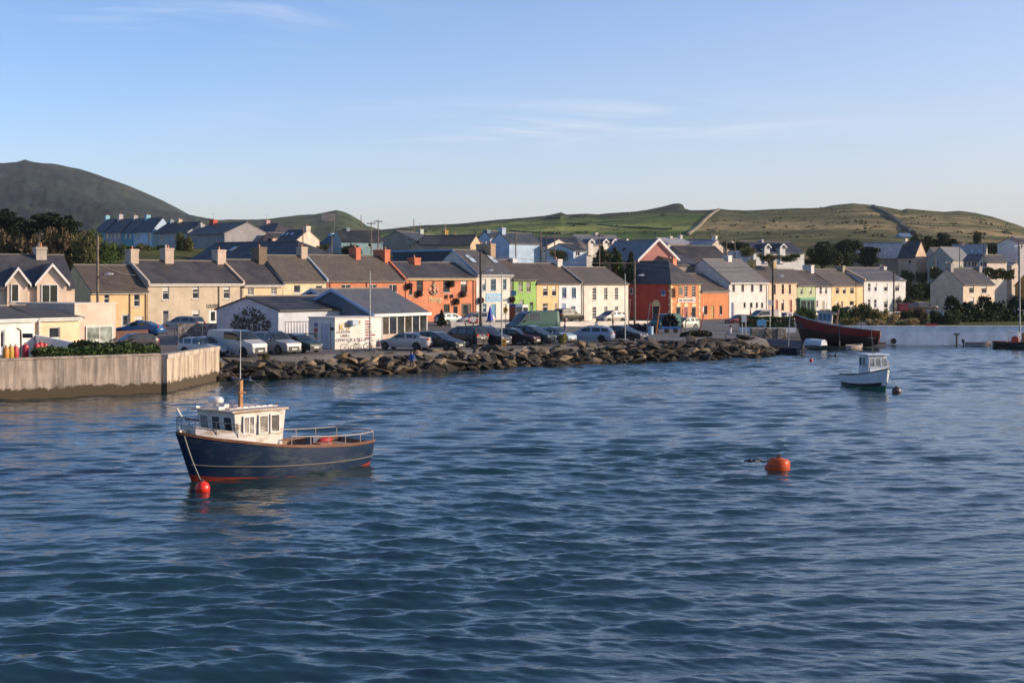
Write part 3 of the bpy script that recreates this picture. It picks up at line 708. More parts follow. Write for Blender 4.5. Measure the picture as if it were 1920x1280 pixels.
house('white house with tall blue framed windows', 1048, 1089, 1.9, 531, 494, 9.0, (.68, .67, .66), 'brown', [(1054, 1062, 539, 559, 'v'), (1072, 1080, 539, 559, 'v'), (1053, 1061, 569, 597, 'd', (.16, .24, .42)), (1071, 1079, 574, 586, 'p')],
      [(1059, 9, 486, (.70, .68, .62), 1.6, 1)], gutter=False, fm=mat('paint', (.12, .22, .42)), glass=GLASS_B, parapet=[('R', (.2, .2, .2))])
house('wide plain white house left of the dark red gable of the corner bar', 1092, 1178, 1.5, 532, 501, 9.2, (.72, .66, .56), 'warm', [(1111, 1118, 539, 563, 'g'), (1133, 1139, 539, 562, 'g'), (1153, 1159, 539, 562, 'g'), (1111, 1118, 575, 598, 'g'), (1133, 1139, 574, 590, 'g'), (1153, 1159, 574, 590, 'g')], [], gutter=False, pipes=(1094,))
# corner bar: a dark red side wall and an orange front, hipped roof
BR = row_pt(1258); BY = BR.y
t, f, he, hr = house('corner bar with cream quoins and a hipped slate roof', 1258, 1313, 1.25, 530, 489, 12.3, (.58, .24, .11), 'dark',
      [(1283, 1289, 536, 557, 'g'), (1297.5, 1304, 536, 557, 'g'), (1268, 1276, 575, 597, 'p'), (1282, 1290, 575, 598, 'd', (.22, .02, .02)), (1297, 1304.5, 575, 597, 'p')], [], axis='y', hipL=3.4, hipR=3.0, name='corner_bar', cat='bar',
      gops=[(1181.5, 1187, 540, 551, 'p'), (1224, 1237, 573, 598, 'dg', (.03, .03, .03))])
m = MB(); m.box(-.02, -.0, 0.05, 12.28, -1, he-.02); m.build('side_wall', mat('render_wall', (.42, .055, .035)), t, label='dark red side wall')
CREAM = mat('paint', (.62, .50, .26)); m = MB()
for k in range(11):
    z = k*.52; w = .42 if k % 2 else .24; m.box(-.045, w, -.04, -.0, z, z+.46); m.box(-.045, -.0202, 0.001, .66-w, z, z+.46)
    m.box(f.W-w, f.W+.0, -.04, 0, z, z+.46)
m.build('quoins', CREAM, t)
for (c, y0, y1, w) in ((1272, 575, 567, 1.0), (1286, 575, 566, 1.0), (1300.7, 575, 567, 1.0)):
    u = f.u(c); z = f.z(y0, u)+.02; m = MB(); r = .52; pts = [(u+r*math.cos(a), z+r*1.15*math.sin(a)) for a in [k*math.pi/10 for k in range(11)]]
    m.rings([[(p[0], -.06, p[1]) for p in pts], [(p[0], -.001, p[1]) for p in pts]]); m.build('arch_head', CREAM, t)
v = f.ug(1230.5); z = f.z(573, 0, v)+.02; m = MB(); pts = [(v+.85*math.cos(a), z+.85*math.sin(a)) for a in [k*math.pi/10 for k in range(11)]]
m.rings([[(-.09, p[0], p[1]) for p in pts], [(-.021, p[0], p[1]) for p in pts]]); m.build('arch_head', CREAM, t)
m = MB(); u0, u1 = f.u(1271), f.u(1303); z0, z1 = f.z(566.5, u0), f.z(559.5, u0); m.box(u0, u1, -.07, -.002, z0, z1); sg = m.build('sign_board', WHITE, t)
letters(sg, f, 'BAR & RESTAURANT', 1273, 1301, 561, 565, (.15, .05, .03), h=.09)
v0, v1 = f.ug(1248), f.ug(1240.5); z0, z1 = f.z(555, 0, v0), f.z(543.5, 0, v0); m = MB(); m.box(-.12, -.021, v0, v1, z0, z1); sg = m.build('sign_board', WHITE, t)
m = MB(); m.lathe([(.42, 0), (.42, -.03)], (-.121, (v0+v1)/2, (z0+z1)/2+.08), 20, 'x'); m.build('roundel', mat('paint', (.04, .10, .25)), sg)
chimney(t, f.W-.3, 5.5, .9, 1.3, he+.5, f.z(497, f.W, 5.5)+1.0, (.66, .24, .12), 2)
chimney(t, .5, 11.6, 1.1, 1.0, he+.2, f.z(496, 0, 11), (.62, .16, .07), 0)
# projecting pub sign in a frame
m = MB(); u = f.u(1268.5); z = f.z(545, u)
m.box(u-.5, u+.5, -.9, -.8, z-.7, z+.7); s_ = m.build('hanging_sign', mat('paint', (.30, .20, .08)), t); m = MB(); m.box(u-.38, u+.38, -.915, -.901, z-.55, z+.55); m.build('sign_face', mat('paint', (.06, .07, .07)), s_)
m = MB(); m.tube([(u, -.0, z+.72), (u, -.95, z+.72)], .03, 5); m.build('bracket', DARKP, s_)
house('low single storey orange house with a mustard door', 1314, 1366, 1.15, 545, 513, 10.5, (.58, .21, .085), 'warm', [(1320, 1326, 573, 590, 'p'), (1333, 1339, 573, 598, 'd', (.38, .22, .03)), (1349, 1354, 573, 590, 'p')], [], fm=mat('paint', (.12, .08, .05)))
COLH = 'corner'
t2, f2, he2, hr2 = house('white house with four small upper windows and a blue side gable', 1367, 1440, 1.15, 529, 486, 10.8, (.68, .65, .60), 'light',
      [(1373, 1378, 533, 547, 'v'), (1390, 1395, 533, 547, 'v'), (1408, 1413, 533, 547, 'v'), (1424, 1429, 533, 547, 'v'), (1371, 1375.5, 567, 597, 'd', (.05, .10, .30)), (1394, 1398, 567, 577, 'p'), (1406, 1411, 567, 577, 'p'), (1417, 1421, 567, 577, 'p'), (1427, 1431, 567, 577, 'p')],
      [(1369, 8, 479, (.72, .68, .62), 1.3, 1)], fasc=(.6, .6, .58), pipes=(1437,), fm=mat('paint', (.2, .17, .15)))
house('peach house with dark red doors next to the white one', 1441, 1494, 1.3, 529, 499, 9.6, (.66, .49, .34), 'warm', [(1450, 1454.5, 533, 552, 's'), (1465.5, 1470, 533, 551, 's'), (1479, 1483, 533, 551, 's'), (1454, 1458.5, 562, 595, 'd', (.25, .02, .02)), (1465, 1470, 562, 582, 's'), (1480.5, 1485, 562, 590, 'd', (.22, .02, .02))],
      [(1415, 6, 487, (.46, .34, .14), 1.2, 1), (1472, 6, 491, (.46, .34, .14), 1.2, 1)], gutter=False, fm=mat('paint', (.14, .04, .03)))
t, f, he, hr = house('pale green house with a dark green shopfront', 1495, 1529, 1.4, 535, 505, 9.0, (.40, .46, .27), 'warm', [(1501, 1505, 539, 552, 's'), (1518.5, 1522, 539, 552, 's')], [], gutter=False)
GRN = mat('paint', (.012, .11, .075)); u1 = f.u(1523.5); z1 = f.z(558, 0)
m = MB(); m.box(.1, u1, -.5, -.004, 0, z1-.35); sf = m.build('shopfront', GRN, t)
m = MB(); m.box(0, u1+.1, -.62, -.003, z1-.348, z1); m.build('fascia_board', mat('paint', (.10, .30, .2)), sf)
for a, b in ((.08, .42), (.50, .66), (.72, .95)): m = MB(); m.box(u1*a, u1*b, -.52, -.503, .5 if a != .5 else .1, z1-.55); m.build('pane', GLASS, sf)
house('narrow white house between the green shop and the peach house', 1530, 1559, 1.5, 536, 507, 9.0, (.66, .62, .58), (.055, .045, .036), [(1536.5, 1541, 537.5, 551, 's'), (1547, 1551, 537.5, 551, 's'), (1531, 1534, 563, 575, 's'), (1541, 1546, 563, 590, 'd', (.3, .28, .22))], [(1535, 7, 497, (.66, .64, .62), 1.8, 0)], gutter=False)
house('peach house with a small chimney just left of the last white house', 1560, 1618, 1.7, 535, 505, 9.2, (.76, .51, .27), 'warm', [(1567, 1573.5, 539, 551, 't'), (1580, 1586, 539, 551, 't'), (1594, 1601, 539, 551, 't'), (1568, 1573, 564, 580, 's'), (1577, 1581, 564, 595, 'd', (.06, .05, .05)), (1593, 1601, 564, 573, 'p')], [(1586, 6, 498, (.30, .26, .18), 1.8, 1)], gutter=False)
house('last white house of the terrace with grey framed windows', 1620, 1698, 1.9, 525.5, 502, 9.4, (.60, .60, .60), 'grey', [(1627.5, 1632, 531, 546, 's'), (1639.5, 1644, 531, 546, 's'), (1657.5, 1664.5, 531, 546, 's'), (1678.5, 1686, 531, 546, 's'), (1627.5, 1632, 561, 573, 's'), (1639, 1643.5, 561, 577, 's'), (1657.5, 1664.5, 561, 577, 's'), (1679, 1686, 561, 572, 's')], [(1673, 7, 500, (.55, .54, .52), 1.4, 2)], parapet=[('L', (.6, .42, .3))], gutter=False)
# ---- detached house on the right and its mustard neighbour
def yat(A, W_, th): return A+Vector((math.cos(th), math.sin(th)))*W_
A = at(1806, 560, 276); B = Vector((A.x+.77*11, A.y+.64*11))
t, f, he, hr = house('detached pale pink house with dark slates standing apart on the right', 1806, 960+F*B.x/B.y, 1.3, 533, 503, 7.4, (.62, .50, .38), 'dark',
      [(1817, 1826, 536, 549, 's'), (1840.5, 1850, 536, 549, 's'), (1865, 1873.5, 536, 549, 's'), (1817, 1826, 557, 575, 's'), (1840.5, 1849, 557, 582, 'df', (.4, .45, .45)), (1865, 1873.5, 557, 574, 's')], [], YL=276, YR=B.y, name='detached_house', fm=mat('paint', (.10, .11, .13)), gutter=False)
cc = (.30, .28, .27)
chimney(t, .5, 3.7, .9, 1.9, hr-1.2, f.z(494, 0, 3.7), cc, 2); chimney(t, f.W-.5, 3.7, .9, 1.9, hr-1.2, f.z(499, f.W, 3.7), cc, 1)
house('mustard yellow gabled building cut off by the right edge', 1903, 1990, 1.5, 535, 488, 12, (.52, .30, .08), 'dark', [(1940, 1960, 545, 560, 's')], [], YL=312, YR=300, axis='y', name='gabled_house')
# ================================================================ quay walls, breakwater, near buildings
def wall_run(name, label, pts, z0, z1, w, mt, cat='wall', cap=None, capm=None, z1b=None, group=None):
    """straight wall sections along plan points; z1 -> z1b is the height of its top from first to last point"""
    o = Vector((pts[0][0], pts[0][1], 0)); m = MB(); c = MB(); n = len(pts)
    P = [Vector(p[:2])-o.xy for p in pts]; rg = []; cg = []
    for i, p in enumerate(P):
        d = (P[min(i+1, n-1)]-P[max(0, i-1)]).normalized(); q = Vector((d.y, -d.x))
        t = i/(n-1); zt = lerp(z1, z1b if z1b is not None else z1, t)
        a, b = p+q*w/2, p-q*w/2; rg.append([(a.x, a.y, z0), (b.x, b.y, z0), (b.x, b.y, zt), (a.x, a.y, zt)])
        if cap:
            a, b = p+q*(w/2+.06), p-q*(w/2+.06); cg.append([(a.x, a.y, zt+.003), (b.x, b.y, zt+.003), (b.x, b.y, zt+cap), (a.x, a.y, zt+cap)])
    m.rings(rg)
    if cap:
        t = thing(name, label, cat, o, group=group); m.build('wall', mt, t); c.rings(cg); c.build('coping', capm or mt, t); return t
    b = m.build(name, mt); b.location = o; return tag(b, label, cat, group)
CONC = mat('concrete', (.42, .35, .29), tide=True); CONC2 = mat('concrete', (.52, .43, .33), tide=True)
wall_run('quay_wall', 'long weathered concrete sea wall streaked black below the hedge', [(-60, 66), (-45, 76.3), (-31.1, 86.5), (-22.95, 92.65)], -2.5, 2.42, .5, CONC, cap=.12)
wall_run('quay_wall', 'paler end section of concrete sea wall next to the boulders', [(-22.7, 92.6), (-22.3, 98), (-21.7, 104.3)], -2.5, 2.18, .5, CONC2, cap=.28, capm=mat('concrete', (.55, .47, .38)))
# boulders
ROCK = mat('rock', (.10, .084, .063))
def boulder_mesh(seed, flat):
    r = random.Random(seed); bm = bmesh.new()
    for _ in range(12):
        v = Vector((r.gauss(0, 1), r.gauss(0, 1), r.gauss(0, 1))).normalized()*r.uniform(.82, 1.05); v.z *= flat; v.x *= 1.15; bm.verts.new(v)
    q = bmesh.ops.convex_hull(bm, input=bm.verts); bmesh.ops.delete(bm, geom=[g for g in q['geom_interior'] if isinstance(g, bmesh.types.BMVert)], context='VERTS')
    bmesh.ops.bevel(bm, geom=bm.edges[:]+bm.verts[:], offset=.035, segments=1, affect='EDGES', clamp_overlap=True)
    bmesh.ops.triangulate(bm, faces=bm.faces[:]); bmesh.ops.subdivide_edges(bm, edges=bm.edges[:], cuts=1, use_grid_fill=False)
    for v in bm.verts:
        n = noise.fractal(v.co*1.7+Vector((seed, 0, 0)), 1, 2, 3)*.07; v.co += v.co.normalized()*n
        v.co.z += .03*math.sin(v.co.z*9+seed)
    me = bpy.data.meshes.new('boulder'); bm.to_mesh(me); bm.free(); me.materials.append(ROCK); return me
BM = [boulder_mesh(11+i, .38+.28*((i*7) % 5)/5) for i in range(18)]
TOE = [p for p in SH if -21.8 <= p[0] <= 25.2]
def toe_at(s):
    L_ = 0
    for a, b in zip(TOE[:-1], TOE[1:]):
        d = math.hypot(b[0]-a[0], b[1]-a[1])
        if s <= L_+d: t = (s-L_)/d; return Vector((lerp(a[0], b[0], t), lerp(a[1], b[1], t))), Vector((b[0]-a[0], b[1]-a[1])).normalized()
        L_ += d
    return Vector(TOE[-1]), Vector((b[0]-a[0], b[1]-a[1])).normalized()
TL = sum(math.hypot(b[0]-a[0], b[1]-a[1]) for a, b in zip(TOE[:-1], TOE[1:]))
r = random.Random(5); spots = []
def crest(px): return interp(px, [400, 600, 800, 1000, 1250, 1450], [1.30, 1.32, 1.45, 1.5, 1.75, 1.7])
rows = [(0.0, .0), (.55, .26), (1.05, .50), (1.6, .76), (2.2, .98)]
for k, (off, zt) in enumerate(rows):
    s = r.uniform(0, .5)
    while s < TL+.4:
        p, d = toe_at(min(s, TL)); n = Vector((-d.y, d.x)); size = r.choice([r.uniform(.34, .48), r.uniform(.45, .62), r.uniform(.58, .82)])
        q = p+n*(off+r.uniform(-.15, .2)); px = 960+F*q.x/q.y
        z = lerp(.05, crest(px)-.12, zt)+r.uniform(-.1, .12); spots.append((q.x, q.y, z, size)); s += size*r.uniform(1.2, 1.6)
for k in range(34):                                    # rounded tip, going back to the slip
    a = r.uniform(-.5, 1.6); d = r.uniform(0, 2.6); zt = d/2.6
    x = 25.0+(1.9-d)*math.cos(a)-.4; y = 139.0+ (2.0-d)*math.sin(a)*1.5+r.uniform(0, 5)
    spots.append((x, y, lerp(.05, 1.3, zt), r.uniform(.4, .62)))
spots.sort(key=lambda q: -q[3]/q[1]); big, small = spots[:298], spots[298:]
for i, (x, y, z, sz) in enumerate(big):
    o = bpy.data.objects.new('boulder', BM[i % 18]); COL.objects.link(o); o.location = (x, y, z)
    o.rotation_euler = (r.uniform(-.45, .45), r.uniform(-.45, .45), r.uniform(0, 6.28)); o.scale = (sz*r.uniform(1.1, 1.6), sz*r.uniform(.9, 1.15), sz*r.uniform(.75, 1.05))
    tag(o, 'rough brown grey boulder piled in the harbour breakwater', 'boulder', 'boulders of the breakwater')
def rubble():
    m = bmesh.new(); i = 0
    for s in np.arange(0, TL, .33):
        p, d = toe_at(s); n = Vector((-d.y, d.x)); px = 960+F*p.x/p.y
        for off, zt in ((.1, -.1), (.5, .12), (.9, .38), (1.4, .62), (1.9, .85), (2.5, .93)):
            if r.random() < .3: continue
            me = BM[r.randrange(18)]; q = p+n*(off+r.uniform(-.2, .3)); sz = r.uniform(.18, .42)
            T = Matrix.Translation((q.x, q.y, lerp(0, crest(px)-.15, zt)+r.uniform(-.1, .1))) @ Matrix.Rotation(r.uniform(0, 6), 4, 'Z') @ Matrix.Rotation(r.uniform(-.5, .5), 4, 'X') @ Matrix.Diagonal((sz*1.2, sz, sz*.8, 1))
            n0 = len(m.verts); m.from_mesh(me); m.verts.ensure_lookup_table()
            for v in m.verts[n0:]: v.co = T @ v.co
    for (x, y, z, sz) in small:
        T = Matrix.Translation((x, y, z)) @ Matrix.Rotation(r.uniform(0, 6), 4, 'Z') @ Matrix.Diagonal((sz*1.2, sz, sz*.8, 1)); n0 = len(m.verts); m.from_mesh(BM[r.randrange(18)]); m.verts.ensure_lookup_table()
        for v in m.verts[n0:]: v.co = T @ v.co
    me = bpy.data.meshes.new('rubble'); m.to_mesh(me); m.free(); me.materials.append(mat('rock', (.035, .028, .022)))
    o = bpy.data.objects.new('rubble', me); COL.objects.link(o); tag(o, 'small dark stones filling the gaps between the breakwater boulders', 'stones', kind='stuff')
rubble()
# white harbour wall on the right and the shorter white walls
WW = mat('render_wall', (.80, .83, .88)); WW2 = mat('render_wall', (.70, .66, .58))
PW = wall_run('harbour_wall', 'long white painted harbour wall behind the red boat', [(32.5, 160.5), (45, 160.3), (75, 160), (140, 158)], -2, 2.05, .6, WW, cap=.08)
m = MB(); m.box(0, 107, -.34, -.302, -1, .14); wb = m.build('weed_band', mat('paint', (.05, .05, .04)), PW); wb.rotation_euler.z = -.006
m = MB(); m.box(0, 1.25, -.5, -.36, 0, .28); o = m.build('red_plank', mat('paint', (.28, .02, .03))); p = at(1738, 612, 159.6); o.location = (p.x, p.y, 2.135); o.location.y = 160.6; tag(o, 'dark red plank lying on top of the white harbour wall', 'plank')
def wpts(*pp): return [(at(px, 600, Y).x, Y) for px, Y in pp]
wall_run('street_wall', 'low sunlit white wall along the street behind the silver estate car', wpts((845, 167), (1000, 170), (1048, 175), (1190, 182), (1228, 184)), 0, 2.35, .3, WW2, z1b=2.0)
wall_run('street_wall', 'low white wall under the clipped hedge beside the slipway', wpts((1386, 161), (1440, 160), (1492, 160.2)), 0, 1.95, .4, WW)
wall_run('stone_wall', 'old grey stone boundary wall in front of the oatmeal bar', wpts((333, 139), (395, 140), (452, 141)), 0, 3.05, .5, mat('stone_wall', (.25, .23, .21)), z1b=3.0)
wall_run('stone_wall', 'stretch of old stone wall beside the brick gable, coloured paler for sunlight', wpts((411, 137.5), (449, 138)), 0, 3.15, .4, mat('stone_wall', (.52, .46, .40)), z1b=3.2)  # sunlit top of the grey wall: its brightness is put into a paler stone colour
wall_run('garden_wall', 'pale low garden wall left of the detached pink house', wpts((1700, 250), (1770, 245), (1808, 240)), 0, 2.2, .3, mat('render_wall', (.55, .47, .42)))
wall_run('garden_wall', 'bright white panel of garden wall in front of the detached pink house', wpts((1752, 232), (1806, 231)), 0, 2.0, .3, mat('render_wall', (.60, .66, .76)))
wall_run('garden_wall', 'grey rendered wall in front of the last white terrace house', wpts((1640, 214), (1688, 217)), 0, 2.5, .3, mat('render_wall', (.44, .42, .44)))
# grass bank behind the white harbour wall
# ---- grill shed (painted block) with lettering
def flat_box(label, name, L, R_, YL, YR, D, base, top, wall, cat, roofcol=(.3, .3, .3), trim=None, ov=.06):
    A = Vector(((L-960)/F*YL, YL)); B = Vector(((R_-960)/F*YR, YR)); f = Frame(A, B, base); t = thing(name, label, cat, f.loc, f.rz); h = f.z(top, f.W/2)
    m = MB(); m.box(0, f.W, 0, D, -1.5, h); m.build('walls', wall, t)
    m = MB(); m.box(-ov, f.W+ov, -ov, D+ov, h+.003, h+.1); m.build('roof', mat('paint', roofcol), t)
    return t, f, h
def lf(u, h, v): return (-h, u, v)
def ft(u, h, v): return (u, -h, v)
KW = mat('render_wall', (.72, .68, .62))
t, f, h = flat_box('white block takeaway building with gold and black lettering on its front', 'takeaway', 628, 718, 119, 123, 3.4, 1.5, 596, KW, 'takeaway', (.45, .43, .4))
letters(t, f, "K'S", 636, 655, 607.5, 619, (.50, .34, .03), extr=.03, label='gold lettering')
letters(t, f, 'GOLDEN', 631, 656, 620, 625, (.20, .19, .22)); letters(t, f, 'GRILL', 638, 656, 627, 632, (.20, .19, .22))
letters(t, f, 'OPEN FOR 4 TILL LATE', 629.5, 696, 635, 640.5, (.22, .20, .24))
for k, wd in enumerate(('FISH', 'BURGERS', 'CHIPS', 'PIZZA', 'KEBABS', 'CHICKEN BOX', 'DRINKS')):
    letters(t, f, wd, 685, 692+[1, 4, 4, 2, 5, 11, 5][k], 600.5+k*5.2, 603.8+k*5.2, (.45, .12, .12), label='dark red lettering' if k == 0 else None)
m = MB(); a, b = f.u(653.5), f.u(664); m.box(a, b, -.55, -.004, f.z(609.5, a), f.z(600, a)); v = m.build('vent_box', mat('paint', (.35, .45, .58)), t)
m = MB(); a, b = f.u(664.5), f.u(671); m.box(a, b, -.35, -.004, f.z(608, a), f.z(600.5, a)); m.build('vent_box', mat('paint', (.34, .25, .14)), t)
gl = mat('render_wall', (.40, .44, .50)); opening(t, lf, .55, 1.75, .05, 2.2, 'd', rec=-.05, col=(.40, .44, .52))
m = MB()
for k, (y, z, c) in enumerate(((2.45, 2.0, 0), (2.45, 1.55, 0), (2.45, 1.1, 0))): m = MB(); m.box(-.04, -.004, y-.2, y+.2, z-.16, z+.16); m.build('notice', mat('paint', [(.10, .15, .3), (.35, .03, .03), (.02, .22, .10)][k]), t)
m = MB(); m.box(-.05, -.004, .15, .5, 1.6, 1.85); m.build('notice', DARKP, t)
# ---- old whitewashed brick shed with dark roof
BRK = (.50, .53, .58)
t, f, he, hr = house('old whitewashed brick shed with a dark slate roof behind the white van', 522, 655, 1.5, 581, 555, 8.4, BRK, (.012, .013, .016), [], [], YL=127, YR=134, name='shed', gutter=False, cat='shed', ovx=.1)
rr = random.Random(3); m = MB(); m.nofix = True
for k in range(520):
    a = rr.uniform(0, 6.28); q = rr.random()**.55; y = 3.7+2.6*q*math.cos(a)+.3*rr.gauss(0, 1); z = 1.85+1.25*q*math.sin(a)+.2*rr.gauss(0, 1)-.04*(y-3.7)**2
    if not (.3 < y < 8 and .1 < z < 3.6): continue
    w_, t_ = rr.uniform(.05, .15), rr.uniform(0, 3.14); c_, s_ = math.cos(t_)*w_, math.sin(t_)*w_; x = -.03-rr.random()*.08
    m.poly([(x, y-c_, z-s_), (x-.02, y+s_, z-c_), (x, y+c_, z+s_), (x+.02, y-s_, z+c_)])
tag(m.build('climbing_plant', mat('leaf', (.075, .066, .055)), t), kind='stuff')
# ---- slate roofed restaurant, two parallel roofs, glazed front
SL = (.085, .092, .108)

t, f, he, hr = house('restaurant with a broad grey slate roof and a glazed dining room', 697, 799, 1.5, 586, 541, 9.2, (.105, .14, .185), SL, [], [], YL=131, YR=138.5, name='restaurant', cat='restaurant', gutter=False, ovx=.15)
BL = mat('paint', (.26, .38, .60))
def barge(t, y0, yr, y1, he, hr, x=-.17, mt=BL):
    m = MB()
    for (a, za), (b, zb) in (((y0, he), (yr, hr)), ((yr, hr), (y1, he))):
        m.hexa([(x-.05, a, za-.14), (x, a, za-.14), (x, b, zb-.14), (x-.05, b, zb-.14), (x-.05, a, za+.15), (x, a, za+.15), (x, b, zb+.15), (x-.05, b, zb+.15)])
    m.build('bargeboard', mt, t)
barge(t, -.3, 4.6, 9.5, he-.1, hr+.03)
m = MB(); m.box(-.1, f.W+.35, -.42, -.302, he-.32, he-.06); m.build('gutter', WHITE, t)
# glazed front: posts, panes, a low plinth and the dark room behind
m = MB(); m.box(.02, f.W-.02, -.12, -.06, .0, .75); m.build('plinth', mat('paint', (.42, .33, .25)), t)
gf = MB(); n = 7
for k in range(n+1): x = .05+(f.W-.1)*k/n; gf.box(x-.05, x+.05, -.14, -.05, .75, he-.15)
gf.box(0, f.W, -.139, -.051, he-.15, he); wf = gf.build('glazing_frame', WHITE, t)
for k in range(n):
    a = .1+(f.W-.1)*k/n; m = MB(); m.box(a, a+(f.W-.1)/n-.1, -.1, -.08, .76, he-.16); m.build('pane', mat('glass', [(.03, .035, .035), (.05, .045, .035), (.025, .03, .04)][k % 3]), wf)
m = MB(); m.box(f.W, f.W+.02, 0, 4, .8, he-.2)
t3, f3, he3, hr3 = house('rear roof of the restaurant with its own pale blue gable trim', 649, 790, 1.5, 583, 541, 8.2, (.105, .14, .185), SL, [], [], YL=137, YR=149, name='restaurant_annexe', cat='restaurant', gutter=False, ovx=.15)
barge(t3, -.3, 4.1, 8.5, he3-.1, hr3+.03)
# ---- house cut by the left edge, with dormers, annexe, porch roof and garage
CRM = (.66, .52, .40); E = Vector((.87, .49)); Bc = Vector((-37.2, 121)); Ac = Bc-E*15
t, f, he, hr = house('cream house with two white trimmed gable dormers cut off by the left edge', 960+F*Ac.x/Ac.y, 960+F*Bc.x/Bc.y, 1.5, 539, 477, 9.0, CRM, (.045, .047, .055), [], [(78, 17, 463, (.52, .46, .38), 1.5, 2)], YL=Ac.y, YR=Bc.y, name='dormer_house', gutter=False)
def dormer(t, f, he, hr, D, x0, x1, pe, pp, wall, roofm, w=None, mt=None):
    u0, u1 = f.u(x0), f.u(x1); z0 = f.z(pe, u0); zp = f.z(pp, (u0+u1)/2); uc = (u0+u1)/2; k = (hr-he)/(D/2)
    yb = lambda z: (z-he)/k; m = MB(); yf = -.34
    m.poly([(u0, yf, he-2.2), (u1, yf, he-2.2), (u1, yf, z0), (uc, yf, zp-.1), (u0, yf, z0)])
    for u in (u0, u1): m.poly([(u, yf, he-2.2), (u, yf, z0), (u, max(.05, yb(z0)), z0), (u, 0.05, he-.05), (u, .05, he-2.2)])
    d = m.build('dormer', mat('render_wall', wall), t); ov = .22; m = MB(); sl = (zp-z0)/((u1-u0)/2); za = z0-sl*ov; bk = yb(zp)+.5
    for a, s in ((u0-ov, 1), (u1+ov, -1)):
        q = [(a, -.62, za), (uc, -.62, zp), (uc, bk, zp), (a, max(.2, yb(za))+.3, za)]
        m.hexa([*q, *[(p[0], p[1], p[2]+.13) for p in q]])
    m.build('dormer_roof', roofm, d); m = MB()
    for a in (u0-ov, u1+ov):
        q = [(a, -.70, za-.12), (uc, -.70, zp-.12), (uc, -.622, zp-.12), (a, -.622, za-.12)]; m.hexa([*q, *[(p[0], p[1], p[2]+.28) for p in q]])
    m.build('bargeboard', mt or WHITE, d)
    return d, uc
DR = mat('slate', (.035, .04, .055))
for (a, b, pe, pp, w) in ((68, 123, 529, 497, (76, 107, 533, 569, 'v')), (12, 51, 529, 504, (19, 34, 532, 566, 'p'))):
    d, uc = dormer(t, f, he, hr, 9.0, a, b, pe, pp, CRM, DR)
    u0, u1 = f.u(w[0]), f.u(w[1]); opening(d, ft, u0, u1, f.z(w[3], u0), f.z(w[2], u0), w[4], rec=-.36, glass=mat('glass', (.02, .025, .02)))
t, f, h = flat_box('flat roofed pink rendered annexe with sliding glass doors', 'annexe', 140, 217, 113, 116.3, 7.5, 1.5, 570, mat('render_wall', (.60, .47, .38)), 'annexe', (.62, .55, .46))
opening(t, ft, f.u(160), f.u(210), .1, f.z(611, 2), 'v', rec=-.06, glass=mat('glass', (.22, .25, .22)), sill=False)
t, f, he, hr = house('cream porch wing with a shallow dark hipped roof and a white downpipe', 69, 149, 1.5, 596, 572, 7, (.74, .56, .36), (.05, .045, .04), [(92, 113, 613, 634, 'p')], [], YL=109, YR=112, hipR=2.5, name='porch_wing', cat='house wing', fasc=(.75, .72, .66))
m = MB(); m.tube([(f.u(72), -.12, 0), (f.u(72), -.12, he-.1)], .07, 6); m.build('downpipe', WHITE, t)
t, f, he, hr = house('white garage with a white fascia and a grey side door at the left edge', -60, 65, 1.5, 599, 575, 6, (.72, .66, .62), (.05, .045, .04), [(1, 9, 618, 655, 'dg', (.25, .3, .38))], [], YL=101, YR=106.5, name='garage', cat='garage', fasc=(.75, .73, .70))
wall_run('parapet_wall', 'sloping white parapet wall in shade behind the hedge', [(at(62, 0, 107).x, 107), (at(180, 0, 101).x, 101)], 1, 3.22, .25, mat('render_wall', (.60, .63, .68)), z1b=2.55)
# gas bottles
def gas(px, Y, zt, col, lb):
    p = at(px, 600, Y); z0 = 2.2; h = zt; t = thing('gas_cylinder', lb, 'gas cylinder', (p.x, Y, z0), group='gas cylinders behind the sea wall')
    m = MB(); m.lathe([(.17, 0), (.2, .04), (.2, h*.72), (.17, h*.84), (.07, h*.9)], n=14); m.build('body', mat('paint', col, rough=.5), t, smooth=40)
    m = MB(); m.lathe([(.05, h*.9), (.05, h*.97), (.11, h*.975), (.11, h), (.02, h)], n=10); m.build('valve_guard', mat('metal', (.3, .28, .25)), t)
for px, Y, h, c, lb in ((11, 87.5, 1.1, (.60, .22, .03), 'orange gas cylinder, leftmost of the bottles behind the sea wall'), (20, 88.2, 1.12, (.42, .28, .04), 'mustard gas cylinder between an orange and a red one'), (29, 88.8, 1.08, (.45, .04, .04), 'dull red gas cylinder beside the mustard one'),
                        (48, 90, 1.15, (.5, .03, .05), 'red gas cylinder standing alone under the dark bracket'), (69, 91.5, 1.15, (.5, .03, .05), 'left red gas cylinder of the group by the white parapet'), (76, 92.2, 1.2, (.52, .04, .04), 'tallest red gas cylinder of the group by the white parapet'), (84, 92.8, 1.1, (.45, .03, .04), 'right red gas cylinder of the group by the white parapet')):
    gas(px, Y, h, c, lb)
p = at(40, 620, 96); t = thing('davit', 'dark steel post with a short arm standing by the gas cylinders', 'post', (p.x, 96, 1.5)); m = MB(); m.tube([(0, 0, 0), (-.05, 0, 2.4), (-.3, 0, 2.55)], .06, 6); m.build('post', DARKP, t); m = MB(); m.box(.1, .75, -.1, .1, 1.9, 2.2); m.build('box', DARKP, t)
# timber fence and small things behind
wall_run('timber_fence', 'brown timber fence below the blue car', wpts((217, 124), (248, 126), (277, 128)), 1.3, 2.85, .1, mat('wood', (.10, .035, .02)), cat='fence')
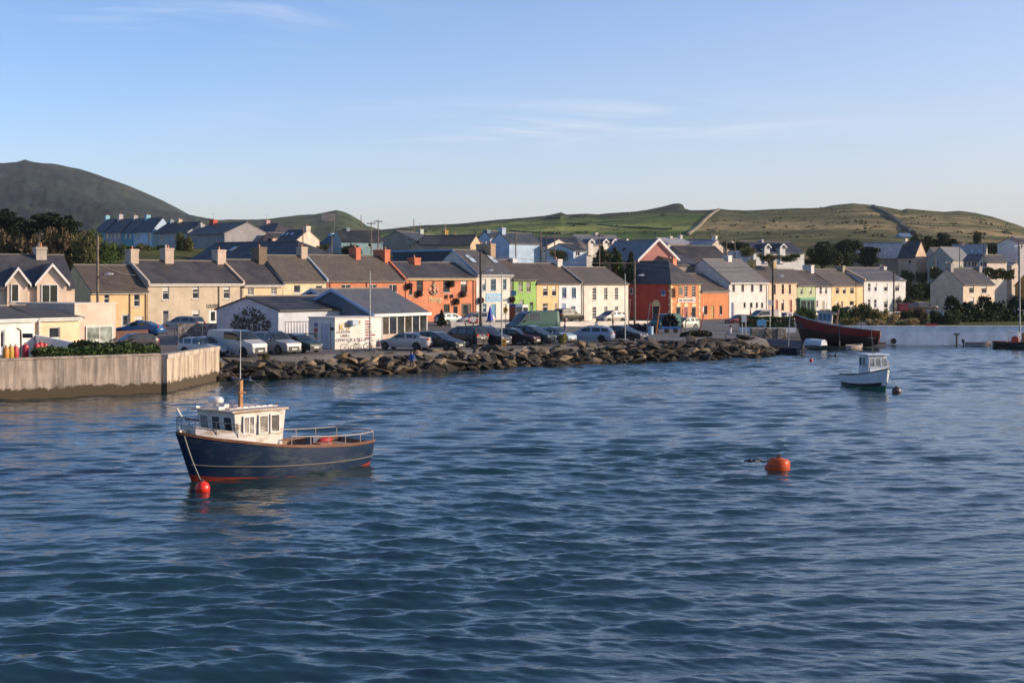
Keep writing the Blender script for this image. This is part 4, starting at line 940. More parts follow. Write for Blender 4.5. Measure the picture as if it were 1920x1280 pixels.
# ================================================================ vehicles
TYRE = mat('paint', (.018, .018, .019), rough=.85); RIM = mat('metal', (.42, .42, .43)); CGLASS = mat('glass', (.016, .020, .022))
LAMPW = mat('paint', (.55, .56, .56), rough=.15); LAMPR = mat('paint', (.38, .012, .012), rough=.2); PLATEW = mat('paint', (.62, .62, .58)); BLK = mat('paint', (.02, .02, .022))
# profile: x, hood/roof height, half width at belt, kind of the span that starts here: h hood, w windscreen, r roof, b back glass, t tail
CARS = {
 'hatch': dict(L=4.0, W=1.70, H=1.46, belt=.92, pts=[(0, .60), (.10, .76), (.95, .95), (1.05, .97), (1.75, 1.40), (2.2, 1.46), (3.2, 1.42), (3.55, 1.32), (3.9, .98), (4.0, .75)], ws=(3, 5), rg=(7, 9), pill=(2.45, 3.3)),
 'estate': dict(L=4.65, W=1.78, H=1.48, belt=.94, pts=[(0, .58), (.12, .74), (1.15, .95), (1.25, .97), (2.05, 1.42), (2.5, 1.48), (3.7, 1.46), (4.15, 1.40), (4.55, 1.0), (4.65, .75)], ws=(3, 5), rg=(7, 9), pill=(2.75, 3.6)),
 'sedan': dict(L=4.75, W=1.84, H=1.46, belt=.96, pts=[(0, .58), (.12, .76), (1.15, .94), (1.3, .97), (2.1, 1.40), (2.6, 1.46), (3.3, 1.42), (4.05, 1.10), (4.65, 1.04), (4.75, .72)], ws=(3, 5), rg=(6, 7), pill=(2.75, 3.45)),
 'suv': dict(L=4.6, W=1.88, H=1.74, belt=1.08, pts=[(0, .72), (.10, .92), (1.05, 1.08), (1.2, 1.12), (1.85, 1.64), (2.2, 1.74), (3.9, 1.72), (4.2, 1.64), (4.5, 1.14), (4.6, .82)], ws=(3, 5), rg=(7, 9), pill=(2.5, 3.5)),
 'mpv': dict(L=4.5, W=1.82, H=1.66, belt=1.02, pts=[(0, .66), (.10, .84), (.75, 1.02), (.85, 1.05), (1.85, 1.58), (2.3, 1.66), (3.7, 1.64), (4.1, 1.55), (4.4, 1.06), (4.5, .78)], ws=(3, 5), rg=(7, 9), pill=(2.4, 3.5)),
 'van': dict(L=4.9, W=1.92, H=1.98, belt=1.20, pts=[(0, .75), (.08, .98), (.75, 1.20), (.85, 1.24), (1.65, 1.88), (2.1, 1.96), (4.5, 1.98), (4.72, 1.94), (4.86, 1.25), (4.9, .8)], ws=(3, 5), rg=(7, 9), pill=(1.95, 2.95, 3.9), van=True),
 'hivan': dict(L=5.8, W=2.05, H=2.45, belt=1.35, pts=[(0, .75), (.08, 1.0), (.75, 1.28), (.85, 1.32), (1.65, 2.2), (2.2, 2.42), (5.4, 2.48), (5.65, 2.42), (5.78, 1.4), (5.8, .8)], ws=(3, 5), rg=(7, 9), pill=(2.0, 3.3, 4.6), van=True),
}
WHEEL = {}
def wheel_mesh(rad):
    if rad not in WHEEL:
        m = MB(); m.lathe([(rad*.62, -.1), (rad*.93, -.1), (rad, -.06), (rad, .06), (rad*.93, .1), (rad*.62, .1)], n=22, axis='y')
        n = MB(); n.lathe([(.02, -.085), (rad*.2, -.09), (rad*.24, -.06), (rad*.55, -.07), (rad*.63, -.09), (rad*.64, .05), (.02, .05)], n=20, axis='y')
        for k in range(5):
            a = k*2*math.pi/5; c, s_ = math.cos(a), math.sin(a); p = [(rad*.15, -.09), (rad*.6, -.09)]
            n.hexa([(c*p[0][0]-s_*.035, -.1, s_*p[0][0]+c*.035), (c*p[1][0]-s_*.035, -.1, s_*p[1][0]+c*.035), (c*p[1][0]+s_*.035, -.1, s_*p[1][0]-c*.035), (c*p[0][0]+s_*.035, -.1, s_*p[0][0]-c*.035),
                    (c*p[0][0]-s_*.035, -.05, s_*p[0][0]+c*.035), (c*p[1][0]-s_*.035, -.05, s_*p[1][0]+c*.035), (c*p[1][0]+s_*.035, -.05, s_*p[1][0]-c*.035), (c*p[0][0]+s_*.035, -.05, s_*p[0][0]-c*.035)])
        WHEEL[rad] = (m.mesh('tyre', TYRE, 40), n.mesh('rim', RIM, False))
    return WHEEL[rad]
def vehicle(kind, label, cat, loc, heading, col, group=None, name='parked_car', glass=None, metal=.15, lower=None):
    """heading: plan direction the front points to. local x runs from the front bumper backwards"""
    c = CARS[kind]; L_, Wd, belt = c['L'], c['W']/2, c['belt']; h = Vector(heading).normalized()
    t = thing(name, label, cat, (loc[0]+h.x*L_/2, loc[1]+h.y*L_/2, loc[2]), math.atan2(-h.y, -h.x), group)
    pts = c['pts']; n = 26; X = sorted(set([round(p[0], 3) for p in pts]+[round(x, 3) for x in np.linspace(0, L_, n)])); PX, PZ = [p[0] for p in pts], [p[1] for p in pts]
    rw = .36 if kind in ('suv', 'van', 'hivan') else .32; wx = (L_*.185, L_*.79) if not c.get('van') else (L_*.18, L_*.76)
    def widths(x):
        e = min(1, x/.55)**.5; g = min(1, (L_-x)/.4)**.5; return Wd*(.78+.22*e)*(.86+.14*g)
    def arch(x):
        z = .24
        for w in wx:
            d = abs(x-w)
            if d < rw+.07: z = max(z, math.sqrt(max(0, (rw+.07)**2-d*d))+rw-.03)
        return z
    X = sorted(set(X+[round(w+k*.09, 3) for w in wx for k in range(-5, 6)]))
    pm = mat('car_paint', col, metal=metal); body = MB(); gl = {}
    rg = []
    for x in X:
        zt = float(np.interp(x, PX, PZ)); w = widths(x); zb = arch(x); zbelt = min(belt+.02*(x/L_), zt-.02) ; cab = zt > belt+.08
        tw = w*(.97-.30*max(0, (zt-belt))/(1.5 if not c.get('van') else 3.2)); z4 = zt-.05 if cab else zt-.012
        rg.append([(x, w*.94, zb), (x, w, max(zb+.03, .45)), (x, w*.995, max(zb+.06, lerp(.45, zbelt, .7))), (x, w*.965, zbelt), (x, tw, z4), (x, tw*.82, zt), (x, 0, zt+.015)])
    full = [r_+[(p[0], -p[1], p[2]) for p in r_[::-1][1:]] for r_ in rg]
    nr = len(full[0])
    wsx = (pts[c['ws'][0]][0], pts[c['ws'][1]][0]); rgx = (pts[c['rg'][0]][0], pts[c['rg'][1]][0])
    sidex = (wsx[0]+.42, rgx[1]-.30)
    panes = {'windscreen': MB(), 'rear_window': MB(), 'side_window': MB(), 'side_window ': MB()}
    def off(p, d=.012):
        return (p[0]-(d if p[0] < L_/2 else -d), p[1]+(d if p[1] > 0 else -d if p[1] < 0 else 0), p[2]+d*.6)
    for i in range(len(full)-1):
        a, b = full[i], full[i+1]; xm = (a[0][0]+b[0][0])/2
        for k in range(nr-1):
            body.poly([a[k], a[k+1], b[k+1], b[k]])
        if wsx[0]+.02 < xm < wsx[1]-.02:
            for k in (4, 5, 6, 7): 
                if k < nr-1: panes['windscreen'].poly([off(q) for q in (a[k], a[k+1], b[k+1], b[k])])
        if rgx[0]-.0 < xm < rgx[1]-.08:
            for k in (4, 5, 6, 7): panes['rear_window'].poly([off(q) for q in (a[k], a[k+1], b[k+1], b[k])])
        x0_, x1_ = a[0][0], b[0][0]
        if sidex[0] < xm < (sidex[1] if not c.get('van') else c['pill'][1 if not glass == 'side' else 1]):
            if any(abs(xm-p) < .06 for p in c['pill']): continue
            for k, fl in ((3, 0), (nr-5, 1)):
                lo0, hi0, lo1, hi1 = (a[k], a[k+1], b[k], b[k+1]) if not fl else (a[k+1], a[k], b[k+1], b[k])
                q = [Vector(lo0).lerp(Vector(hi0), .10), Vector(lo1).lerp(Vector(hi1), .10), Vector(lo1).lerp(Vector(hi1), .88), Vector(lo0).lerp(Vector(hi0), .88)]
                panes['side_window'+(' ' if fl else '')].poly([(p.x, p.y+(.012 if p.y > 0 else -.012), p.z) for p in q])
    body.poly(full[0]); body.poly(full[-1]); body.poly([p for r_ in [full] for p in [q[0] for q in r_]]+[q[-1] for q in full[::-1]])
    b = body.build('body', pm, t, smooth=38)
    for k, m in panes.items():
        if m.f: m.build(k.strip(), CGLASS, b)
    tm, rm_ = wheel_mesh(rw)
    for w in wx:
        for sg in (1, -1):
            tr = bpy.data.objects.new('wheel', tm); COL.objects.link(tr); tr.parent = t; tr.location = (w, sg*(Wd-.11), rw); tr.rotation_euler = (0, 0, 0 if sg < 0 else math.pi)
            ri = bpy.data.objects.new('rim', rm_); COL.objects.link(ri); ri.parent = tr
    zf = pts[1][1]
    m = MB(); m.box(-.04, .10, -Wd*.55, Wd*.55, .30, zf-.28); m.build('grille', BLK, t, bevel=.02)
    m = MB(); m.box(-.02, .25, -Wd*.80, Wd*.80, .22, .34); m.box(L_-.2, L_+.03, -Wd*.84, Wd*.84, .26, .42); m.build('bumper_trim', BLK, t)
    m = MB(); m.box(-.06, -.041, -.26, .26, .38, .49); m.build('number_plate', PLATEW, t)
    zt_ = pts[-1][1]+.05; m = MB(); m.box(L_+.004, L_+.02, -.26, .26, zt_-.13, zt_-.02); m.build('number_plate', PLATEW, t)
    for sg in (1, -1):
        m = MB(); z = zf-.12; y0, y1 = sorted((sg*Wd*.50, sg*Wd*.83)); m.hexa([(-.01, y0, z-.08), (.30, y0, z-.04), (.30, y1, z-.04), (.06, y1, z-.08), (.05, y0, z+.06), (.40, y0, z+.11), (.40, y1, z+.11), (.12, y1, z+.06)]); m.build('headlight', LAMPW, t)
        m = MB(); zz = (pts[-2][1] if not c.get('van') else 1.3); y0, y1 = sorted((sg*Wd*.62, sg*Wd*.87)); m.box(L_-.22, L_+.015, y0, y1, zz-.20, zz-.02); m.build('tail_light', LAMPR, t)
        x = wsx[0]+.55; m = MB(); y0, y1 = sorted((sg*(Wd-.02), sg*(Wd+.18))); m.box(x-.06, x+.05, y0, y1, belt+.02, belt+.15); m.build('wing_mirror', pm if kind != 'van' else BLK, t, bevel=.02)
    if kind in ('suv', 'estate'):
        for sg in (1, -1):
            m = MB(); zr = c['H']; m.tube([(2.0, sg*Wd*.66, zr-.06), (2.2, sg*Wd*.66, zr+.05), (L_-.9, sg*Wd*.66, zr+.03), (L_-.7, sg*Wd*.66, zr-.06)], .018, 5); m.build('roof_rail', RIM if kind == 'estate' else BLK, t)
    return t
PZ_ = 1.52
def park(kind, label, x0, x1, py, heading, col, **k):  # bottom of the wheels at row py, spanning columns x0..x1
    z = k.pop('z', PZ_); Y = F*(HC-z)/(py-HY) if 'Y' not in k else k.pop('Y'); px = (x0+x1)/2
    h = Vector(heading).normalized(); Yc = Y+k.pop('back', abs(h.y)*CARS[kind]['L']/2*.8+abs(h.x)*.6)
    return vehicle(kind, label, k.pop('cat', 'car'), ((px-960)/F*Yc, Yc, z+.006), heading, col, **k)
G1 = 'cars parked along the breakwater'
FR = (.80, -.60); BKW = (-.93, -.0)
SIL = (.36, .36, .37); DK = (.018, .022, .028)
park('hatch', 'light silver car mostly hidden behind the end of the sea wall', 345, 418, 669, (.86, -.5), (.36, .42, .45), group=G1)
park('van', 'silver van with dark side windows at the left end of the parked row', 392, 496, 669, (.83, -.56), (.38, .38, .38), name='parked_van', cat='van', group=G1)
park('suv', 'silver off roader between the silver van and the dark green hatchback', 478, 550, 665, (.78, -.62), (.24, .25, .27), group=G1)
park('hatch', 'dark green hatchback at the right of the silver off roader', 527, 592, 662, (.80, -.60), (.012, .028, .026), group=G1)
park('sedan', 'large silver saloon with red tail lamps facing away beside the takeaway', 717, 804, 657, (-.93, .36), (.42, .39, .36), group=G1)
park('estate', 'very dark green car just right of the silver saloon', 783, 856, 657, (.86, -.52), (.010, .022, .024), group=G1)
park('suv', 'black off roader seen from behind with red tail lamps', 830, 905, 651, (-.78, .62), (.018, .016, .022), group=G1)
park('suv', 'black off roader facing forward behind the orange notice post', 872, 948, 650, (.82, -.57), (.014, .018, .026), group=G1)
park('sedan', 'dark maroon saloon with a chrome grille', 930, 1001, 647, (.86, -.5), (.03, .014, .018), group=G1)
park('mpv', 'dark teal people carrier left of the pale blue hatchback', 955, 1036, 646, (.84, -.54), (.010, .026, .030), group=G1)
park('hatch', 'pale blue hatchback nose first behind a yellow bush', 1008, 1072, 644, (.80, -.6), (.26, .34, .40), group=G1)
park('estate', 'silver blue estate car seen from behind with clear red lamps', 1062, 1147, 642, (-.96, .28), (.22, .29, .38), group=G1)
park('sedan', 'dark grey saloon at the right end of the parked row', 1136, 1198, 640, (.82, -.57), (.03, .035, .045), group=G1)
G2 = 'cars standing in the street'
park('hivan', 'tall dark green van parked behind the row of cars', 950, 1047, 622, (-.86, -.50), (.006, .055, .050), z=1.6, Y=150, back=0, name='parked_van', cat='van', group=G2)
RZ = 2.0
park('mpv', 'silver people carrier outside the white pub', 867, 916, 610, (-.92, -.38), (.42, .40, .38), z=RZ-.2, Y=172, back=0, group=G2)
park('hatch', 'pale hatchback outside the orange pub', 822, 868, 607, (.75, .66), (.34, .38, .38), z=RZ-.1, Y=171, back=0, group=G2)
park('suv', 'dark olive off roader outside the white house with blue windows', 1046, 1086, 605, (.72, .69), (.022, .028, .022), z=1.75, Y=190, back=0, group=G2)
park('mpv', 'silver people carrier outside the wide plain white house', 1120, 1172, 606, (-.72, -.69), (.34, .31, .28), z=1.5, Y=193, back=0, group=G2)
park('van', 'green van loaded with gear beside the corner bar', 1222, 1272, 628, (-.6, -.8), (.02, .09, .075), z=1.3, Y=170, back=0, name='parked_van', cat='van', group=G2)
park('estate', 'silver estate car right of the loaded green van', 1262, 1300, 620, (-.70, -.71), (.36, .38, .34), z=1.25, Y=174, back=0, group=G2)
park('hatch', 'dark red hatchback in front of the white house with small windows', 1366, 1407, 603, (-.9, -.43), (.14, .02, .025), z=1.1, Y=196, back=0, group=G2)
park('van', 'white van with a red lower nose behind the clipped hedge', 1406, 1456, 604, (-.93, -.36), (.50, .44, .40), z=1.15, Y=199, back=0, name='parked_van', cat='van', group=G2)
park('hatch', 'silver and black hatchback left of the dark green shopfront', 1465, 1502, 598, (.85, .5), (.36, .36, .38), z=1.2, Y=205, back=0, group=G2)
park('hatch', 'white car outside the peach house behind the bushes', 1584, 1614, 588, (.85, .5), (.55, .55, .52), z=1.7, Y=222, back=0, group=G2)
park('van', 'dark red van parked right of the last white terrace house', 1676, 1734, 588, (.96, .1), (.14, .012, .018), z=1.55, Y=232, back=0, name='parked_van', cat='van', group=G2)
park('estate', 'dark grey car parked behind the dark red van', 1708, 1760, 580, (.9, .3), (.03, .035, .045), z=1.9, Y=250, back=0, group=G2)
park('sedan', 'blue saloon in front of the peach and oatmeal buildings', 212, 308, 628, (-.97, .2), (.012, .10, .28), z=1.9, Y=137, back=0, group=G2)
park('hatch', 'black car behind the hedge on the left', 230, 268, 655, (-.8, -.6), (.02, .018, .022), z=1.5, Y=116, back=0, group=G2)
park('mpv', 'silver people carrier behind the grey stone wall', 314, 374, 612, (-.9, .35), (.30, .32, .33), z=1.8, Y=152, back=0, group=G2)
park('van', 'white van beside the mustard building at the right edge', 1893, 1950, 586, (-.9, -.3), (.55, .57, .60), z=1.3, Y=244, back=0, name='parked_van', cat='van', group=G2)
# ================================================================ boats, buoys, gull
def loft(sts, zs_fn, side=(1, -1)):
    pass
def hull_part(t, name, sts, f0, f1, mt, steps=4, inset=0, smooth=True, close_stern=True):
    """skin of a hull between two fractions of the section (0 = sheer, 1 = keel). sts: (x, half beam at sheer, half beam at waterline, z sheer, z keel)"""
    def sec(st, q):
        x, bd, bw, zs, zk, rake = st
        z = lerp(zs, zk, q); qw = zs/(zs-zk)
        if q <= qw: b = lerp(bd, bw, (q/qw)**1.3)
        else: w = (q-qw)/(1-qw); b = bw*(1-w**2.2)
        return (x-rake*q, max(.012, b-inset), z)
    qs = [lerp(f0, f1, k/steps) for k in range(steps+1)]; m = MB(); rg = []
    for st in sts:
        a = [sec(st, q) for q in qs]; rg.append([(p[0], p[1], p[2]) for p in a]+[(p[0], -p[1], p[2]) for p in a[::-1]])
    m.rings(rg, close=False, cap=False)
    if close_stern: m.poly(rg[0])
    m.poly(rg[-1]) if len(set(rg[-1])) > 2 else None
    return m.build(name, mt, t, smooth=50 if smooth else False)
def dense(sts, n=22):
    ks = np.linspace(0, len(sts)-1, n); r_ = []
    P = [Vector(s[:3]) for s in sts]
    for k in ks:
        i = min(int(k), len(sts)-2); u = k-i; g = lambda j: sts[min(max(j, 0), len(sts)-1)]
        p0, p1, p2, p3 = g(i-1), g(i), g(i+1), g(i+2)
        r_.append(tuple(.5*((2*b)+(-a+c)*u+(2*a-5*b+4*c-d)*u*u+(-a+3*b-3*c+d)*u**3) for a, b, c, d in zip(p0, p1, p2, p3)))
    return r_
def sheer_at(sts, x):
    xs_ = [s[0] for s in sts]; return interp(x, xs_, [s[1] for s in sts]), interp(x, xs_, [s[3] for s in sts])
def gunwale(t, sts, w, h, mt, name='gunwale', dz=0, out=.03, x0=-99, x1=99):
    for sgn in (1, -1):
        m = MB(); rg = []
        for s in sts:
            if not x0 <= s[0] <= x1: continue
            y = s[1]+out; rg.append([(s[0], sgn*(y-w), s[3]+dz), (s[0], sgn*y, s[3]+dz), (s[0], sgn*y, s[3]+dz+h), (s[0], sgn*max(.0, (y-w)), s[3]+dz+h)])
        m.rings(rg); m.build(name, mt, t)
def b_at(s, z):                                       # half beam of a section at height z
    q = (s[3]-z)/(s[3]-s[4]); qw = s[3]/(s[3]-s[4]); return lerp(s[1], s[2], max(0, min(1, q/qw))**1.3)
def deck(t, sts, drop, mt, x0, x1, inset=.08, name='deck'):
    m = MB(); rg = []
    for s in sts:
        if x0 <= s[0] <= x1:
            z = s[3]-drop if drop < 5 else drop-10; b = max(.02, b_at(s, z)-inset*.7); rg.append([(s[0], b, z), (s[0], -b, z)])
    for a, b in zip(rg[:-1], rg[1:]): m.poly([a[0], a[1], b[1], b[0]])
    return m.build(name, mt, t)
def inner(t, sts, z0, mt, x0, x1, inset=.08):
    m = MB()
    for sg in (1, -1):
        rg = [(s[0], sg*max(.03, s[1]-inset), s[3]) for s in sts if x0 <= s[0] <= x1]
        lo = [max(.03, b_at(s, z0)-inset) for s in sts if x0 <= s[0] <= x1]
        for a, b, b_ in zip(rg[:-1], rg[1:], zip(lo[:-1], lo[1:])): m.poly([a, b, (b[0], sg*b_[1], z0), (a[0], sg*b_[0], z0)])
    e = sts[0]; m.poly([(e[0]+.06, e[1]-inset, e[3]), (e[0]+.06, -e[1]+inset, e[3]), (e[0]+.06, -b_at(e, z0)+inset, z0), (e[0]+.06, b_at(e, z0)-inset, z0)])
    return m.build('bulwark_lining', mt, t)
def panel_window(t, c, ux, uz, w, h, fr, gl, th=.03, slope=0, bar=False):
    """window lying on a cabin wall: c centre, ux/uz unit axes of the wall"""
    c, ux, uz = Vector(c), Vector(ux).normalized(), Vector(uz).normalized(); n = ux.cross(uz).normalized()
    m = MB(); e = .05
    def bx(m, a0, a1, b0, b1, n0, n1):
        P = lambda a, b, k: tuple(c+ux*a+uz*b+n*k); m.hexa([P(a0, b0, n0), P(a1, b0, n0), P(a1, b1, n0), P(a0, b1, n0), P(a0, b0, n1), P(a1, b0, n1), P(a1, b1, n1), P(a0, b1, n1)])
    bx(m, -w/2-e, -w/2, -h/2-e, h/2+e, -.01, th); bx(m, w/2, w/2+e, -h/2-e, h/2+e, -.01, th); bx(m, -w/2, w/2, -h/2-e, -h/2, -.01, th); bx(m, -w/2, w/2, h/2, h/2+e, -.01, th)
    if bar: bx(m, -.02, .02, -h/2, h/2, -.01, th)
    o = m.build('window', fr, t); m = MB(); bx(m, -w/2, w/2, -h/2, h/2, -.008, .012); m.build('pane', gl, o); return o
def rail(t, pts, posts, rr, mt, name='rail', drop=None):
    m = MB(); m.tube(pts, rr, 6)
    for (p, q) in posts: m.tube([p, q], rr*.9, 6)
    return m.build(name, mt, t)
WP = mat('worn_paint', (.62, .58, .52), worn='8a7258'); WH = mat('paint', (.70, .68, .64), rough=.4)
STEEL = mat('metal', (.45, .44, .42)); RUSTW = mat('wood', (.20, .085, .045)); PINE = mat('wood', (.36, .24, .15))
def boat_thing(name, label, cat, bow, stern):
    bow, stern = Vector(bow), Vector(stern); mid = (bow+stern)/2; d = (bow-stern)
    return thing(name, label, cat, (mid.x, mid.y, 0), math.atan2(d.y, d.x)), d.length
# ---- blue wooden fishing boat
t, L_ = boat_thing('fishing_boat', 'navy blue wooden fishing boat with a cream wheelhouse moored in the foreground', 'fishing boat', (-11.75, 51.3), (-6.0, 57.7))
S1 = dense([(-4.55, 1.05, .78, .98, -.22, -.10), (-4.2, 1.25, 1.0, .96, -.42, -.05), (-2.6, 1.55, 1.4, .97, -.6, 0), (-.6, 1.65, 1.52, 1.08, -.68, 0), (1.2, 1.58, 1.38, 1.24, -.7, 0), (2.7, 1.30, .92, 1.46, -.7, .05), (3.9, .84, .42, 1.64, -.68, .22), (4.75, .32, .10, 1.82, -.66, .75), (5.05, .04, .02, 1.88, -.62, 1.0)], 30)
NAVY = mat('worn_paint', (.007, .020, .052), worn='3c464c', rough=.3); REDL = mat('worn_paint', (.26, .035, .018), worn='5a2a20')
hull_part(t, 'hull', S1, 0, .60, NAVY, 6); hull_part(t, 'boot_topping', S1, .6001, .97, REDL, 3)
gunwale(t, S1, .12, .10, mat('worn_paint', (.15, .065, .038), worn='8a705c')); 
for sg in (1, -1):                                     # rubbing strake, pale
    m = MB(); P_ = []
    for s in S1:
        if s[0] > 4.9: continue
        qw = s[3]/(s[3]-s[4]); P_.append((s[0]-s[5]*qw*.6, sg*(lerp(s[1], s[2], .6**1.3)+.022), s[3]*.4))
    m.tube(P_, .026, 6); m.build('rubbing_strake', mat('worn_paint', (.13, .12, .11), worn='5a564e'), t)
inner(t, S1, .42, mat('wood', (.22, .13, .075)), -4.5, 1.2); deck(t, S1, 10.42, mat('wood', (.20, .14, .09)), -4.5, 1.2, .10)
m = MB(); m.rings([[(s[0]+.02, max(.03, s[1]-.03), s[3]+.1), (s[0]+.02, max(.02, s[1]-.13), s[3]+.42), (s[0]+.02, -max(.02, s[1]-.13), s[3]+.42), (s[0]+.02, -max(.03, s[1]-.03), s[3]+.1)] for s in S1 if 2.1 < s[0] < 4.6])
fd = m.build('foredeck', WP, t)
# wheelhouse
hx0, hx1, hw = .70, 2.95, 1.18; zb, zr = .9, 2.62
P8 = [(hx0+.12, -hw, zb), (hx1, -hw+.12, zb), (hx1, hw-.12, zb), (hx0+.12, hw, zb)]
T8 = [(hx0-.10, -hw-.02, zr), (hx1+.22, -hw+.05, zr), (hx1+.22, hw-.05, zr), (hx0-.10, hw+.02, zr)]
m = MB(); m.hexa(P8+T8); wh = m.build('wheelhouse', WP, t, bevel=.02)
m = MB(); m.box(hx0-.22, hx1+.42, -hw-.08, hw+.08, zr+.002, zr+.07); m.build('roof', mat('worn_paint', (.50, .40, .32), worn='9a7a5a'), wh, bevel=.02)
m = MB()
for k in range(6): m.tube([(hx0+.2+k*.32, .75, zr+.14), (hx0+.42+k*.32, .75, zr+.14)], .03, 5)
m.tube([(hx0, .8, zr+.12), (hx1+.2, .8, zr+.12)], .02, 5); m.build('roof_rail', WH, wh)
gd, gp = mat('glass', (.05, .045, .04)), mat('glass', (.15, .14, .12))
for k, x in enumerate((1.16, 1.72, 2.42)):             # both sides
    for sg in (1, -1): panel_window(wh, (x+.02*k, sg*(hw+.03-(x-hx0)*.035), 2.12), (sg*-1, -.05 if sg > 0 else -.05, 0), (0, -.00, 1), .42 if k < 2 else .5, .62, WH, (gd, gp, gp)[k], bar=(k == 2))
for k, y in enumerate((-.72, 0, .72)): panel_window(wh, (hx1+.165, y, 2.14), (0, 1, 0), (.15, 0, 1), .46, .60, WH, (gp, gd, mat('glass', (.02, .02, .022)))[k])
m = MB(); m.box(hx0-.03, hx0+.0, -.35, .35, .5, 2.3); m.build('door', mat('wood', (.16, .10, .06)), wh)
# mast and gear
m = MB(); m.box(1.78, 1.92, -.13, .01, zr+.07, zr+1.15); m.box(1.68, 2.02, -.2, .08, zr+.62, zr+.66); mast = m.build('mast', mat('wood', (.40, .20, .09)), t)
m = MB(); m.box(1.80, 1.9, -.62, .55, zr+1.13, zr+1.17); m.tube([(1.85, .5, zr+1.1), (1.85, .5, zr+1.3)], .03, 6); m.tube([(1.85, -.55, zr+1.1), (1.85, -.55, zr+1.26)], .03, 6); m.build('crosstree', mat('paint', (.06, .08, .16)), mast)
m = MB(); m.tube([(1.83, -.1, zr+1.1), (1.78, -.14, zr+3.05)], .022, 6, .008); m.build('whip_aerial', WH, mast)
m = MB(); m.tube([(1.85, -.55, zr+1.2), (.35, -.9, zr)], .007, 4); m.tube([(1.85, .5, zr+1.2), (.3, 1.0, zr)], .007, 4); m.tube([(1.85, 0, zr+1.1), (4.7, 0, 2.2)], .006, 4); m.build('stays', mat('paint', (.2, .2, .2)), mast)
RX, RY = 2.55, -.72
m = MB(); m.lathe([(.10, .0), (.10, .16), (.28, .18), (.31, .22), (.31, .34), (.28, .40), (.05, .43)], (RX, RY, zr+.07), 20); m.build('radar_dome', WH, t, smooth=40)
m = MB(); m.lathe([(.04, 0), (.04, .16), (.13, .18), (.14, .24), (.03, .28)], (RX-.55, RY+.35, zr+.07), 14); m.box(RX-.45, RX-.1, RY+.15, RY+.4, zr+.071, zr+.2); m.build('aerial_dome', WH, t)
m = MB(); m.tube([(3.0, .3, zr+.12), (3.3, .3, zr+.12)], .07, 8); m.build('lamp', WH, t)
m = MB(); m.tube([(2.9, -1.0, zr+.11), (3.35, -1.0, zr+.11)], .05, 8); m.build('lamp', WH, t)
m = MB(); m.tube([(.55, .55, .42), (.5, .55, 2.85)], .035, 7); m.build('post', mat('metal', (.22, .16, .12)), t)
def side_rail(sg, xs_, h, mt, x_end=None):
    p = []
    for x in xs_: y, z = sheer_at(S1, x); p.append((x, sg*(y-.08), z+h(x)))
    m = MB(); m.tube(p, .022, 6)
    for q in p[::2]: y, z = sheer_at(S1, q[0]); m.tube([(q[0], q[1], z+.1), q], .02, 6)
    m.build('rail', mt, t)
PR = mat('paint', (.40, .34, .30))
side_rail(1, np.linspace(.6, -4.4, 11), lambda x: .42 if x < 0 else .42, PR); side_rail(-1, np.linspace(.6, -4.4, 11), lambda x: .46, PR)
m = MB(); xs_ = np.linspace(-4.4, -4.5, 2); y, z = sheer_at(S1, -4.45); m.tube([(-4.4, y-.08, z+.43), (-4.5, y*.5, z+.45), (-4.5, -y*.5, z+.45), (-4.4, -y+.08, z+.46)], .028, 6); m.build('rail', PR, t)
m = MB()                                               # pulpit
for sg in (1, -1):
    a = []; 
    for x in (3.0, 3.8, 4.5, 5.0): y, z = sheer_at(S1, x); a.append((x, sg*max(.04, y-.06), z+.68)); m.tube([(x, sg*max(.04, y-.06), z+.1), a[-1]], .016, 5)
    m.tube(a, .018, 5); m.tube([(p[0], p[1], p[2]-.3) for p in a[1:]], .012, 5)
m.build('pulpit', mat('paint', (.05, .06, .08)), t)
m = MB(); m.tube([(4.0, -.55, 1.9), (4.35, -.9, 2.75)], .045, 7); m.build('boat_hook', WH, t)
m = MB(); m.tube([(3.4, .75, 1.7), (3.0, .5, 2.5)], .02, 5); m.build('stay_rod', mat('paint', (.4, .3, .2)), t)
m = MB(); m.box(4.55, 4.95, -.07, .07, 1.88, 2.04); m.tube([(4.75, -.14, 1.98), (4.75, .14, 1.98)], .05, 8); m.build('fairlead', mat('paint', (.5, .46, .38)), t)
for kk, (x, y, c) in enumerate(((-.1, -.6, (.30, .22, .15)), (-1.0, .75, (.16, .2, .22)), (-1.75, .85, (.35, .12, .06)), (-2.9, -.8, (.10, .12, .16)))):
    m = MB(); m.box(x-.36, x+.36, y-.24, y+.24, .62, .98+.06*kk); m.box(x-.39, x+.39, y-.27, y+.27, .94+.06*kk, 1.0+.06*kk); m.build('fish_crate', mat('wood', c), t)
m = MB(); m.box(-.5, .45, .2, .95, .42, .86); 
for k in range(3): m.box(-.53, .48, .17, .98, .48+k*.13, .53+k*.13)
m.build('hatch_box', PINE, t)
m = MB(); m.box(-2.3, -1.1, -.5, .5, .42, .62); m.build('engine_hatch', mat('wood', (.14, .09, .06)), t)
m = MB(); m.tube([(-1.2, -1.1, .42), (-1.2, -1.1, 1.05)], .12, 9); m.tube([(-1.2, -1.3, .95), (-1.2, -.9, .95)], .16, 12); m.build('winch', mat('metal', (.20, .14, .1)), t)
m = MB(); m.box(-3.5, -2.6, .3, 1.0, .42, .78); m.build('fish_crate', mat('wood', (.25, .22, .17)), t)
m = MB(); m.box(-4.3, -3.3, -1.0, .95, .78, .84); m.build('stern_thwart', mat('wood', (.30, .2, .12)), t)
rb = MB(); rg = []
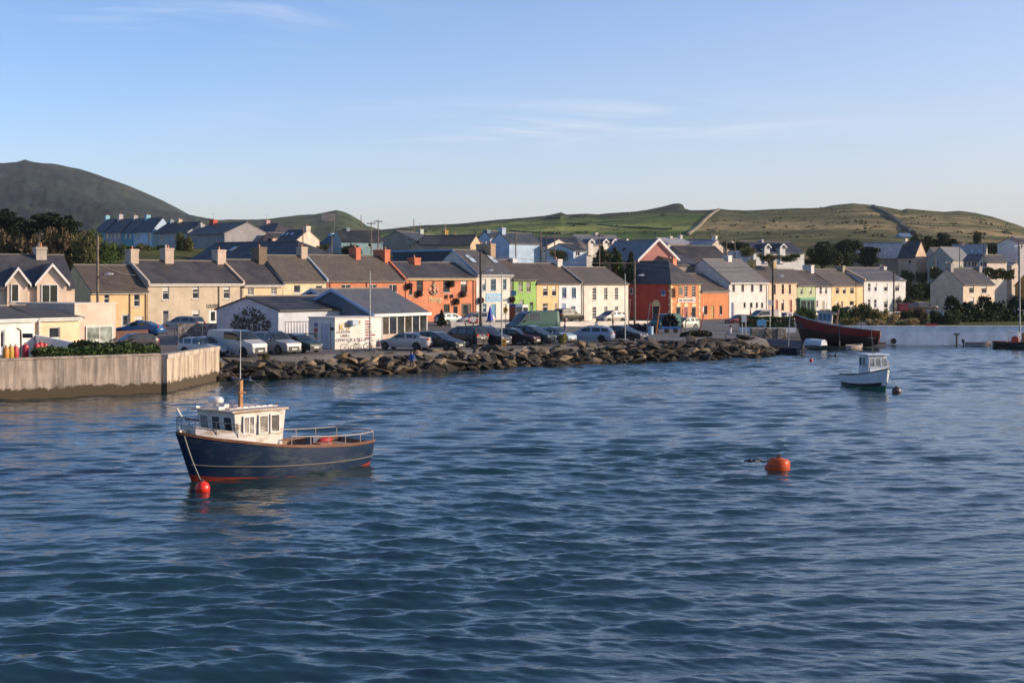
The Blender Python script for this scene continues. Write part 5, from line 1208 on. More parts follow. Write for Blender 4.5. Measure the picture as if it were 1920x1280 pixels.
for k in range(9): a = k/8; rg.append([(-3.2+.8*(a-.5)*1.0+.02*math.cos(q), -.55+.22*math.cos(q)*math.sin(math.pi*(.12+.76*a)), 1.0+.13*math.sin(q)*math.sin(math.pi*(.12+.76*a))) for q in [j*math.pi/5 for j in range(10)]])
rb.rings(rg); o = rb.build('oilskin_bundle', mat('paint', (.42, .015, .02)), t, smooth=True)
# gull on the radar dome
def gull(parent_mat_world, loc, rz, label):
    t = thing('gull', label, 'gull', loc, rz); W_ = mat('paint', (.72, .71, .70)); G = mat('paint', (.26, .28, .31))
    prof = [(-.25, .006, .16), (-.20, .022, .162), (-.13, .05, .165), (-.04, .075, .17), (.05, .072, .19), (.11, .052, .225), (.14, .040, .265), (.155, .036, .30), (.175, .037, .325), (.20, .032, .33), (.222, .016, .327)]
    m = MB(); m.rings([[(x, r_*.85*math.cos(q), z+r_*math.sin(q)) for q in [j*math.pi/6 for j in range(12)]] for x, r_, z in prof]); m.build('body', W_, t, smooth=True)
    for sg in (1, -1):
        m = MB(); rg = [[(x, sg*(.068*k), zc+.045*k), (x, sg*(.085*k+.004), zc), (x, sg*(.07*k), zc-.045*k), (x, sg*(.05*k), zc)] for x, k, zc in ((-.29, .15, .165), (-.2, .55, .172), (-.06, .95, .185), (.06, .9, .195), (.10, .5, .20))]
        m.rings(rg); m.build('wing', G, t, smooth=True)
        m = MB(); m.tube([(.0, sg*.025, .12), (.005, sg*.025, .0)], .006, 6); m.box(-.01, .04, sg*.025-.018, sg*.025+.018, 0, .008); m.build('leg', mat('paint', (.5, .3, .25)), t)
        m = MB(); m.lathe([(.001, -.006), (.006, 0), (.001, .006)], (.198, sg*.029, .336), 8, 'y'); m.build('eye', DARKP, t)
    m = MB(); m.rings([[(.215, .009, .33), (.215, -.009, .33), (.215, -.008, .315), (.215, .008, .315)], [(.25, .006, .326), (.25, -.006, .326), (.25, -.005, .314), (.25, .005, .314)], [(.264, .002, .314), (.264, -.002, .314), (.264, -.002, .309), (.264, .002, .309)]]); m.build('beak', mat('paint', (.6, .42, .06)), t)
    m = MB(); m.rings([[(-.19, .045, .158), (-.19, -.045, .158), (-.19, -.045, .15), (-.19, .045, .15)], [(-.32, .035, .150), (-.32, -.035, .150), (-.32, -.035, .144), (-.32, .035, .144)]]); m.build('tail', mat('paint', (.05, .05, .055)), t)
    return t
t.scale = (.90, 1, .97); t.location.z = -.06; t.location.x -= .12; t.location.y -= .1
M1 = Matrix.Translation(t.location) @ Matrix.Rotation(t.rotation_euler.z, 4, 'Z') @ Matrix.Diagonal((.90, 1, .97, 1))
gp_ = M1 @ Vector((RX, RY, zr+.50)); gull(None, gp_, R(12), 'grey and white gull standing on the radar dome of the blue boat')
def rope(label, a, b, sag, r_=.018, col=(.35, .33, .22), name='mooring_rope', cat='rope', n=14):
    a, b = Vector(a), Vector(b); P = []
    for k in range(n+1): q = k/n; p = a.lerp(b, q); p.z -= sag*4*q*(1-q); P.append(p-a)
    m = MB(); m.tube(P, r_, 6); o = m.build(name, mat('paint', col), None, smooth=True); o.location = a; return tag(o, label, cat)
def ball_buoy(label, p, rad, col, eye=(.05, .05, .08), name='mooring_buoy', sink=.25):
    t = thing(name, label, 'buoy', p); m = MB(); m.lathe([(rad*math.sin(a), -rad*math.cos(a)+rad*(1-2*sink)*.9) for a in [R(4+k*11.5) for k in range(16)]], n=22); m.build('float', mat('paint', col, rough=.35), t, smooth=True)
    z = rad*1.9*(1-sink)+.0; m = MB(); m.lathe([(.06, z-.03), (.05, z+.05), (.03, z+.07)], n=10); m.build('eye', mat('paint', eye), t); return t
pb = ground_at(380, 921, 0); ball_buoy('bright red round mooring buoy under the bow of the blue boat', (pb.x, pb.y, 0), .25, (.78, .03, .012))
rope('greenish mooring rope from the blue boat down to the red buoy', M1 @ Vector((4.8, .08, 1.97)), (pb.x-.05, pb.y, .36), .12, .022)
# ---- orange drum buoy with its rope
pb = ground_at(1459, 881, 0); t = thing('drum_buoy', 'large orange drum shaped mooring buoy on the open water', 'buoy', (pb.x, pb.y, -.08)); t.rotation_euler = (R(-4), R(5), 0)
m = MB(); m.lathe([(.30, -.06), (.40, -.02), (.43, .06), (.43, .36), (.41, .46), (.34, .52), (.10, .545), (.02, .55)], n=28); m.build('drum', mat('worn_paint', (.52, .07, .018), worn='7a3a18'), t, smooth=40)
m = MB(); m.lathe([(.435, .20), (.445, .21), (.445, .24), (.435, .25)], n=28); m.build('band', mat('paint', (.32, .06, .02)), t)
m = MB(); m.lathe([(.14, .52), (.12, .58), (.05, .6)], n=12); m.tube([(0, 0, .55), (-.02, 0, .70)], .025, 6); m.tube([(-.09, 0, .66), (.07, 0, .66)], .022, 6); m.build('shackle', mat('metal', (.12, .05, .04)), t)
p2 = ground_at(1441, 878, 0); ball_buoy('small red pick up float touching the orange drum buoy', (p2.x, p2.y, -.02), .15, (.72, .02, .04))
q1 = ground_at(1396, 866, .06); m = MB(); r5 = random.Random(2)
P = [(k*.075, .10*math.sin(k*.9), .035+.03*math.sin(k*1.7)) for k in range(14)]; m.tube(P, .035, 6); m.lathe([(.02, -.02), (.11, .0), (.10, .08), (.02, .14)], (.22, .02, .0), 9)
m.tube([(.25, .1, .05), (.5, .16, .10), (.75, .14, .05)], .03, 6)
o = m.build('pick_up_rope', mat('paint', (.03, .025, .025)), None, smooth=True); o.location = q1; tag(o, 'dark weedy pick up rope floating left of the orange drum buoy', 'rope')
# ---- white motor boat
t, L_ = boat_thing('motor_boat', 'white cabin boat with a black and green waterline moored on the right', 'motor boat', (24.75, 93.9), (23.55, 99.0))
t.scale = (.80, .82, 1.06)
S2 = dense([(-3.2, .98, .85, .72, -.25, 0), (-1.8, 1.14, 1.02, .74, -.35, 0), (0, 1.18, 1.0, .84, -.4, 0), (1.5, 1.02, .72, .98, -.42, .05), (2.6, .60, .30, 1.15, -.42, .2), (3.2, .20, .06, 1.28, -.40, .4), (3.42, .03, .015, 1.33, -.4, .5)], 24)
WHULL = mat('paint', (.62, .66, .70), rough=.3)
hull_part(t, 'hull', S2, 0, .44, WHULL, 5); hull_part(t, 'waterline_band', S2, .4401, .60, mat('paint', (.015, .016, .02)), 2); hull_part(t, 'boot_topping', S2, .6001, .97, mat('paint', (.02, .12, .07)), 3)
gunwale(t, S2, .09, .07, mat('paint', (.02, .025, .035)), out=.035); inner(t, S2, .3, WHULL, -3.15, 3.2); deck(t, S2, 10.3, mat('paint', (.35, .36, .36)), -3.15, .3, .1); deck(t, S2, .06, WHULL, .3, 3.3, .06)
m = MB(); m.hexa([(.1, -.92, .3), (1.9, -.72, .75), (1.9, .72, .75), (.1, .92, .3), (.1, -.9, 2.14), (1.6, -.82, 2.14), (1.6, .82, 2.14), (.1, .9, 2.14)]); cb = m.build('cabin', WHULL, t, bevel=.02)
m = MB(); m.box(-.12, 1.85, -1.0, 1.0, 2.142, 2.22); m.build('roof', WHULL, cb, bevel=.02)
gb = mat('glass', (.16, .17, .16))
for y in (-.55, 0, .55): panel_window(cb, (1.735, y, 1.70), (0, 1, 0), (-.20, 0, 1), .42, .52, WHULL, gb)
for x in (.45, 1.05):
    for sg in (1, -1): panel_window(cb, (x, sg*(.915-.045*x), 1.72), (-sg, -.06, 0), (0, 0, 1), .42, .5, WHULL, GLASS if x < .9 else gb)
m = MB(); m.tube([(.75, 0, 2.2), (.55, 0, 3.75)], .045, 7, .03); m.tube([(.95, .08, 2.2), (.58, .02, 3.3)], .03, 6); m.tube([(.62, -.35, 3.2), (.62, .35, 3.2)], .025, 6); m.lathe([(.02, 0), (.07, .03), (.07, .12), (.02, .15)], (.62, .0, 3.0), 10); m.build('mast', mat('paint', (.03, .03, .04)), t)
m = MB()
for sg in (1, -1):
    a = [(x, sg*max(.05, sheer_at(S2, x)[0]-.05), sheer_at(S2, x)[1]+.55) for x in (1.0, 1.8, 2.5, 3.1, 3.35)]; m.tube(a, .016, 5)
    for p in a: m.tube([p, (p[0], p[1], p[2]-.5)], .014, 5)
m.build('bow_rail', mat('paint', (.55, .48, .42)), t)
m = MB(); m.tube([(-1.2, -1.0, .7), (-1.2, -1.0, 1.55)], .02, 5); m.tube([(-3.1, -.9, .95), (-2.0, -1.05, 1.0), (-.6, -1.08, 1.05)], .018, 5)
for x in (-3.0, -2.2, -1.5, -.8): m.tube([(x, -1.02, .7), (x, -1.04, 1.02)], .014, 5)
m.build('rail', mat('paint', (.45, .42, .40)), t)
pb = ground_at(1681, 737, 0); ball_buoy('dark brown round mooring buoy beside the white cabin boat', (pb.x, pb.y, 0), .30, (.09, .045, .035), name='mooring_buoy')
M2 = Matrix.Translation(t.location) @ Matrix.Rotation(t.rotation_euler.z, 4, 'Z') @ Matrix.Diagonal((.80, .82, 1.06, 1))
rope('thin dark mooring line from the white cabin boat to its buoy', M2 @ Vector((3.35, .05, 1.2)), (pb.x, pb.y, .35), .05, .014, (.08, .07, .06))
# ---- red boat on the slip
t, L_ = boat_thing('fishing_boat', 'dark red wooden fishing boat hauled out on the slipway against the white wall', 'fishing boat', (31.0, 156.6), (39.7, 154.2))
t.location.z = .95; t.rotation_euler = (R(9), R(-5.5), t.rotation_euler.z)
S3 = dense([(-4.6, .95, .55, 1.22, -.2, -.1), (-3.4, 1.35, 1.0, 1.12, -.55, 0), (-1.0, 1.55, 1.3, 1.12, -.75, 0), (1.2, 1.5, 1.1, 1.3, -.8, 0), (3.0, 1.0, .55, 1.62, -.8, .3), (4.3, .4, .12, 2.0, -.75, .9), (4.75, .04, .02, 2.15, -.7, 1.15)], 24)
hull_part(t, 'hull', S3, 0, .42, mat('worn_paint', (.16, .018, .016), worn='5a2a26'), 5); hull_part(t, 'keel_paint', S3, .4201, .99, mat('worn_paint', (.03, .02, .018), worn='3a2a22'), 3)
gunwale(t, S3, .12, .10, mat('paint', (.42, .44, .42)), out=.04); inner(t, S3, .6, mat('wood', (.06, .03, .025)), -4.5, 4.4); deck(t, S3, 10.6, mat('wood', (.14, .12, .09)), -4.5, 4.4, .1)
m = MB(); m.box(-4.70, -4.60, -.9, .9, .72, 1.3); m.build('transom_board', mat('worn_paint', (.62, .44, .32), worn='a06040'), t)
m = MB(); m.box(-4.66, -4.58, -.72, .72, .02, .7); m.build('transom', mat('worn_paint', (.52, .08, .03), worn='7a3a20'), t)
m = MB(); m.box(.55, 2.1, -.75, .75, .7, 2.65); wh = m.build('wheelhouse', mat('paint', (.55, .50, .45)), t); m = MB(); m.box(.2, 2.3, -.9, .9, 2.652, 2.74); m.build('roof', mat('paint', (.45, .42, .40)), wh)
for x in (.9, 1.35, 1.8): panel_window(wh, (x, .75, 2.1), (-1, 0, 0), (0, 0, 1), .3, .7, mat('paint', (.10, .20, .30)), mat('glass', (.03, .06, .10)))
m = MB(); m.tube([(.1, .2, .7), (.0, .2, 3.2)], .12, 8); m.build('exhaust', mat('wood', (.14, .09, .07)), t)
m = MB(); m.tube([(1.4, 0, 2.7), (1.3, 0, 3.8)], .03, 6); m.tube([(-2.6, .8, 1.1), (-2.6, .8, 2.3)], .03, 6); m.build('mast', DARKP, t)
for sg in (1,):
    m = MB(); m.tube([(-.6, 1.9, -1.1), (-.3, 1.5, 1.0)], .09, 6); o = m.build('shore_prop', mat('wood', (.06, .05, .04)), t)
# ---- small boats
def rowboat(name, label, cat, bow, stern, z, hullc, inc, L2=None, flip=False, motor=False, bw=.72, h=.55):
    t, L_ = boat_thing(name, label, cat, bow, stern); t.location.z = z; k = L_/4.0
    S4 = dense([(-2*k, bw*.8, bw*.62, h, -.12, 0), (-1*k, bw, bw*.85, h*.95, -.16, 0), (.4*k, bw, bw*.8, h, -.18, 0), (1.4*k, bw*.6, bw*.35, h*1.15, -.16, .1), (2*k, .03, .02, h*1.4, -.12, .3)], 16)
    hull_part(t, 'hull', S4, 0, .97, mat('worn_paint', hullc, worn='6a6a68'), 5); gunwale(t, S4, .06, .05, mat('paint', inc), out=.02)
    inner(t, S4, h*.3, mat('paint', inc), -2*k, 2*k, .04); deck(t, S4, 10+h*.3, mat('paint', tuple(c*.6 for c in inc)), -2*k, 1.9*k, .05, name='floor')
    for x in (-.9*k, .3*k): m = MB(); b = sheer_at(S4, x)[0]-.03; m.box(x-.11, x+.11, -b, b, h*.72, h*.77); m.build('thwart', mat('wood', (.35, .3, .24)), t)
    if motor:
        m = MB(); m.hexa([(-2*k-.35, -.12, h*.95), (-2*k-.02, -.12, h*.95), (-2*k-.02, .12, h*.95), (-2*k-.35, .12, h*.95), (-2*k-.33, -.1, h+.4), (-2*k-.05, -.1, h+.34), (-2*k-.05, .1, h+.34), (-2*k-.33, .1, h+.4)]); m.box(-2*k-.22, -2*k-.1, -.05, .05, -.3, h*.95); m.build('outboard_motor', mat('paint', (.02, .02, .022)), t, bevel=.02)
    if flip: t.rotation_euler.x = R(180)
    return t
a, b = ground_at(1447, 661, 0), ground_at(1503, 665, 0)
rowboat('rowing_boat', 'dark blue open boat with an outboard motor at the tip of the breakwater', 'boat', (a.x, a.y+1.6), (b.x, b.y), 0, (.010, .025, .065), (.10, .11, .12), motor=True, bw=.7, h=.62)
a, b = at(1508, 640, 151), at(1546, 645, 149)
o = rowboat('dinghy', 'white upturned dinghy lying on the slipway below the red boat', 'dinghy', (a.x, 151.5), (b.x, 149.2), .95, (.52, .58, .64), (.3, .3, .3), flip=True, bw=.62, h=.5)
a, b = at(1585, 645, 152), at(1622, 646, 150.5)
rowboat('dinghy', 'pale flat punt at the water edge under the red boat stern', 'dinghy', (b.x, 151.6), (a.x, 150.6), .02, (.42, .36, .30), (.3, .26, .2), bw=.55, h=.38)
a, b = at(1812, 645, 156), at(1873, 645, 153)
rowboat('inflatable_boat', 'grey inflatable boat with a raised outboard tied to the harbour wall', 'boat', (b.x, 155.5), (a.x, 156.5), 0, (.34, .32, .32), (.22, .13, .10), motor=True, bw=.7, h=.42)
a, b = at(1868, 648, 151), at(1975, 648, 151)
t = rowboat('work_boat', 'black and orange work boat with a white windscreen frame cut off by the right edge', 'boat', (b.x, 150.5), (a.x, 152), 0, (.02, .018, .02), (.40, .08, .03), bw=1.1, h=.75)
m = MB(); m.tube([(-1.7, -.7, .6), (-1.5, -.7, 1.9), (-1.5, .7, 1.9), (-1.7, .7, .6)], .06, 7); m.tube([(-.4, -.7, .6), (-.6, -.7, 1.8), (-1.5, -.7, 1.9)], .05, 7); m.tube([(-.4, .7, .6), (-.6, .7, 1.8), (-1.5, .7, 1.9)], .05, 7); m.tube([(-.6, -.7, 1.8), (-.6, .7, 1.8)], .05, 7); m.build('windscreen_frame', WH, t)
m = MB(); m.lathe([(.30, -.08), (.38, -.05), (.38, .05), (.30, .08), (.24, 0)], (-1.0, -.9, 1.0), 16, 'y'); m.build('lifebuoy', mat('paint', (.45, .05, .03)), t)
m = MB(); m.box(-.2, .9, -.5, .5, .5, 1.7); m.build('console', mat('paint', (.30, .14, .05)), t)
for px, py, c, lb, r_ in ((1521, 679, (.6, .03, .03), 'tiny red float on the water right of the breakwater tip', .16), (1567, 681, (.05, .04, .04), 'small dark float on the water left of the white cabin boat', .15)):
    p = ground_at(px, py-2 if r_ == .16 else 668, 0); ball_buoy(lb, (p.x, p.y, 0), r_, c, name='float')
p = at(1797, 640, 158.6); t = thing('fender_post', 'dark post with a crossbar hanging on the white harbour wall', 'post', (p.x, 159.2, 0)); m = MB(); m.tube([(0, 0, -.3), (0, 0, 1.25)], .11, 7); m.box(-.3, .3, -.1, .1, 1.15, 1.35); m.build('post', mat('paint', (.05, .05, .05)), t)
p = at(1678, 640, 159); t = thing('tyre_fender', 'dark tyre fender at the foot of the white harbour wall', 'fender', (p.x, 159.6, .45)); m = MB(); m.lathe([(.18, -.08), (.3, -.1), (.34, 0), (.3, .1), (.18, .08), (.16, 0)], n=16, axis='y'); m.build('tyre', mat('paint', (.025, .025, .025)), t)
p = at(1662, 640, 158); t = thing('fish_box_stack', 'stack of pale fish boxes beside the stern of the red boat', 'boxes', (at(1648, 645, 156).x, 156, 0)); m = MB(); m.box(-.6, .6, -.35, .35, -.2, .25); m.build('box', mat('paint', (.35, .30, .26)), t); m = MB(); m.box(-.45, .7, -.3, .35, .254, .5); m.build('box', mat('paint', (.22, .17, .14)), t)
# ================================================================ houses up the slope behind the terrace
def bz(basepy, Y): return HC-(basepy-HY)/F*Y
SIDE = Vector((.72, .69))
def bh(label, L, R_, Y, dY, basepy, eave, ridge, D, wall, roof, ops=(), chim=(), **k):
    """L..R: columns of the front; dY: how much farther its right end stands than its left end"""
    YL, YR = Y, Y+dY
    return house(label, L, R_, bz(basepy, Y+dY/2), eave, ridge, D, wall, roof, ops, chim, YL=YL, YR=YR, gutter=False, depth_base=9, name=k.pop('name', 'village_house'), **k)
GH = 'coloured hillside terrace above the conifers'
CY = (.10, .30, .38)
bh('teal end house of the hillside terrace on the left', 177, 197, 305, -4, 460, 434, 411, 5.5, (.12, .33, .42), 'blue', [(183, 186, 439, 449, 'p')], [(197, 4, 404, (.25, .5, .6), .9, 1)], group=GH)
bh('stone pink house with paired windows in the hillside terrace', 197, 228, 301, -6, 460, 434, 411, 5.5, (.36, .31, .33), 'blue', [(198, 203, 438, 447, 'p'), (206, 209, 438, 447, 'p'), (213, 217, 438, 447, 'p'), (220, 224, 438, 447, 'p')], [(222, 4, 402, (.45, .42, .42), .9, 1)], group=GH)
bh('small teal house with two narrow windows in the hillside terrace', 229, 249, 295, -4, 460, 434, 410, 5.5, (.10, .30, .38), 'blue', [(233, 237, 438, 448, 'p'), (241, 245, 438, 448, 'p')], [(249, 4, 404, (.4, .4, .42), .9, 1)], group=GH)
bh('pale blue house at the near end of the hillside terrace', 250, 286, 291, -6, 456, 433, 409, 4.6, (.42, .55, .68), 'blue', [(254, 257, 437, 448, 'p'), (259, 262, 437, 448, 'p'), (277, 283, 437, 452, 'p')], [(273, 5, 403, (.25, .5, .62), .9, 1)], group=GH)
bh('dark roofed house between the hillside terrace and the grey gable', 288, 352, 282, -6, 460, 436, 417, 7, (.34, .36, .36), 'dark', [(300, 306, 442, 450, 'p'), (325, 331, 442, 450, 'p')], [(333, 5, 411, (.5, .42, .3), .9, 1), (318, 4, 412, (.2, .3, .35), .9, 1)])
bh('wide grey rendered house with a shaded roof and a broad gable', 352, 421, 275, -9, 470, 439, 418, 10, (.27, .26, .27), (.06, .055, .055), [], [(396, 10, 412, (.45, .08, .06), 1, 1)])
bh('dark hipped bungalow behind the broad grey gable', 466, 512, 296, -5, 462, 439, 419, 9, (.5, .34, .32), 'dark', [], [(474, 7, 413, (.45, .3, .3), .9, 1)], hipR=3.5)
t, f, he, hr = bh('small gabled porch house with white bargeboards under the hipped bungalow', 493, 511, 272, -2, 463, 445, 436, 5, (.6, .36, .33), 'dark', [(500, 509, 446, 454, 'p')], axis='y')
bh('long navy slate roof building right behind the oatmeal bar', 350, 556, 214, -14, 505, 490, 453, 11.5, (.26, .26, .23), (.012, .018, .028), [], [(516, 11, 457, (.55, .48, .36), 1, 1)], skylights=[(430, 1.0, .5, .75), (482, 1.0, .3, .5)], hipR=5.5)
bh('cream gabled cottage with three roof windows and a gable chimney', 519, 557, 262, -4, 470, 450, 431, 5.2, (.70, .55, .44), (.030, .034, .040), [], [(574, 8, 424, (.7, .56, .46), 1.0, 1)], skylights=[(530, .7, .4, .7), (538, .7, .4, .7), (547, .7, .4, .7)])
bh('blue gabled cottage with a light blue chimney', 600, 628, 275, -3, 470, 457, 440, 4.5, (.36, .52, .70), (.035, .06, .10), [], [(618, 5, 437, (.2, .4, .6), .9, 1)])
bh('dark roofed teal cottage behind two utility poles', 640, 718, 262, 3, 470, 452, 431, 7, (.28, .42, .44), (.022, .024, .028), [(655, 660, 456, 463, 'p'), (690, 695, 456, 463, 'p')], [(653, 6, 427, (.30, .38, .42), .9, 0)])
bh('grey stone gabled house with a dark slate roof above the orange houses', 780, 826, 285, 14, 470, 454, 435, 8.5, (.28, .26, .22), (.028, .032, .040), [], [(822, 5, 430, (.35, .40, .38), .9, 1)], stone=False, gops=[(764, 767, 446, 452, 'p')])
bh('brown roofed house with two ochre chimneys', 826, 866, 258, 4, 470, 462, 441, 8, (.46, .34, .22), 'brown', [], [(843, 6, 432, (.60, .38, .14), .9, 1), (860, 5, 432, (.62, .40, .10), .9, 1)])
bh('olive gabled house with a mossy tiled roof', 846, 870, 246, 6, 470, 459, 441, 6, (.42, .38, .28), 'warm', [], [(877, 4, 440, (.45, .36, .26), .9, 1)], axis='y')
bh('small brown gabled house left of the big pub chimney', 882, 903, 240, 5, 472, 459, 441, 6, (.48, .36, .24), 'brown', [], [], axis='y')
bh('pale blue gabled house with a gable chimney', 918, 955, 262, -4, 472, 456, 436, 8, (.38, .50, .64), (.03, .045, .06), [], [(934, 8, 427, (.36, .46, .56), .9, 1, .6)], axis='y')
bh('small pale blue gabled house with a chimney on the left of the larger blue gable', 898, 919, 275, -2, 462, 445, 433, 6, (.36, .47, .60), 'blue', [], [(906, 8, 431, (.16, .24, .32), .9, 1, .6)], axis='y')
bh('long grey roofed bungalow with white walls behind the utility poles', 955, 1013, 270, 2, 478, 463, 446, 8, (.46, .46, .44), (.13, .14, .155), [(975, 979, 466, 473, 'p'), (993, 1001, 465, 472, 'v')], [], skylights=[])
bh('dark roofed wing behind the white gable fronted bungalow', 1010, 1088, 285, 2, 474, 461, 444, 8, (.46, .44, .42), (.03, .033, .04), [], [])
bh('white gable fronted bungalow with two square windows', 1027, 1068, 262, 4, 475, 461, 448, 9, (.66, .60, .52), (.05, .055, .06), [(1033, 1040, 466, 474, 'v'), (1055, 1063, 466, 474, 'v')], [], axis='y')
t, f, he, hr = bh('long grey roofed house with four white dormers', 1098, 1178, 290, 6, 474, 459, 441, 9, (.52, .50, .46), (.15, .16, .175), [], [(1119, 5, 436, (.5, .48, .42), .9, 0)])
for a in (1106, 1133, 1150, 1173): dormer(t, f, he, hr, 9, a-4.5, a+4.5, 453.5, 449, (.66, .62, .56), mat('slate', (.15, .16, .175)))
bh('small pale blue cottage with a black roof left of the garden trees', 1075, 1100, 236, 2, 484, 470, 457, 7, (.50, .60, .70), (.018, .018, .02), [(1080, 1087, 472, 480, 'v')], [])
t, f, he, hr = bh('big pink gable fronted house with white bargeboards', 1196, 1270, 228, 4, 505, 487, 449, 12, (.40, .17, .15), (.17, .17, .18), [], [], axis='y')
m = MB()
for x0, x1 in ((-.25, f.W/2), (f.W+.25, f.W/2)):
    m.hexa([(x0, -.45, he-.4), (x1, -.45, hr-.05), (x1, -.29, hr-.05), (x0, -.29, he-.4), (x0, -.45, he+.05), (x1, -.45, hr+.4), (x1, -.29, hr+.4), (x0, -.29, he+.05)])
m.build('bargeboard', WHITE, t)
chimney(t, f.W-.5, 4, .9, .9, he-2.5, he+1.0, (.66, .28, .16), 1)
bh('white roofed house with two white chimneys behind the pink gable', 1252, 1300, 300, 4, 470, 457, 446, 8, (.5, .48, .44), (.36, .36, .38), [], [(1259, 4, 443, (.6, .54, .44), .9, 1), (1281, 4, 441, (.64, .6, .56), .9, 1)])
bh('long dark brown roofed building behind the white house with small windows', 1282, 1364, 252, 4, 500, 484, 461, 8, (.25, .2, .17), (.035, .030, .027), [], [])
bh('black hipped roof building just right of the pink gable', 1262, 1332, 228, 8, 510, 497, 473, 9, (.2, .17, .16), (.022, .022, .025), [], [], hipR=4)
bh('pale gabled cottage with a white chimney on the hillside', 1333, 1356, 300, 6, 472, 463, 449, 7, (.42, .36, .30), (.24, .25, .27), [], [(1353, 4, 442, (.66, .62, .56), .9, 1, .6)], axis='y')
bh('small cottage with three pale chimneys on the hillside', 1362, 1392, 310, 3, 470, 462, 455, 6, (.45, .36, .32), 'dark', [], [(1374, 4, 453, (.64, .56, .50), .9, 1), (1385, 4, 454, (.64, .56, .50), .9, 1)])
bh('small ochre cottage with two round topped chimneys by a utility pole', 1286, 1314, 306, 2, 470, 462, 456, 6, (.42, .36, .30), 'dark', [], [(1293, 4, 452, (.50, .42, .24), .9, 1), (1303, 4, 452, (.56, .46, .34), .9, 1)])
t, f, he, hr = bh('dark navy roofed house with two white dormers', 1413, 1508, 290, 6, 488, 474, 453, 9, (.60, .60, .58), (.020, .026, .045), [(1480, 1485, 477, 484, 'p'), (1493, 1500, 477, 484, 'p')], [(1430, 4, 449, (.5, .48, .5), .9, 0)])
for a in (1436.5, 1465.5): dormer(t, f, he, hr, 9, a-5, a+5, 463, 458, (.62, .62, .60), mat('slate', (.02, .026, .045)))
# church like hall
t, f, he, hr = bh('long hall with a shining pale slate roof and a peach end gable', 1600, 1690, 330, -4, 512, 484, 455, 10, (.50, .40, .32), 'pale', [(1658, 1663, 486, 492, 'p'), (1669, 1674, 486, 492, 'p'), (1678, 1683, 486, 492, 'p')], [], name='hall', cat='hall')
t, f, he, hr = bh('tall peach gabled schoolhouse with a dark slate roof', 1684, 1716, 322, -3, 514, 481, 453, 5.2, (.56, .40, .29), (.035, .035, .045), [(1703, 1708, 487, 495, 'p')], [(1692, 4, 447, (.6, .5, .36), .9, 0)], name='schoolhouse', cat='hall')
bh('small pale gabled house between the schoolhouse and the grey green gable', 1734, 1753, 345, -3, 492, 479, 464, 7, (.44, .36, .30), 'grey', [], [], axis='y')
bh('grey green gable fronted house on the right hillside', 1739, 1786, 318, -4, 502, 487, 463, 10, (.34, .34, .30), (.17, .18, .19), [(1755, 1761, 488, 500, 'd', (.2, .2, .2))], [], axis='y')
bh('large light grey roofed house with four roof windows', 1782, 1848, 335, -3, 503, 486, 458, 8, (.50, .44, .38), (.28, .29, .31), [], [(1805, 5, 455, (.6, .45, .38), .9, 0)], skylights=[(1793, .8, .5, .7), (1806, .8, .5, .7), (1822, .8, .4, .6), (1836, .8, .4, .6)])
bh('glazed white wing with a dark blue roof below the grey roofed house', 1806, 1836, 308, -2, 503, 488, 477, 6, (.55, .50, .44), (.02, .028, .05), [(1808, 1812, 490, 500, 'p'), (1815, 1819, 490, 500, 'p'), (1822, 1832, 490, 500, 'v')], [])
bh('small white gable with arched windows beside the glazed wing', 1835, 1851, 304, -2, 503, 490, 478, 6, (.64, .56, .48), (.03, .035, .045), [(1838, 1842, 491, 500, 'p'), (1845, 1849, 491, 500, 'p')], [], axis='y')
bh('low dark roofed outbuilding at the right of the grey roofed house', 1858, 1884, 330, 2, 497, 488, 478, 6, (.38, .20, .17), (.025, .03, .04), [], [])
bh('small pale lean to store with a white end on the right slope', 1875, 1897, 318, -2, 505, 499, 493, 4, (.5, .42, .36), (.3, .27, .24), [], [])
bh('light blue gable fronted house high on the right hillside', 1884, 1912, 345, -2, 466, 456, 443, 9, (.34, .50, .70), (.06, .04, .045), [(1889, 1899, 454, 461, 'v')], [], axis='y')
bh('white cottage with a dull red roof at the far right edge', 1911, 1950, 340, 2, 468, 456, 447, 8, (.62, .58, .55), (.09, .05, .05), [(1914, 1917, 459, 465, 'p')], [])
# blue shed high on the brown hill
Y = hill_y(1700, 446); f_ = at(1690, 445, Y)
house('low blue roofed shed high on the brown hill', 1690, 1711, f_.z-1, 444, 437, 12, (.25, .30, .36), (.16, .24, .36), [], [], YL=Y, YR=Y, name='shed', cat='shed', gutter=False, depth_base=4)

# ================================================================ trees, shrubs, hedges
def leaf_cloud(blobs, n, size, seed, flat=1.0):
    """blobs: (cx,cy,cz,rx,ry,rz); leaves as small randomly turned quads through each blob, denser near its skin"""
    rs = np.random.RandomState(seed); B_ = np.array(blobs, float); w = (B_[:, 3]*B_[:, 4]*B_[:, 5])**.7; w /= w.sum()
    idx = rs.choice(len(B_), n, p=w); d = rs.normal(size=(n, 3)); d /= np.linalg.norm(d, axis=1)[:, None]
    rad = rs.rand(n)**.38*(1+.18*rs.normal(size=n)*.6); c = B_[idx, :3]+d*rad[:, None]*B_[idx, 3:]
    a = rs.normal(size=(n, 3)); a /= np.linalg.norm(a, axis=1)[:, None]; b = np.cross(a, rs.normal(size=(n, 3))); b /= np.linalg.norm(b, axis=1)[:, None]
    s = size*(.5+rs.rand(n))[:, None]; a = a*s; b = b*s*.6; b[:, 2] *= flat
    v = np.stack([c-a*.5-b*.5, c+a*.5-b*.3, c+a*.5+b*.5, c-a*.3+b*.6], 1).reshape(-1, 3)
    return v
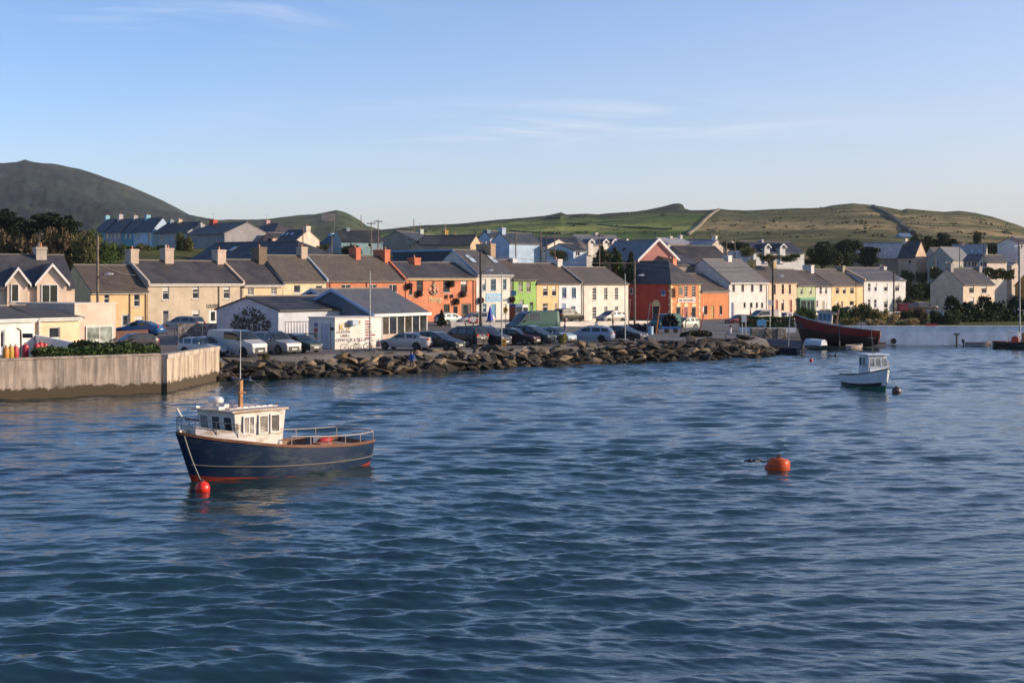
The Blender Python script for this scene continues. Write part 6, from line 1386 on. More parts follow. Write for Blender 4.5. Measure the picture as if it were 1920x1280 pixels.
def cloud_obj(name, v, mt, parent=None):
    n = len(v)//4; me = bpy.data.meshes.new(name); me.vertices.add(len(v)); me.vertices.foreach_set('co', v.astype(np.float32).ravel())
    me.loops.add(n*4); me.loops.foreach_set('vertex_index', np.arange(n*4, dtype=np.int32)); me.polygons.add(n); me.polygons.foreach_set('loop_start', np.arange(0, n*4, 4, dtype=np.int32)); me.update(calc_edges=True)
    me.materials.append(mt); o = bpy.data.objects.new(name, me); COL.objects.link(o)
    if parent is not None: o.parent = parent
    return o
LEAFM = {'dark': mat('leaf', (.030, .042, .018)), 'green': mat('leaf', (.045, .075, .020)), 'olive': mat('leaf', (.075, .078, .028)), 'yellow': mat('leaf', (.20, .17, .045)), 'brown': mat('leaf', (.075, .058, .032)), 'bright': mat('leaf', (.085, .125, .03)), 'straw': mat('leaf', (.34, .26, .13)), 'conifer': mat('leaf', (.016, .026, .014))}
BARK = mat('wood', (.075, .055, .04))
BUSH = {}
def bush_mesh(kind, var):
    k = (kind, var)
    if k not in BUSH:
        r6 = random.Random(hash(kind) % 97*0+len(kind)*31+var); bl = [(0, 0, .35, .8, .8, .5)]
        for _ in range(9): a = r6.uniform(0, 6.28); d = r6.uniform(.3, .85); q = r6.uniform(.22, .42); bl.append((d*math.cos(a), d*math.sin(a), r6.uniform(.3, .85), q, q, q*.9))
        v = leaf_cloud(bl, 4200, .078, 100+var*7+len(kind)); v[:, 2] = np.maximum(v[:, 2], -.1)
        o = cloud_obj('bush', v, LEAFM[kind]); BUSH[k] = o.data; bpy.data.objects.remove(o)
    return BUSH[k]
bc = [0]
def grounded(px, py, Y):                               # depth, from Y backwards, at which the land shows at this row
    if Y < 200: return Y
    q = Y
    while q < 430:
        X = (px-960)/F*q
        if HY-(ground_z(X, q)-HC)/q*F <= py+1.5: return q
        q += 1.5
    return Y
def bush(px, py_base, Y, w, h, kind, label, group=None, name='bush', z=None, cat='bush'):
    """w, h in photo pixels; py_base: row of its foot"""
    Y = grounded(px, py_base, Y); s_ = sc(Y); p = at(px, py_base, Y); o = bpy.data.objects.new(name, bush_mesh(kind, bc[0] % 3)); bc[0] += 1; COL.objects.link(o)
    zb = p.z if z is None else z; o.location = (p.x, p.y, zb-.05); o.scale = (w/s_/2, max(w/s_/2*.8, .4), h/s_); o.rotation_euler.z = rnd.uniform(0, 6)*(1 if abs(w-h) < w else 0)
    return tag(o, label, cat, group)
def tree(px, Y, base, top, w, kind, label, name='tree', group=None, seed=1, n=5000, leaf=.32, style='round', trunk=.25):
    Y = grounded(px, base, Y); s_ = sc(Y); p = at(px, base, Y); H = (base-top)/s_; Wd = w/s_; t = thing(name, label, 'tree', p, group=group); r7 = random.Random(seed); m = MB()
    m.tube([(0, 0, -5), (.1, 0, H*.3), (.15*r7.uniform(-1, 1), .1, H*.75)], trunk, 8, trunk*.3); bl = []
    for k in range(9 if style == 'round' else 12):
        a = r7.uniform(0, 6.28); d = Wd*.5*r7.uniform(.2, .62)
        if style == 'round': z = H*r7.uniform(.42, .85); q = Wd*r7.uniform(.13, .22); e = (d*math.cos(a), d*math.sin(a), z); bl.append((*e, q, q, q*.75))
        elif style == 'layer': z = H*r7.uniform(.45, .93); q = Wd*r7.uniform(.13, .24); d *= 1.1; e = (d*math.cos(a), d*math.sin(a), z); bl.append((*e, q*1.3, q, q*.38))
        m.tube([(0.05, 0, H*r7.uniform(.2, .45)), (e[0]*.5, e[1]*.5, e[2]*.75), e], trunk*.35, 6, .03)
    bl.append((0, 0, H*.6, Wd*.28, Wd*.25, H*.26)); bl.append((.1, 0, H*.86, Wd*.14, Wd*.14, H*.12))
    m.build('trunk', BARK, t); cloud_obj('crown', leaf_cloud(bl, n, leaf, seed, .6 if style == 'layer' else 1), LEAFM[kind], t); return t
def hedge(pts, z0, h, w, kind, label, n, leaf=.14, name='hedge', top=None, group=None, rag=.06):
    rs = np.random.RandomState(len(pts)*13+n % 97); P = np.array([p[:2] for p in pts], float); o0 = P[0].copy(); P = P-o0; seg = np.linalg.norm(np.diff(P, axis=0), axis=1); cum = np.concatenate([[0], np.cumsum(seg)])
    s = rs.rand(n)*cum[-1]; x = np.interp(s, cum, P[:, 0]); y = np.interp(s, cum, P[:, 1]); bump_ = 1+rag*2*np.sin(s*1.7)*np.sin(s*.61+1)
    side = rs.rand(n); u = np.where(side < .5, rs.choice([-1, 1], n)*w/2, (rs.rand(n)-.5)*w)+rs.normal(size=n)*rag*.6; z = np.where(side < .5, rs.rand(n)*h, h-.05*rs.rand(n))*bump_+rs.normal(size=n)*rag
    d = (P[-1]-P[0])/np.linalg.norm(P[-1]-P[0]); c = np.stack([x-d[1]*u, y+d[0]*u, z0+z], 1)
    a = rs.normal(size=(n, 3)); a /= np.linalg.norm(a, axis=1)[:, None]; b = np.cross(a, rs.normal(size=(n, 3))); b /= np.linalg.norm(b, axis=1)[:, None]; q = leaf*(.5+rs.rand(n))[:, None]; a *= q; b *= q*.7
    v = np.stack([c-a*.5-b*.5, c+a*.5-b*.4, c+a*.5+b*.5, c-a*.4+b*.5], 1).reshape(-1, 3)
    o = cloud_obj(name, v, LEAFM[kind]); o.location = (o0[0], o0[1], 0); return tag(o, label, 'hedge', group)
# left conifers and brush
for i, (px, Y, b, tp, w, lb) in enumerate(((8, 210, 500, 389, 70, 'tall dark conifer at the left edge behind the dormer house'), (48, 216, 495, 412, 60, 'low dark conifer between the two tall ones on the left'), (88, 212, 495, 397, 78, 'broad spreading dark conifer left of the coloured hillside terrace'), (128, 214, 490, 403, 60, 'wind bent dark conifer nearest the coloured hillside terrace'))):
    tree(px, Y, b, tp, w, 'conifer', lb, name='conifer', group='dark conifers behind the dormer house', seed=20+i, n=12000, leaf=.32, style='layer', trunk=.3)
for i, (px, Y, b, w, h, k) in enumerate(((20, 195, 500, 90, 62, 'brown'), (75, 192, 502, 90, 66, 'brown'), (125, 186, 505, 84, 70, 'brown'), (160, 180, 500, 60, 62, 'olive'), (196, 184, 500, 56, 50, 'green'), (105, 200, 470, 90, 45, 'dark'), (165, 205, 468, 70, 32, 'brown'), (215, 205, 492, 40, 34, 'dark'))):
    bush(px, b, Y, w, h, k, ['scrubby brown bush, leftmost behind the dormer house', 'brown thicket behind the dormer house chimney', 'tall brown thicket above the peach house roof', 'olive bush left of the tall utility pole', 'green bush right of the tall utility pole', 'dark bush under the broad conifer', 'low brown bush below the coloured hillside terrace', 'dark shrub left of the first bar chimney'][i], 'bushes behind the dormer house')
for i, (px, Y, b, w, h, k, lb) in enumerate(((232, 235, 478, 44, 20, 'green', 'green shrub left of the first bar chimney on the slope'), (268, 235, 478, 46, 20, 'olive', 'olive shrub between the first two bar chimneys'), (300, 240, 480, 40, 22, 'green', 'green shrub right of the second bar chimney'), (347, 240, 480, 42, 40, 'olive', 'round green bush in front of the wide grey house'),
    (605, 255, 475, 30, 16, 'olive', 'small bush beside the blue gabled cottage'), (660, 245, 478, 60, 20, 'dark', 'dark shrub in front of the teal cottage'), (672, 240, 470, 26, 30, 'dark', 'tall dark shrub left of the two utility poles'), (735, 255, 475, 40, 20, 'olive', 'olive bush right of the two utility poles'), (765, 262, 476, 40, 18, 'dark', 'dark bush below the grey stone gable'),
    (800, 262, 462, 44, 16, 'green', 'green hedge bush in front of the grey stone gabled house'), (950, 232, 492, 40, 22, 'dark', 'dark bush just right of the big pub chimney'), (985, 236, 490, 46, 20, 'green', 'green bush below the long grey bungalow'), (1020, 238, 490, 46, 18, 'dark', 'dark bush below the white gable fronted bungalow'), (1055, 238, 488, 46, 20, 'yellow', 'golden bush below the white gable fronted bungalow'), (1080, 232, 492, 40, 14, 'dark', 'dark low bush left of the pale blue cottage'),
    (1128, 222, 498, 46, 34, 'dark', 'dark garden shrub right of the pale blue cottage'), (1160, 222, 500, 36, 28, 'green', 'green garden shrub left of the pink gable'), (1200, 245, 478, 30, 22, 'dark', 'dark shrub below the cabbage palms'), (1385, 232, 500, 50, 14, 'dark', 'dark bush behind the white house chimney'), (1400, 262, 480, 36, 15, 'olive', 'olive bush left of the dark navy roofed house'), (1425, 226, 505, 70, 18, 'dark', 'low dark bush behind the yellow chimneys'),
    (1440, 240, 490, 44, 14, 'olive', 'bush with yellow flowers below the dark navy roofed house'), (1478, 240, 490, 44, 13, 'green', 'green bush below the right dormer of the navy roofed house'), (1380, 290, 468, 60, 16, 'dark', 'dark bush beyond the small cottage with three chimneys'))):
    bush(px, b, Y, w, h, k, lb, 'bushes between the houses on the slope')
for i, (px, Y, b, tp, w, lb) in enumerate(((1540, 262, 520, 452, 90, 'big dark spreading tree behind the narrow white terrace house'), (1585, 266, 520, 449, 90, 'tallest dark tree of the clump left of the pale roofed hall'), (1625, 262, 518, 462, 60, 'dark tree with drooping boughs against the pale roofed hall'))):
    tree(px, Y, b, tp, w, 'dark', lb, name='tree', group='dark trees left of the hall', seed=40+i, n=14000, leaf=.30, style='layer' if i == 2 else 'round', trunk=.35)
# cabbage palms
def palm(px, Y, base, top, label, seed):
    s_ = sc(Y); p = at(px, base, Y); H = (base-top)/s_-1; t = thing('cabbage_palm', label, 'palm', p, group='cabbage palms left of the pink gable'); m = MB(); m.tube([(0, 0, -5), (.1, 0, H*.6), (.05, 0, H)], .16, 7, .1); m.build('trunk', BARK, t)
    r8 = random.Random(seed); m = MB(); m.nofix = True
    for k in range(110):
        a = r8.uniform(0, 6.28); e = r8.uniform(-.7, 1.3); l = r8.uniform(.9, 1.35); d = Vector((math.cos(a)*math.cos(e), math.sin(a)*math.cos(e), math.sin(e))); q = Vector((-math.sin(a), math.cos(a), 0))*.045; c = Vector((.05, 0, H)); e1 = c+d*l*.6; e2 = c+d*l+Vector((0, 0, -.25*l))
        m.poly([c-q, c+q, e1+q, e1-q]); m.poly([e1-q, e1+q, e2])
    m.build('crown', LEAFM['olive' if seed % 2 else 'green'], t)
for i, (px, tp) in enumerate(((1152, 460), (1170, 462), (1188, 456), (1201, 460))): palm(px, 232+i*3, 500, tp, ['leftmost cabbage palm of the four beside the pink gable', 'cabbage palm second from the left beside the pink gable', 'tallest cabbage palm, third from the left beside the pink gable', 'cabbage palm nearest the pink gable'][i], i+3)
# right hillside hedges and scrub
def P2(*pp): return [(at(px, 500, Y).x, Y) for px, Y in pp]
hedge(P2((1712, 400), (1750, 405), (1792, 400)), 15.0, 3.4, 5, 'olive', 'long dark belt of bushes above the schoolhouse', 6500, .55, rag=.16)
hedge(P2((1795, 395), (1840, 400), (1885, 398)), 14.8, 2.0, 4, 'olive', 'lower dark belt of bushes left of the light blue house', 5000, .5, rag=.16)
hedge(P2((1650, 390), (1690, 392), (1716, 396)), 14.2, 2.2, 3, 'dark', 'thin dark hedge behind the schoolhouse roof', 3000, .5, rag=.14)
bush(1770, 452, 396, 36, 18, 'dark', 'tall round dark bush at the end of the long belt above the schoolhouse'); bush(1832, 456, 392, 26, 22, 'dark', 'dark bush by the pole above the grey roofed house')
hedge(P2((1745, 300), (1800, 296), (1900, 292)), 7.6, 1.6, 2, 'olive', 'rough olive hedge behind the detached pink house', 4500, .4, rag=.15)
for i, (px, Y, b, w, h, k, lb) in enumerate(((1712, 285, 530, 60, 26, 'green', 'green scrub on the slope left of the detached pink house'), (1750, 282, 522, 60, 24, 'dark', 'dark scrub on the slope above the red van'), (1716, 270, 560, 50, 30, 'dark', 'dark hollow scrub right of the last white house'), (1745, 268, 560, 46, 30, 'dark', 'dark scrub left of the detached pink gable'), (1735, 276, 546, 24, 16, 'bright', 'small round bright bush on the slope left of the pink house'),
    (1765, 300, 510, 40, 16, 'yellow', 'yellowish grass tuft bush below the grey green gable'), (1700, 262, 582, 40, 26, 'dark', 'dark bush behind the red van'), (1895, 285, 540, 30, 24, 'dark', 'dark bush between the pink house and the mustard building'), (1893, 300, 512, 50, 20, 'green', 'green bush behind the right chimney of the detached house'), (1890, 290, 560, 26, 22, 'green', 'green shrub right of the detached pink house'))):
    bush(px, b, Y, w, h, k, lb, 'scrub on the right hand slope')
for i, (px, Y, b, w, h, k, lb) in enumerate(((1500, 178, 606, 30, 22, 'green', 'green bush right of the clipped hedge'), (1516, 180, 604, 34, 26, 'green', 'round green bush below the dark green shopfront'), (1552, 182, 604, 40, 26, 'olive', 'olive bush behind the red boat wheelhouse'), (1575, 180, 604, 44, 30, 'green', 'green bush below the peach house door'), (1605, 182, 602, 46, 30, 'olive', 'olive bush behind the sloping utility pole'),
    (1625, 184, 602, 34, 34, 'green', 'tall green bush left of the grey rendered wall'), (1650, 182, 604, 40, 26, 'yellow', 'yellow green bush in front of the grey rendered wall'), (1672, 184, 606, 34, 18, 'straw', 'straw coloured grass clump above the harbour wall'), (1685, 186, 606, 34, 24, 'dark', 'dark bush under the front of the red van'), (1705, 186, 608, 36, 28, 'olive', 'brown green bush under the back of the red van'), (1727, 186, 608, 34, 28, 'brown', 'brown bush right of the red van'),
    (1590, 176, 609, 50, 14, 'yellow', 'low golden bush just above the harbour wall'), (1640, 176, 610, 50, 12, 'straw', 'low straw grass clump left of the red plank'), (1700, 176, 611, 60, 14, 'straw', 'dry grass clump along the harbour wall near the red plank'), (1545, 174, 608, 40, 12, 'dark', 'low dark bush behind the red boat deck'),
    (1758, 186, 612, 34, 34, 'dark', 'dark round bush right of the brown one above the wall'), (1785, 186, 612, 44, 30, 'dark', 'dark bush in front of the white garden panel'))):
    bush(px, b, Y, w, h, k, lb, 'bushes above the harbour wall')
hedge(P2((1775, 196), (1830, 198), (1900, 200), (1960, 200)), 1.3, 2.5, 1.6, 'dark', 'long dark hedge in front of the detached pink house', 5200, .30, rag=.2)
bush(1800, 600, 200, 60, 22, 'green', 'green bush standing above the long dark hedge'); bush(1842, 598, 205, 40, 20, 'dark', 'dark round shrub right of the pink house door')
hedge(P2((1386, 163.5), (1440, 162.5), (1489, 162.6)), 1.5, 1.55, 1.3, 'green', 'clipped green hedge behind the low white wall', 9000, .13, rag=.03)
# hedge along the sea wall
hedge([(-30.0, 89.4), (-28, 90.8), (-25.5, 92.2), (-23.6, 94.5)], 2.2, .62, 1.1, 'green', 'low green hedge growing along the top of the concrete sea wall', 9000, .13, rag=.09)
hedge([(-28.5, 92.0), (-25.0, 95.2)], 2.2, .82, .9, 'dark', 'darker second hedge behind the low one on the sea wall', 4000, .15, rag=.10)
o = bush(1056, 641, 127.5, 22, 16, 'yellow', 'yellow flowering bush at the top of the breakwater'); bush(497, 672, 105.8, 20, 12, 'olive', 'small weed clump among the boulders under the silver van')
t = thing('potted_conifer', 'narrow dark cone shaped shrub in front of the orange pub', 'shrub', (at(828, 600, 165).x, 165, 1.9)); v = leaf_cloud([(0, 0, .4+.27*k, .52-.085*k, .52-.085*k, .3) for k in range(6)], 1500, .16, 5); cloud_obj('crown', v, LEAFM['conifer'], t); m = MB(); m.lathe([(.25, 0), (.32, .35), (.3, .36)], n=12); m.build('pot', mat('paint', (.15, .07, .05)), t)
# gorse and scrub dotted over the near hill: nobody could count it
rs = np.random.RandomState(8); C_ = []
while len(C_) < 150:
    px = rs.uniform(720, 1900); py = rs.uniform(interp(px, GX, GY)+2, 447)
    if noise.noise(Vector((px*.02, py*.12, 4))) < .12-.25*(px > 1345) or (px < 1300 and rs.rand() < .45): continue
    Y = hill_y(px, py)
    if Y > 1345: continue
    C_.append(((px-960)/F*Y, Y, hill_z(px, Y)))
C_ = np.array(C_); C_ = np.repeat(C_, 7, 0)+rs.normal(size=(len(C_)*7, 3))*[1.8, 1.8, .35]; n = len(C_)
a = rs.normal(size=(n, 3)); b = rs.normal(size=(n, 3)); a /= np.linalg.norm(a, axis=1)[:, None]; b /= np.linalg.norm(b, axis=1)[:, None]; a *= .9; b *= .6
o = cloud_obj('gorse', np.stack([C_-a-b, C_+a-b, C_+a+b, C_-a+b], 1).reshape(-1, 3), LEAFM['olive']); tag(o, 'low dark gorse and scrub scattered over the hillside', 'scrub', kind='stuff')
for i, (px, Y, tp, w, k, lb) in enumerate(((1126, 224, 459, 56, 'dark', 'dark leafy garden tree behind the wide plain white house'), (1158, 226, 468, 44, 'green', 'smaller green garden tree left of the pink gable'), (1182, 224, 470, 30, 'dark', 'narrow dark garden tree touching the left edge of the pink gable'))):
    X = (px-960)/F*Y; b = HY-(ground_z(X, Y)-HC)/Y*F
    tree(px, Y, b, tp, w, k, lb, group='garden trees behind the terrace', seed=70+i, n=9000, leaf=.26, trunk=.22)
# ================================================================ poles, cables, signs, people, bicycles, street things
WPOLE = mat('wood', (.17, .13, .10)); GPOLE = mat('metal', (.30, .31, .32)); DPOLE = mat('wood', (.05, .042, .038))
def pole(px, Y, top, base, label, r=.14, mt=None, arm=None, cross=False, name='utility_pole', cat='pole', group=None, lean=0, lampdrop=0):
    pb, pt = at(px, base, Y), at(px+lean, top, Y); h = pt.z-pb.z; t = thing(name, label, cat, pb, group=group); dx = pt.x-pb.x
    m = MB(); m.tube([(0, 0, -.6 if Y < 215 else -9), (dx*.5, 0, h*.5), (dx, 0, h)], r, 9, r*.7); m.build('pole', mt or WPOLE, t)
    if cross:
        m = MB(); z = h-.35; m.box(dx-.75, dx+.75, -.06, .06, z, z+.12); c = m.build('crossarm', DPOLE, t)
        for x in (-.65, -.25, .25, .65): m = MB(); m.lathe([(.03, 0), (.05, .05), (.045, .12), (.01, .14)], (dx+x, 0, z+.121), 8); m.build('insulator', mat('paint', (.4, .4, .38)), c)
    if arm:                                            # street lamp: (length right, rise, at row)
        ax_, up, row = arm; z = HC-(row-HY)/F*Y-pb.z; q = dx*z/h
        m = MB(); m.tube([(q, 0, z-up), (q+ax_*.5, 0, z-.02), (q+ax_, 0, z)], .035, 6); a = m.build('lamp_arm', GPOLE, t)
        m = MB(); m.rings([[(q+ax_-.05, -.1, z-.05), (q+ax_-.05, .1, z-.05), (q+ax_-.05, .08, z+.07), (q+ax_-.05, -.08, z+.07)], [(q+ax_+.35, -.17, z-.08), (q+ax_+.35, .17, z-.08), (q+ax_+.35, .13, z+.14), (q+ax_+.35, -.13, z+.14)], [(q+ax_+.75, -.12, z-.04), (q+ax_+.75, .12, z-.04), (q+ax_+.75, .08, z+.10), (q+ax_+.75, -.08, z+.10)]]); m.build('lamp_head', mat('paint', (.60, .60, .58)), a)
    return t
pole(183, 140, 441, 614, 'tall wooden utility pole with a street lamp in front of the peach house', .15, arm=(.75, .5, 514))
pole(901, 165, 471, 606, 'dark wooden utility pole with a street lamp in front of the white pub', .17, DPOLE, arm=(.75, .3, 507), cross=False)
pole(1190, 178, 488, 606, 'wooden utility pole with a street lamp against the dark red gable wall', .15, arm=(.45, .35, 516), cross=False)
pole(1449, 172, 496, 600, 'black wooden utility pole with a street lamp in front of the peach house', .16, DPOLE, arm=(.6, .1, 518))
pole(1676, 205, 503, 588, 'black wooden utility pole in front of the last white house', .14, DPOLE, arm=(.5, .1, 523.5))
pole(1605, 186, 528, 600, 'thin dark pole among the bushes in front of the last peach house', .06, DPOLE, name='post', cat='pole')
pole(693.5, 117.5, 508, 661, 'slim grey metal pole standing beside the takeaway lettering', .07, GPOLE, name='metal_pole')
pole(940.5, 122.5, 511, 655, 'slim metal pole carrying an orange notice on the breakwater', .055, GPOLE, name='metal_pole')
pole(1172, 129, 513, 642, 'slim metal pole in front of the wide plain white house', .055, GPOLE, name='metal_pole')
pole(1912, 157, 461, 648, 'tall harbour lamp standard over the work boat', .09, GPOLE, name='harbour_lamp', cat='lamp', arm=(-1.0, .1, 462))
GPO = 'distant poles on the slope'
for px, Y, tp, b, cr, lb in ((552, 300, 422, 455, 0, 'thin distant pole left of the cream gabled cottage'), (558, 300, 420, 455, 0, 'second thin distant pole left of the cream gabled cottage'), (568, 230, 424, 470, 0, 'thin pole in front of the cream gabled cottage'), (626, 290, 404, 450, 0, 'pale thin pole left of the blue gabled cottage'), (622, 240, 433, 470, 0, 'short pole in front of the blue gabled cottage'), (677, 330, 403, 440, 0, 'tall thin mast behind the teal cottage'),
                             (696, 242, 416, 474, 1, 'left one of the two wooden poles in front of the teal cottage'), (709, 240, 412, 470, 1, 'right one of the two wooden poles in front of the teal cottage'), (776, 330, 411, 445, 0, 'single lamp pole on the skyline left of the grey gable'), (967, 235, 430, 478, 0, 'leftmost pole in front of the long grey bungalow'), (1001, 300, 428, 455, 0, 'far pole right of the long grey bungalow roof'), (1014, 240, 429, 476, 0, 'pole over the right end of the long grey bungalow'),
                             (1024, 232, 435, 482, 0, 'dark pole left of the white gable fronted bungalow'), (1040, 234, 431, 482, 0, 'pole in front of the white gable fronted bungalow'), (1047, 310, 430, 450, 0, 'short far pole above the white gable fronted bungalow'), (1124, 222, 438, 500, 1, 'wooden pole in front of the grey house with four dormers'), (1194, 320, 440, 460, 0, 'short far pole left of the pink gable'), (1296, 268, 440, 475, 0, 'wooden pole behind the pink gable chimney'), (1342, 320, 431, 455, 0, 'far pole above the pale gabled cottage'),
                             (1362, 262, 432, 468, 0, 'wooden pole right of the pale gabled cottage'), (1378, 262, 447, 476, 0, 'wooden pole in front of the cottage with three chimneys'), (1647, 285, 461, 500, 0, 'dark pole against the shining pale roof'), (1799, 300, 449, 502, 0, 'pole in front of the large light grey roof'), (1845, 292, 457, 502, 0, 'dark pole in front of the small white gable'), (1910, 300, 448, 505, 1, 'dark pole below the light blue house'), (1754, 300, 480, 506, 0, 'short lamp post in front of the grey green gable')):
    pole(px, Y, tp, b, lb, .11, DPOLE if px in (1024, 1647, 1910, 1845) else WPOLE, cross=bool(cr), group=GPO)
def cable(label, a, b, sag, r_=.02, col=(.22, .20, .18)):
    a, b = at(*a), at(*b); P = []
    for k in range(17): q = k/16; p = a.lerp(b, q); p.z -= sag*4*q*(1-q); P.append(p-a)
    m = MB(); m.tube(P, r_, 4); o = m.build('overhead_cable', mat('paint', col)); o.location = a; tag(o, label, 'cable', 'overhead cables')
cable('upper cable from the white pub pole to the pole on the red gable', (901, 477, 165), (1190, 493, 178), .35, .022); cable('upper cable from the red gable pole to the black pole by the peach house', (1190, 493, 178), (1449, 499, 172), .35, .02)
cable('lower cable from the red gable pole to the black pole by the peach house', (1190, 501, 178), (1449, 504, 172), .5, .018); cable('cable from the orange chimney to the dark pole by the white pub', (733, 491, 180), (901, 481, 165), .25, .02)
cable('cable running right from the black pole to the last white house', (1449, 500, 172), (1676, 508, 205), .5, .018); cable('cable between the two wooden poles and the skyline', (709, 417, 240), (800, 428, 330), .4, .02)
cable('cable sagging from the bar gable to the utility pole lamp', (262, 516, 158), (183, 493, 140), .3, .018); cable('cable across the bungalows to the dormer house pole', (967, 432, 235), (1124, 442, 222), .9, .018); cable('cable right of the dormer house pole', (1124, 441, 222), (1296, 444, 268), 1.0, .018)
cable('cable crossing above the grey house at the upper right', (1799, 455, 300), (1910, 452, 300), .7, .02)
# signs
def board(label, px, py, Y, w, h, col, name='sign', cat='sign', base=None, posts=2, th=.05, rz=.5, txt=None, tcol=(.7, .7, .7), diamond=False, group=None):
    s_ = sc(Y); p = at(px, py, Y); W_, H_ = w/s_, h/s_; zb = base if base is not None else 1.5; t = thing(name, label, cat, (p.x, Y, zb), rz, group); zc = p.z-zb
    m = MB()
    if diamond: m.rings([[(0, y, zc-H_/2), (W_/2, y, zc), (0, y, zc+H_/2), (-W_/2, y, zc)] for y in (-th, 0)])
    else: m.box(-W_/2, W_/2, -th, 0, zc-H_/2, zc+H_/2)
    b = m.build('panel', mat('paint', col), t)
    if posts: 
        for x in ([0] if posts == 1 else [-W_*.35, W_*.35]): m = MB(); m.tube([(x, .045, -.3), (x, .045, zc+H_/2-.05)], .04, 6); m.build('post', GPOLE, t)
    if txt:
        o, w_ = text_mesh(txt, 1, .01, mat('paint', tcol), 'lettering', b, (-W_*.42, -th-.012, zc-H_*.15), (R(90), 0, 0))
        k = W_*.84/w_
        for v in o.data.vertices: v.co.x *= k; v.co.y *= min(k*1.6, H_*.5)
    return t, zc, W_, H_
t, zc, w, h = board('orange notice on the slim pole at the breakwater', 945, 642, 122.2, 8, 13, (.62, .30, .02), base=1.5, posts=0, rz=.1)
m = MB(); m.lathe([(.10, 0), (.10, -.01)], (0, -.052, zc+.08), 14, 'y'); m.build('symbol', DARKP, t); m = MB(); m.box(-.12, .12, -.062, -.051, zc-.22, zc-.16); m.build('symbol', DARKP, t)
t, zc, w, h = board('yellow diamond warning sign in front of the white pub', 948, 581, 150, 10.5, 16, (.58, .34, .03), base=1.7, posts=1, diamond=True, rz=.1); m = MB(); m.box(-.06, .06, -.06, -.051, zc-.2, zc+.2); m.build('symbol', DARKP, t)
board('blue projecting sign high on the white pub front', 963, 549.5, 181, 10, 9, (.04, .20, .45), base=7.0-1.5, posts=0, rz=-.25, txt='BAR', name='hanging_sign')
board('white square sign on a tall post near the slipway', 1444, 567, 150, 8, 10, (.70, .69, .66), base=1.5, posts=1, rz=.1)
board('pale information board on two posts by the clipped hedge', 1395, 597, 152, 10, 14, (.42, .46, .48), base=1.5, rz=.1)
board('blue information board behind the stone blocks', 1428, 605, 151, 17, 12, (.06, .24, .44), base=1.5, rz=.1)
board('white menu board on the orange house front', 1318, 580, 194, 4, 9, (.62, .58, .52), base=1.2, posts=1, rz=.7, name='menu_board')
board('dark folding pavement board outside the corner bar', 1308, 601, 192, 7, 8, (.04, .05, .07), base=1.2, posts=0, rz=.7, name='pavement_board')
board('red lettered sign board above the stone wall', 320, 616, 133, 20, 8, (.42, .40, .38), base=1.5, rz=.3, txt='TO LET', tcol=(.4, .05, .04))
# kiosks
for px, Y, w, col, lb, zt in ((967, 176, 1.15, (.02, .08, .20), 'dark blue telephone kiosk in front of the lime green house', 2.35), (980, 177, 1.0, (.62, .62, .60), 'white glazed kiosk beside the dark blue one', 2.25)):
    p = at(px, 590, Y); t = thing('kiosk', lb, 'kiosk', (p.x, Y, 2.0), .77); m = MB(); m.box(-w/2, w/2, -w/2, w/2, zt-.35, zt); m.box(-w/2, w/2, -w/2, w/2, 0, .15)
    for x in (-1, 1):
        for y in (-1, 1): m.box(*sorted((x*w/2, x*(w/2-.08))), *sorted((y*w/2, y*(w/2-.08))), .15, zt-.35)
    m.build('frame', mat('paint', col), t); m = MB(); m.box(-w/2+.03, w/2-.03, -w/2+.03, w/2-.03, .151, zt-.351); m.build('glazing', GLASS, t)
# low stone blocks by the slip
for i, (px, w, lb) in enumerate(((1424, 1.9, 'left rough stone block at the head of the slipway'), (1448, 1.8, 'middle rough stone block at the head of the slipway'), (1464, 1.0, 'small right stone block at the head of the slipway'))):
    p = at(px, 625, 149); m = MB(); m.box(-w/2, w/2, -.4, .4, -.3, .82); o = m.build('stone_block', mat('stone_wall', (.22, .19, .15), s=1.5), bevel=.08); o.location = (p.x, 149, 1.45); o.rotation_euler.z = .1; tag(o, lb, 'stone block', 'stone blocks by the slipway')
# fishing gear heap
def heap(px, Y, w, h, col, lb, z=1.4, leaf=.25, name='net_heap'):
    v = leaf_cloud([(0, 0, h*.3, w/2, w/2.4, h*.6), (w*.25, 0, h*.3, w*.3, w*.3, h*.5), (-w*.25, .1, h*.25, w*.3, w*.3, h*.45)], 1600, leaf, int(px)); v[:, 2] = np.maximum(v[:, 2], -.05)
    o = cloud_obj(name, v, mat('leaf', col)); p = at(px, 600, Y); o.location = (p.x, Y, z); tag(o, lb, 'nets')
heap(1256, 158, 1.5, 1.5, (.015, .015, .02), 'black heap of netting on the blue trailer', 2.1); heap(1302, 146, 2.6, .75, (.03, .035, .018), 'dark flat heap of nets on the quay right of the trailer'); heap(1319, 147, 1.6, .7, (.025, .03, .018), 'second dark heap of nets near the stone blocks'); heap(1212, 156, 2.2, 1.2, (.02, .025, .05), 'dark heap of pots left of the blue drum'); heap(1188, 160, 2.6, 1.1, (.03, .035, .05), 'heap of rope and pots under the red gable wall')
p = at(1256, 622, 157); t = thing('trailer', 'low blue boat trailer carrying the netting', 'trailer', (p.x, 157, 1.45), .1); m = MB(); m.box(-1.1, 1.1, -.6, .6, .45, .72); m.build('bed', mat('paint', (.02, .12, .35)), t)
for x in (-.5, .5): m = MB(); m.lathe([(.1, -.08), (.26, -.08), (.28, 0), (.26, .08), (.1, .08)], (x, -.66, .28), 16, 'y'); m.build('wheel', TYRE, t)
p = at(1220, 620, 152); t = thing('drum', 'pale blue drum standing left of the loaded van', 'drum', (p.x, 152, 1.45)); m = MB(); m.lathe([(.29, 0), (.30, .03), (.29, .3), (.30, .33), (.29, .6), (.30, .86), (.27, .9)], n=16); m.build('drum', mat('paint', (.30, .44, .56)), t)
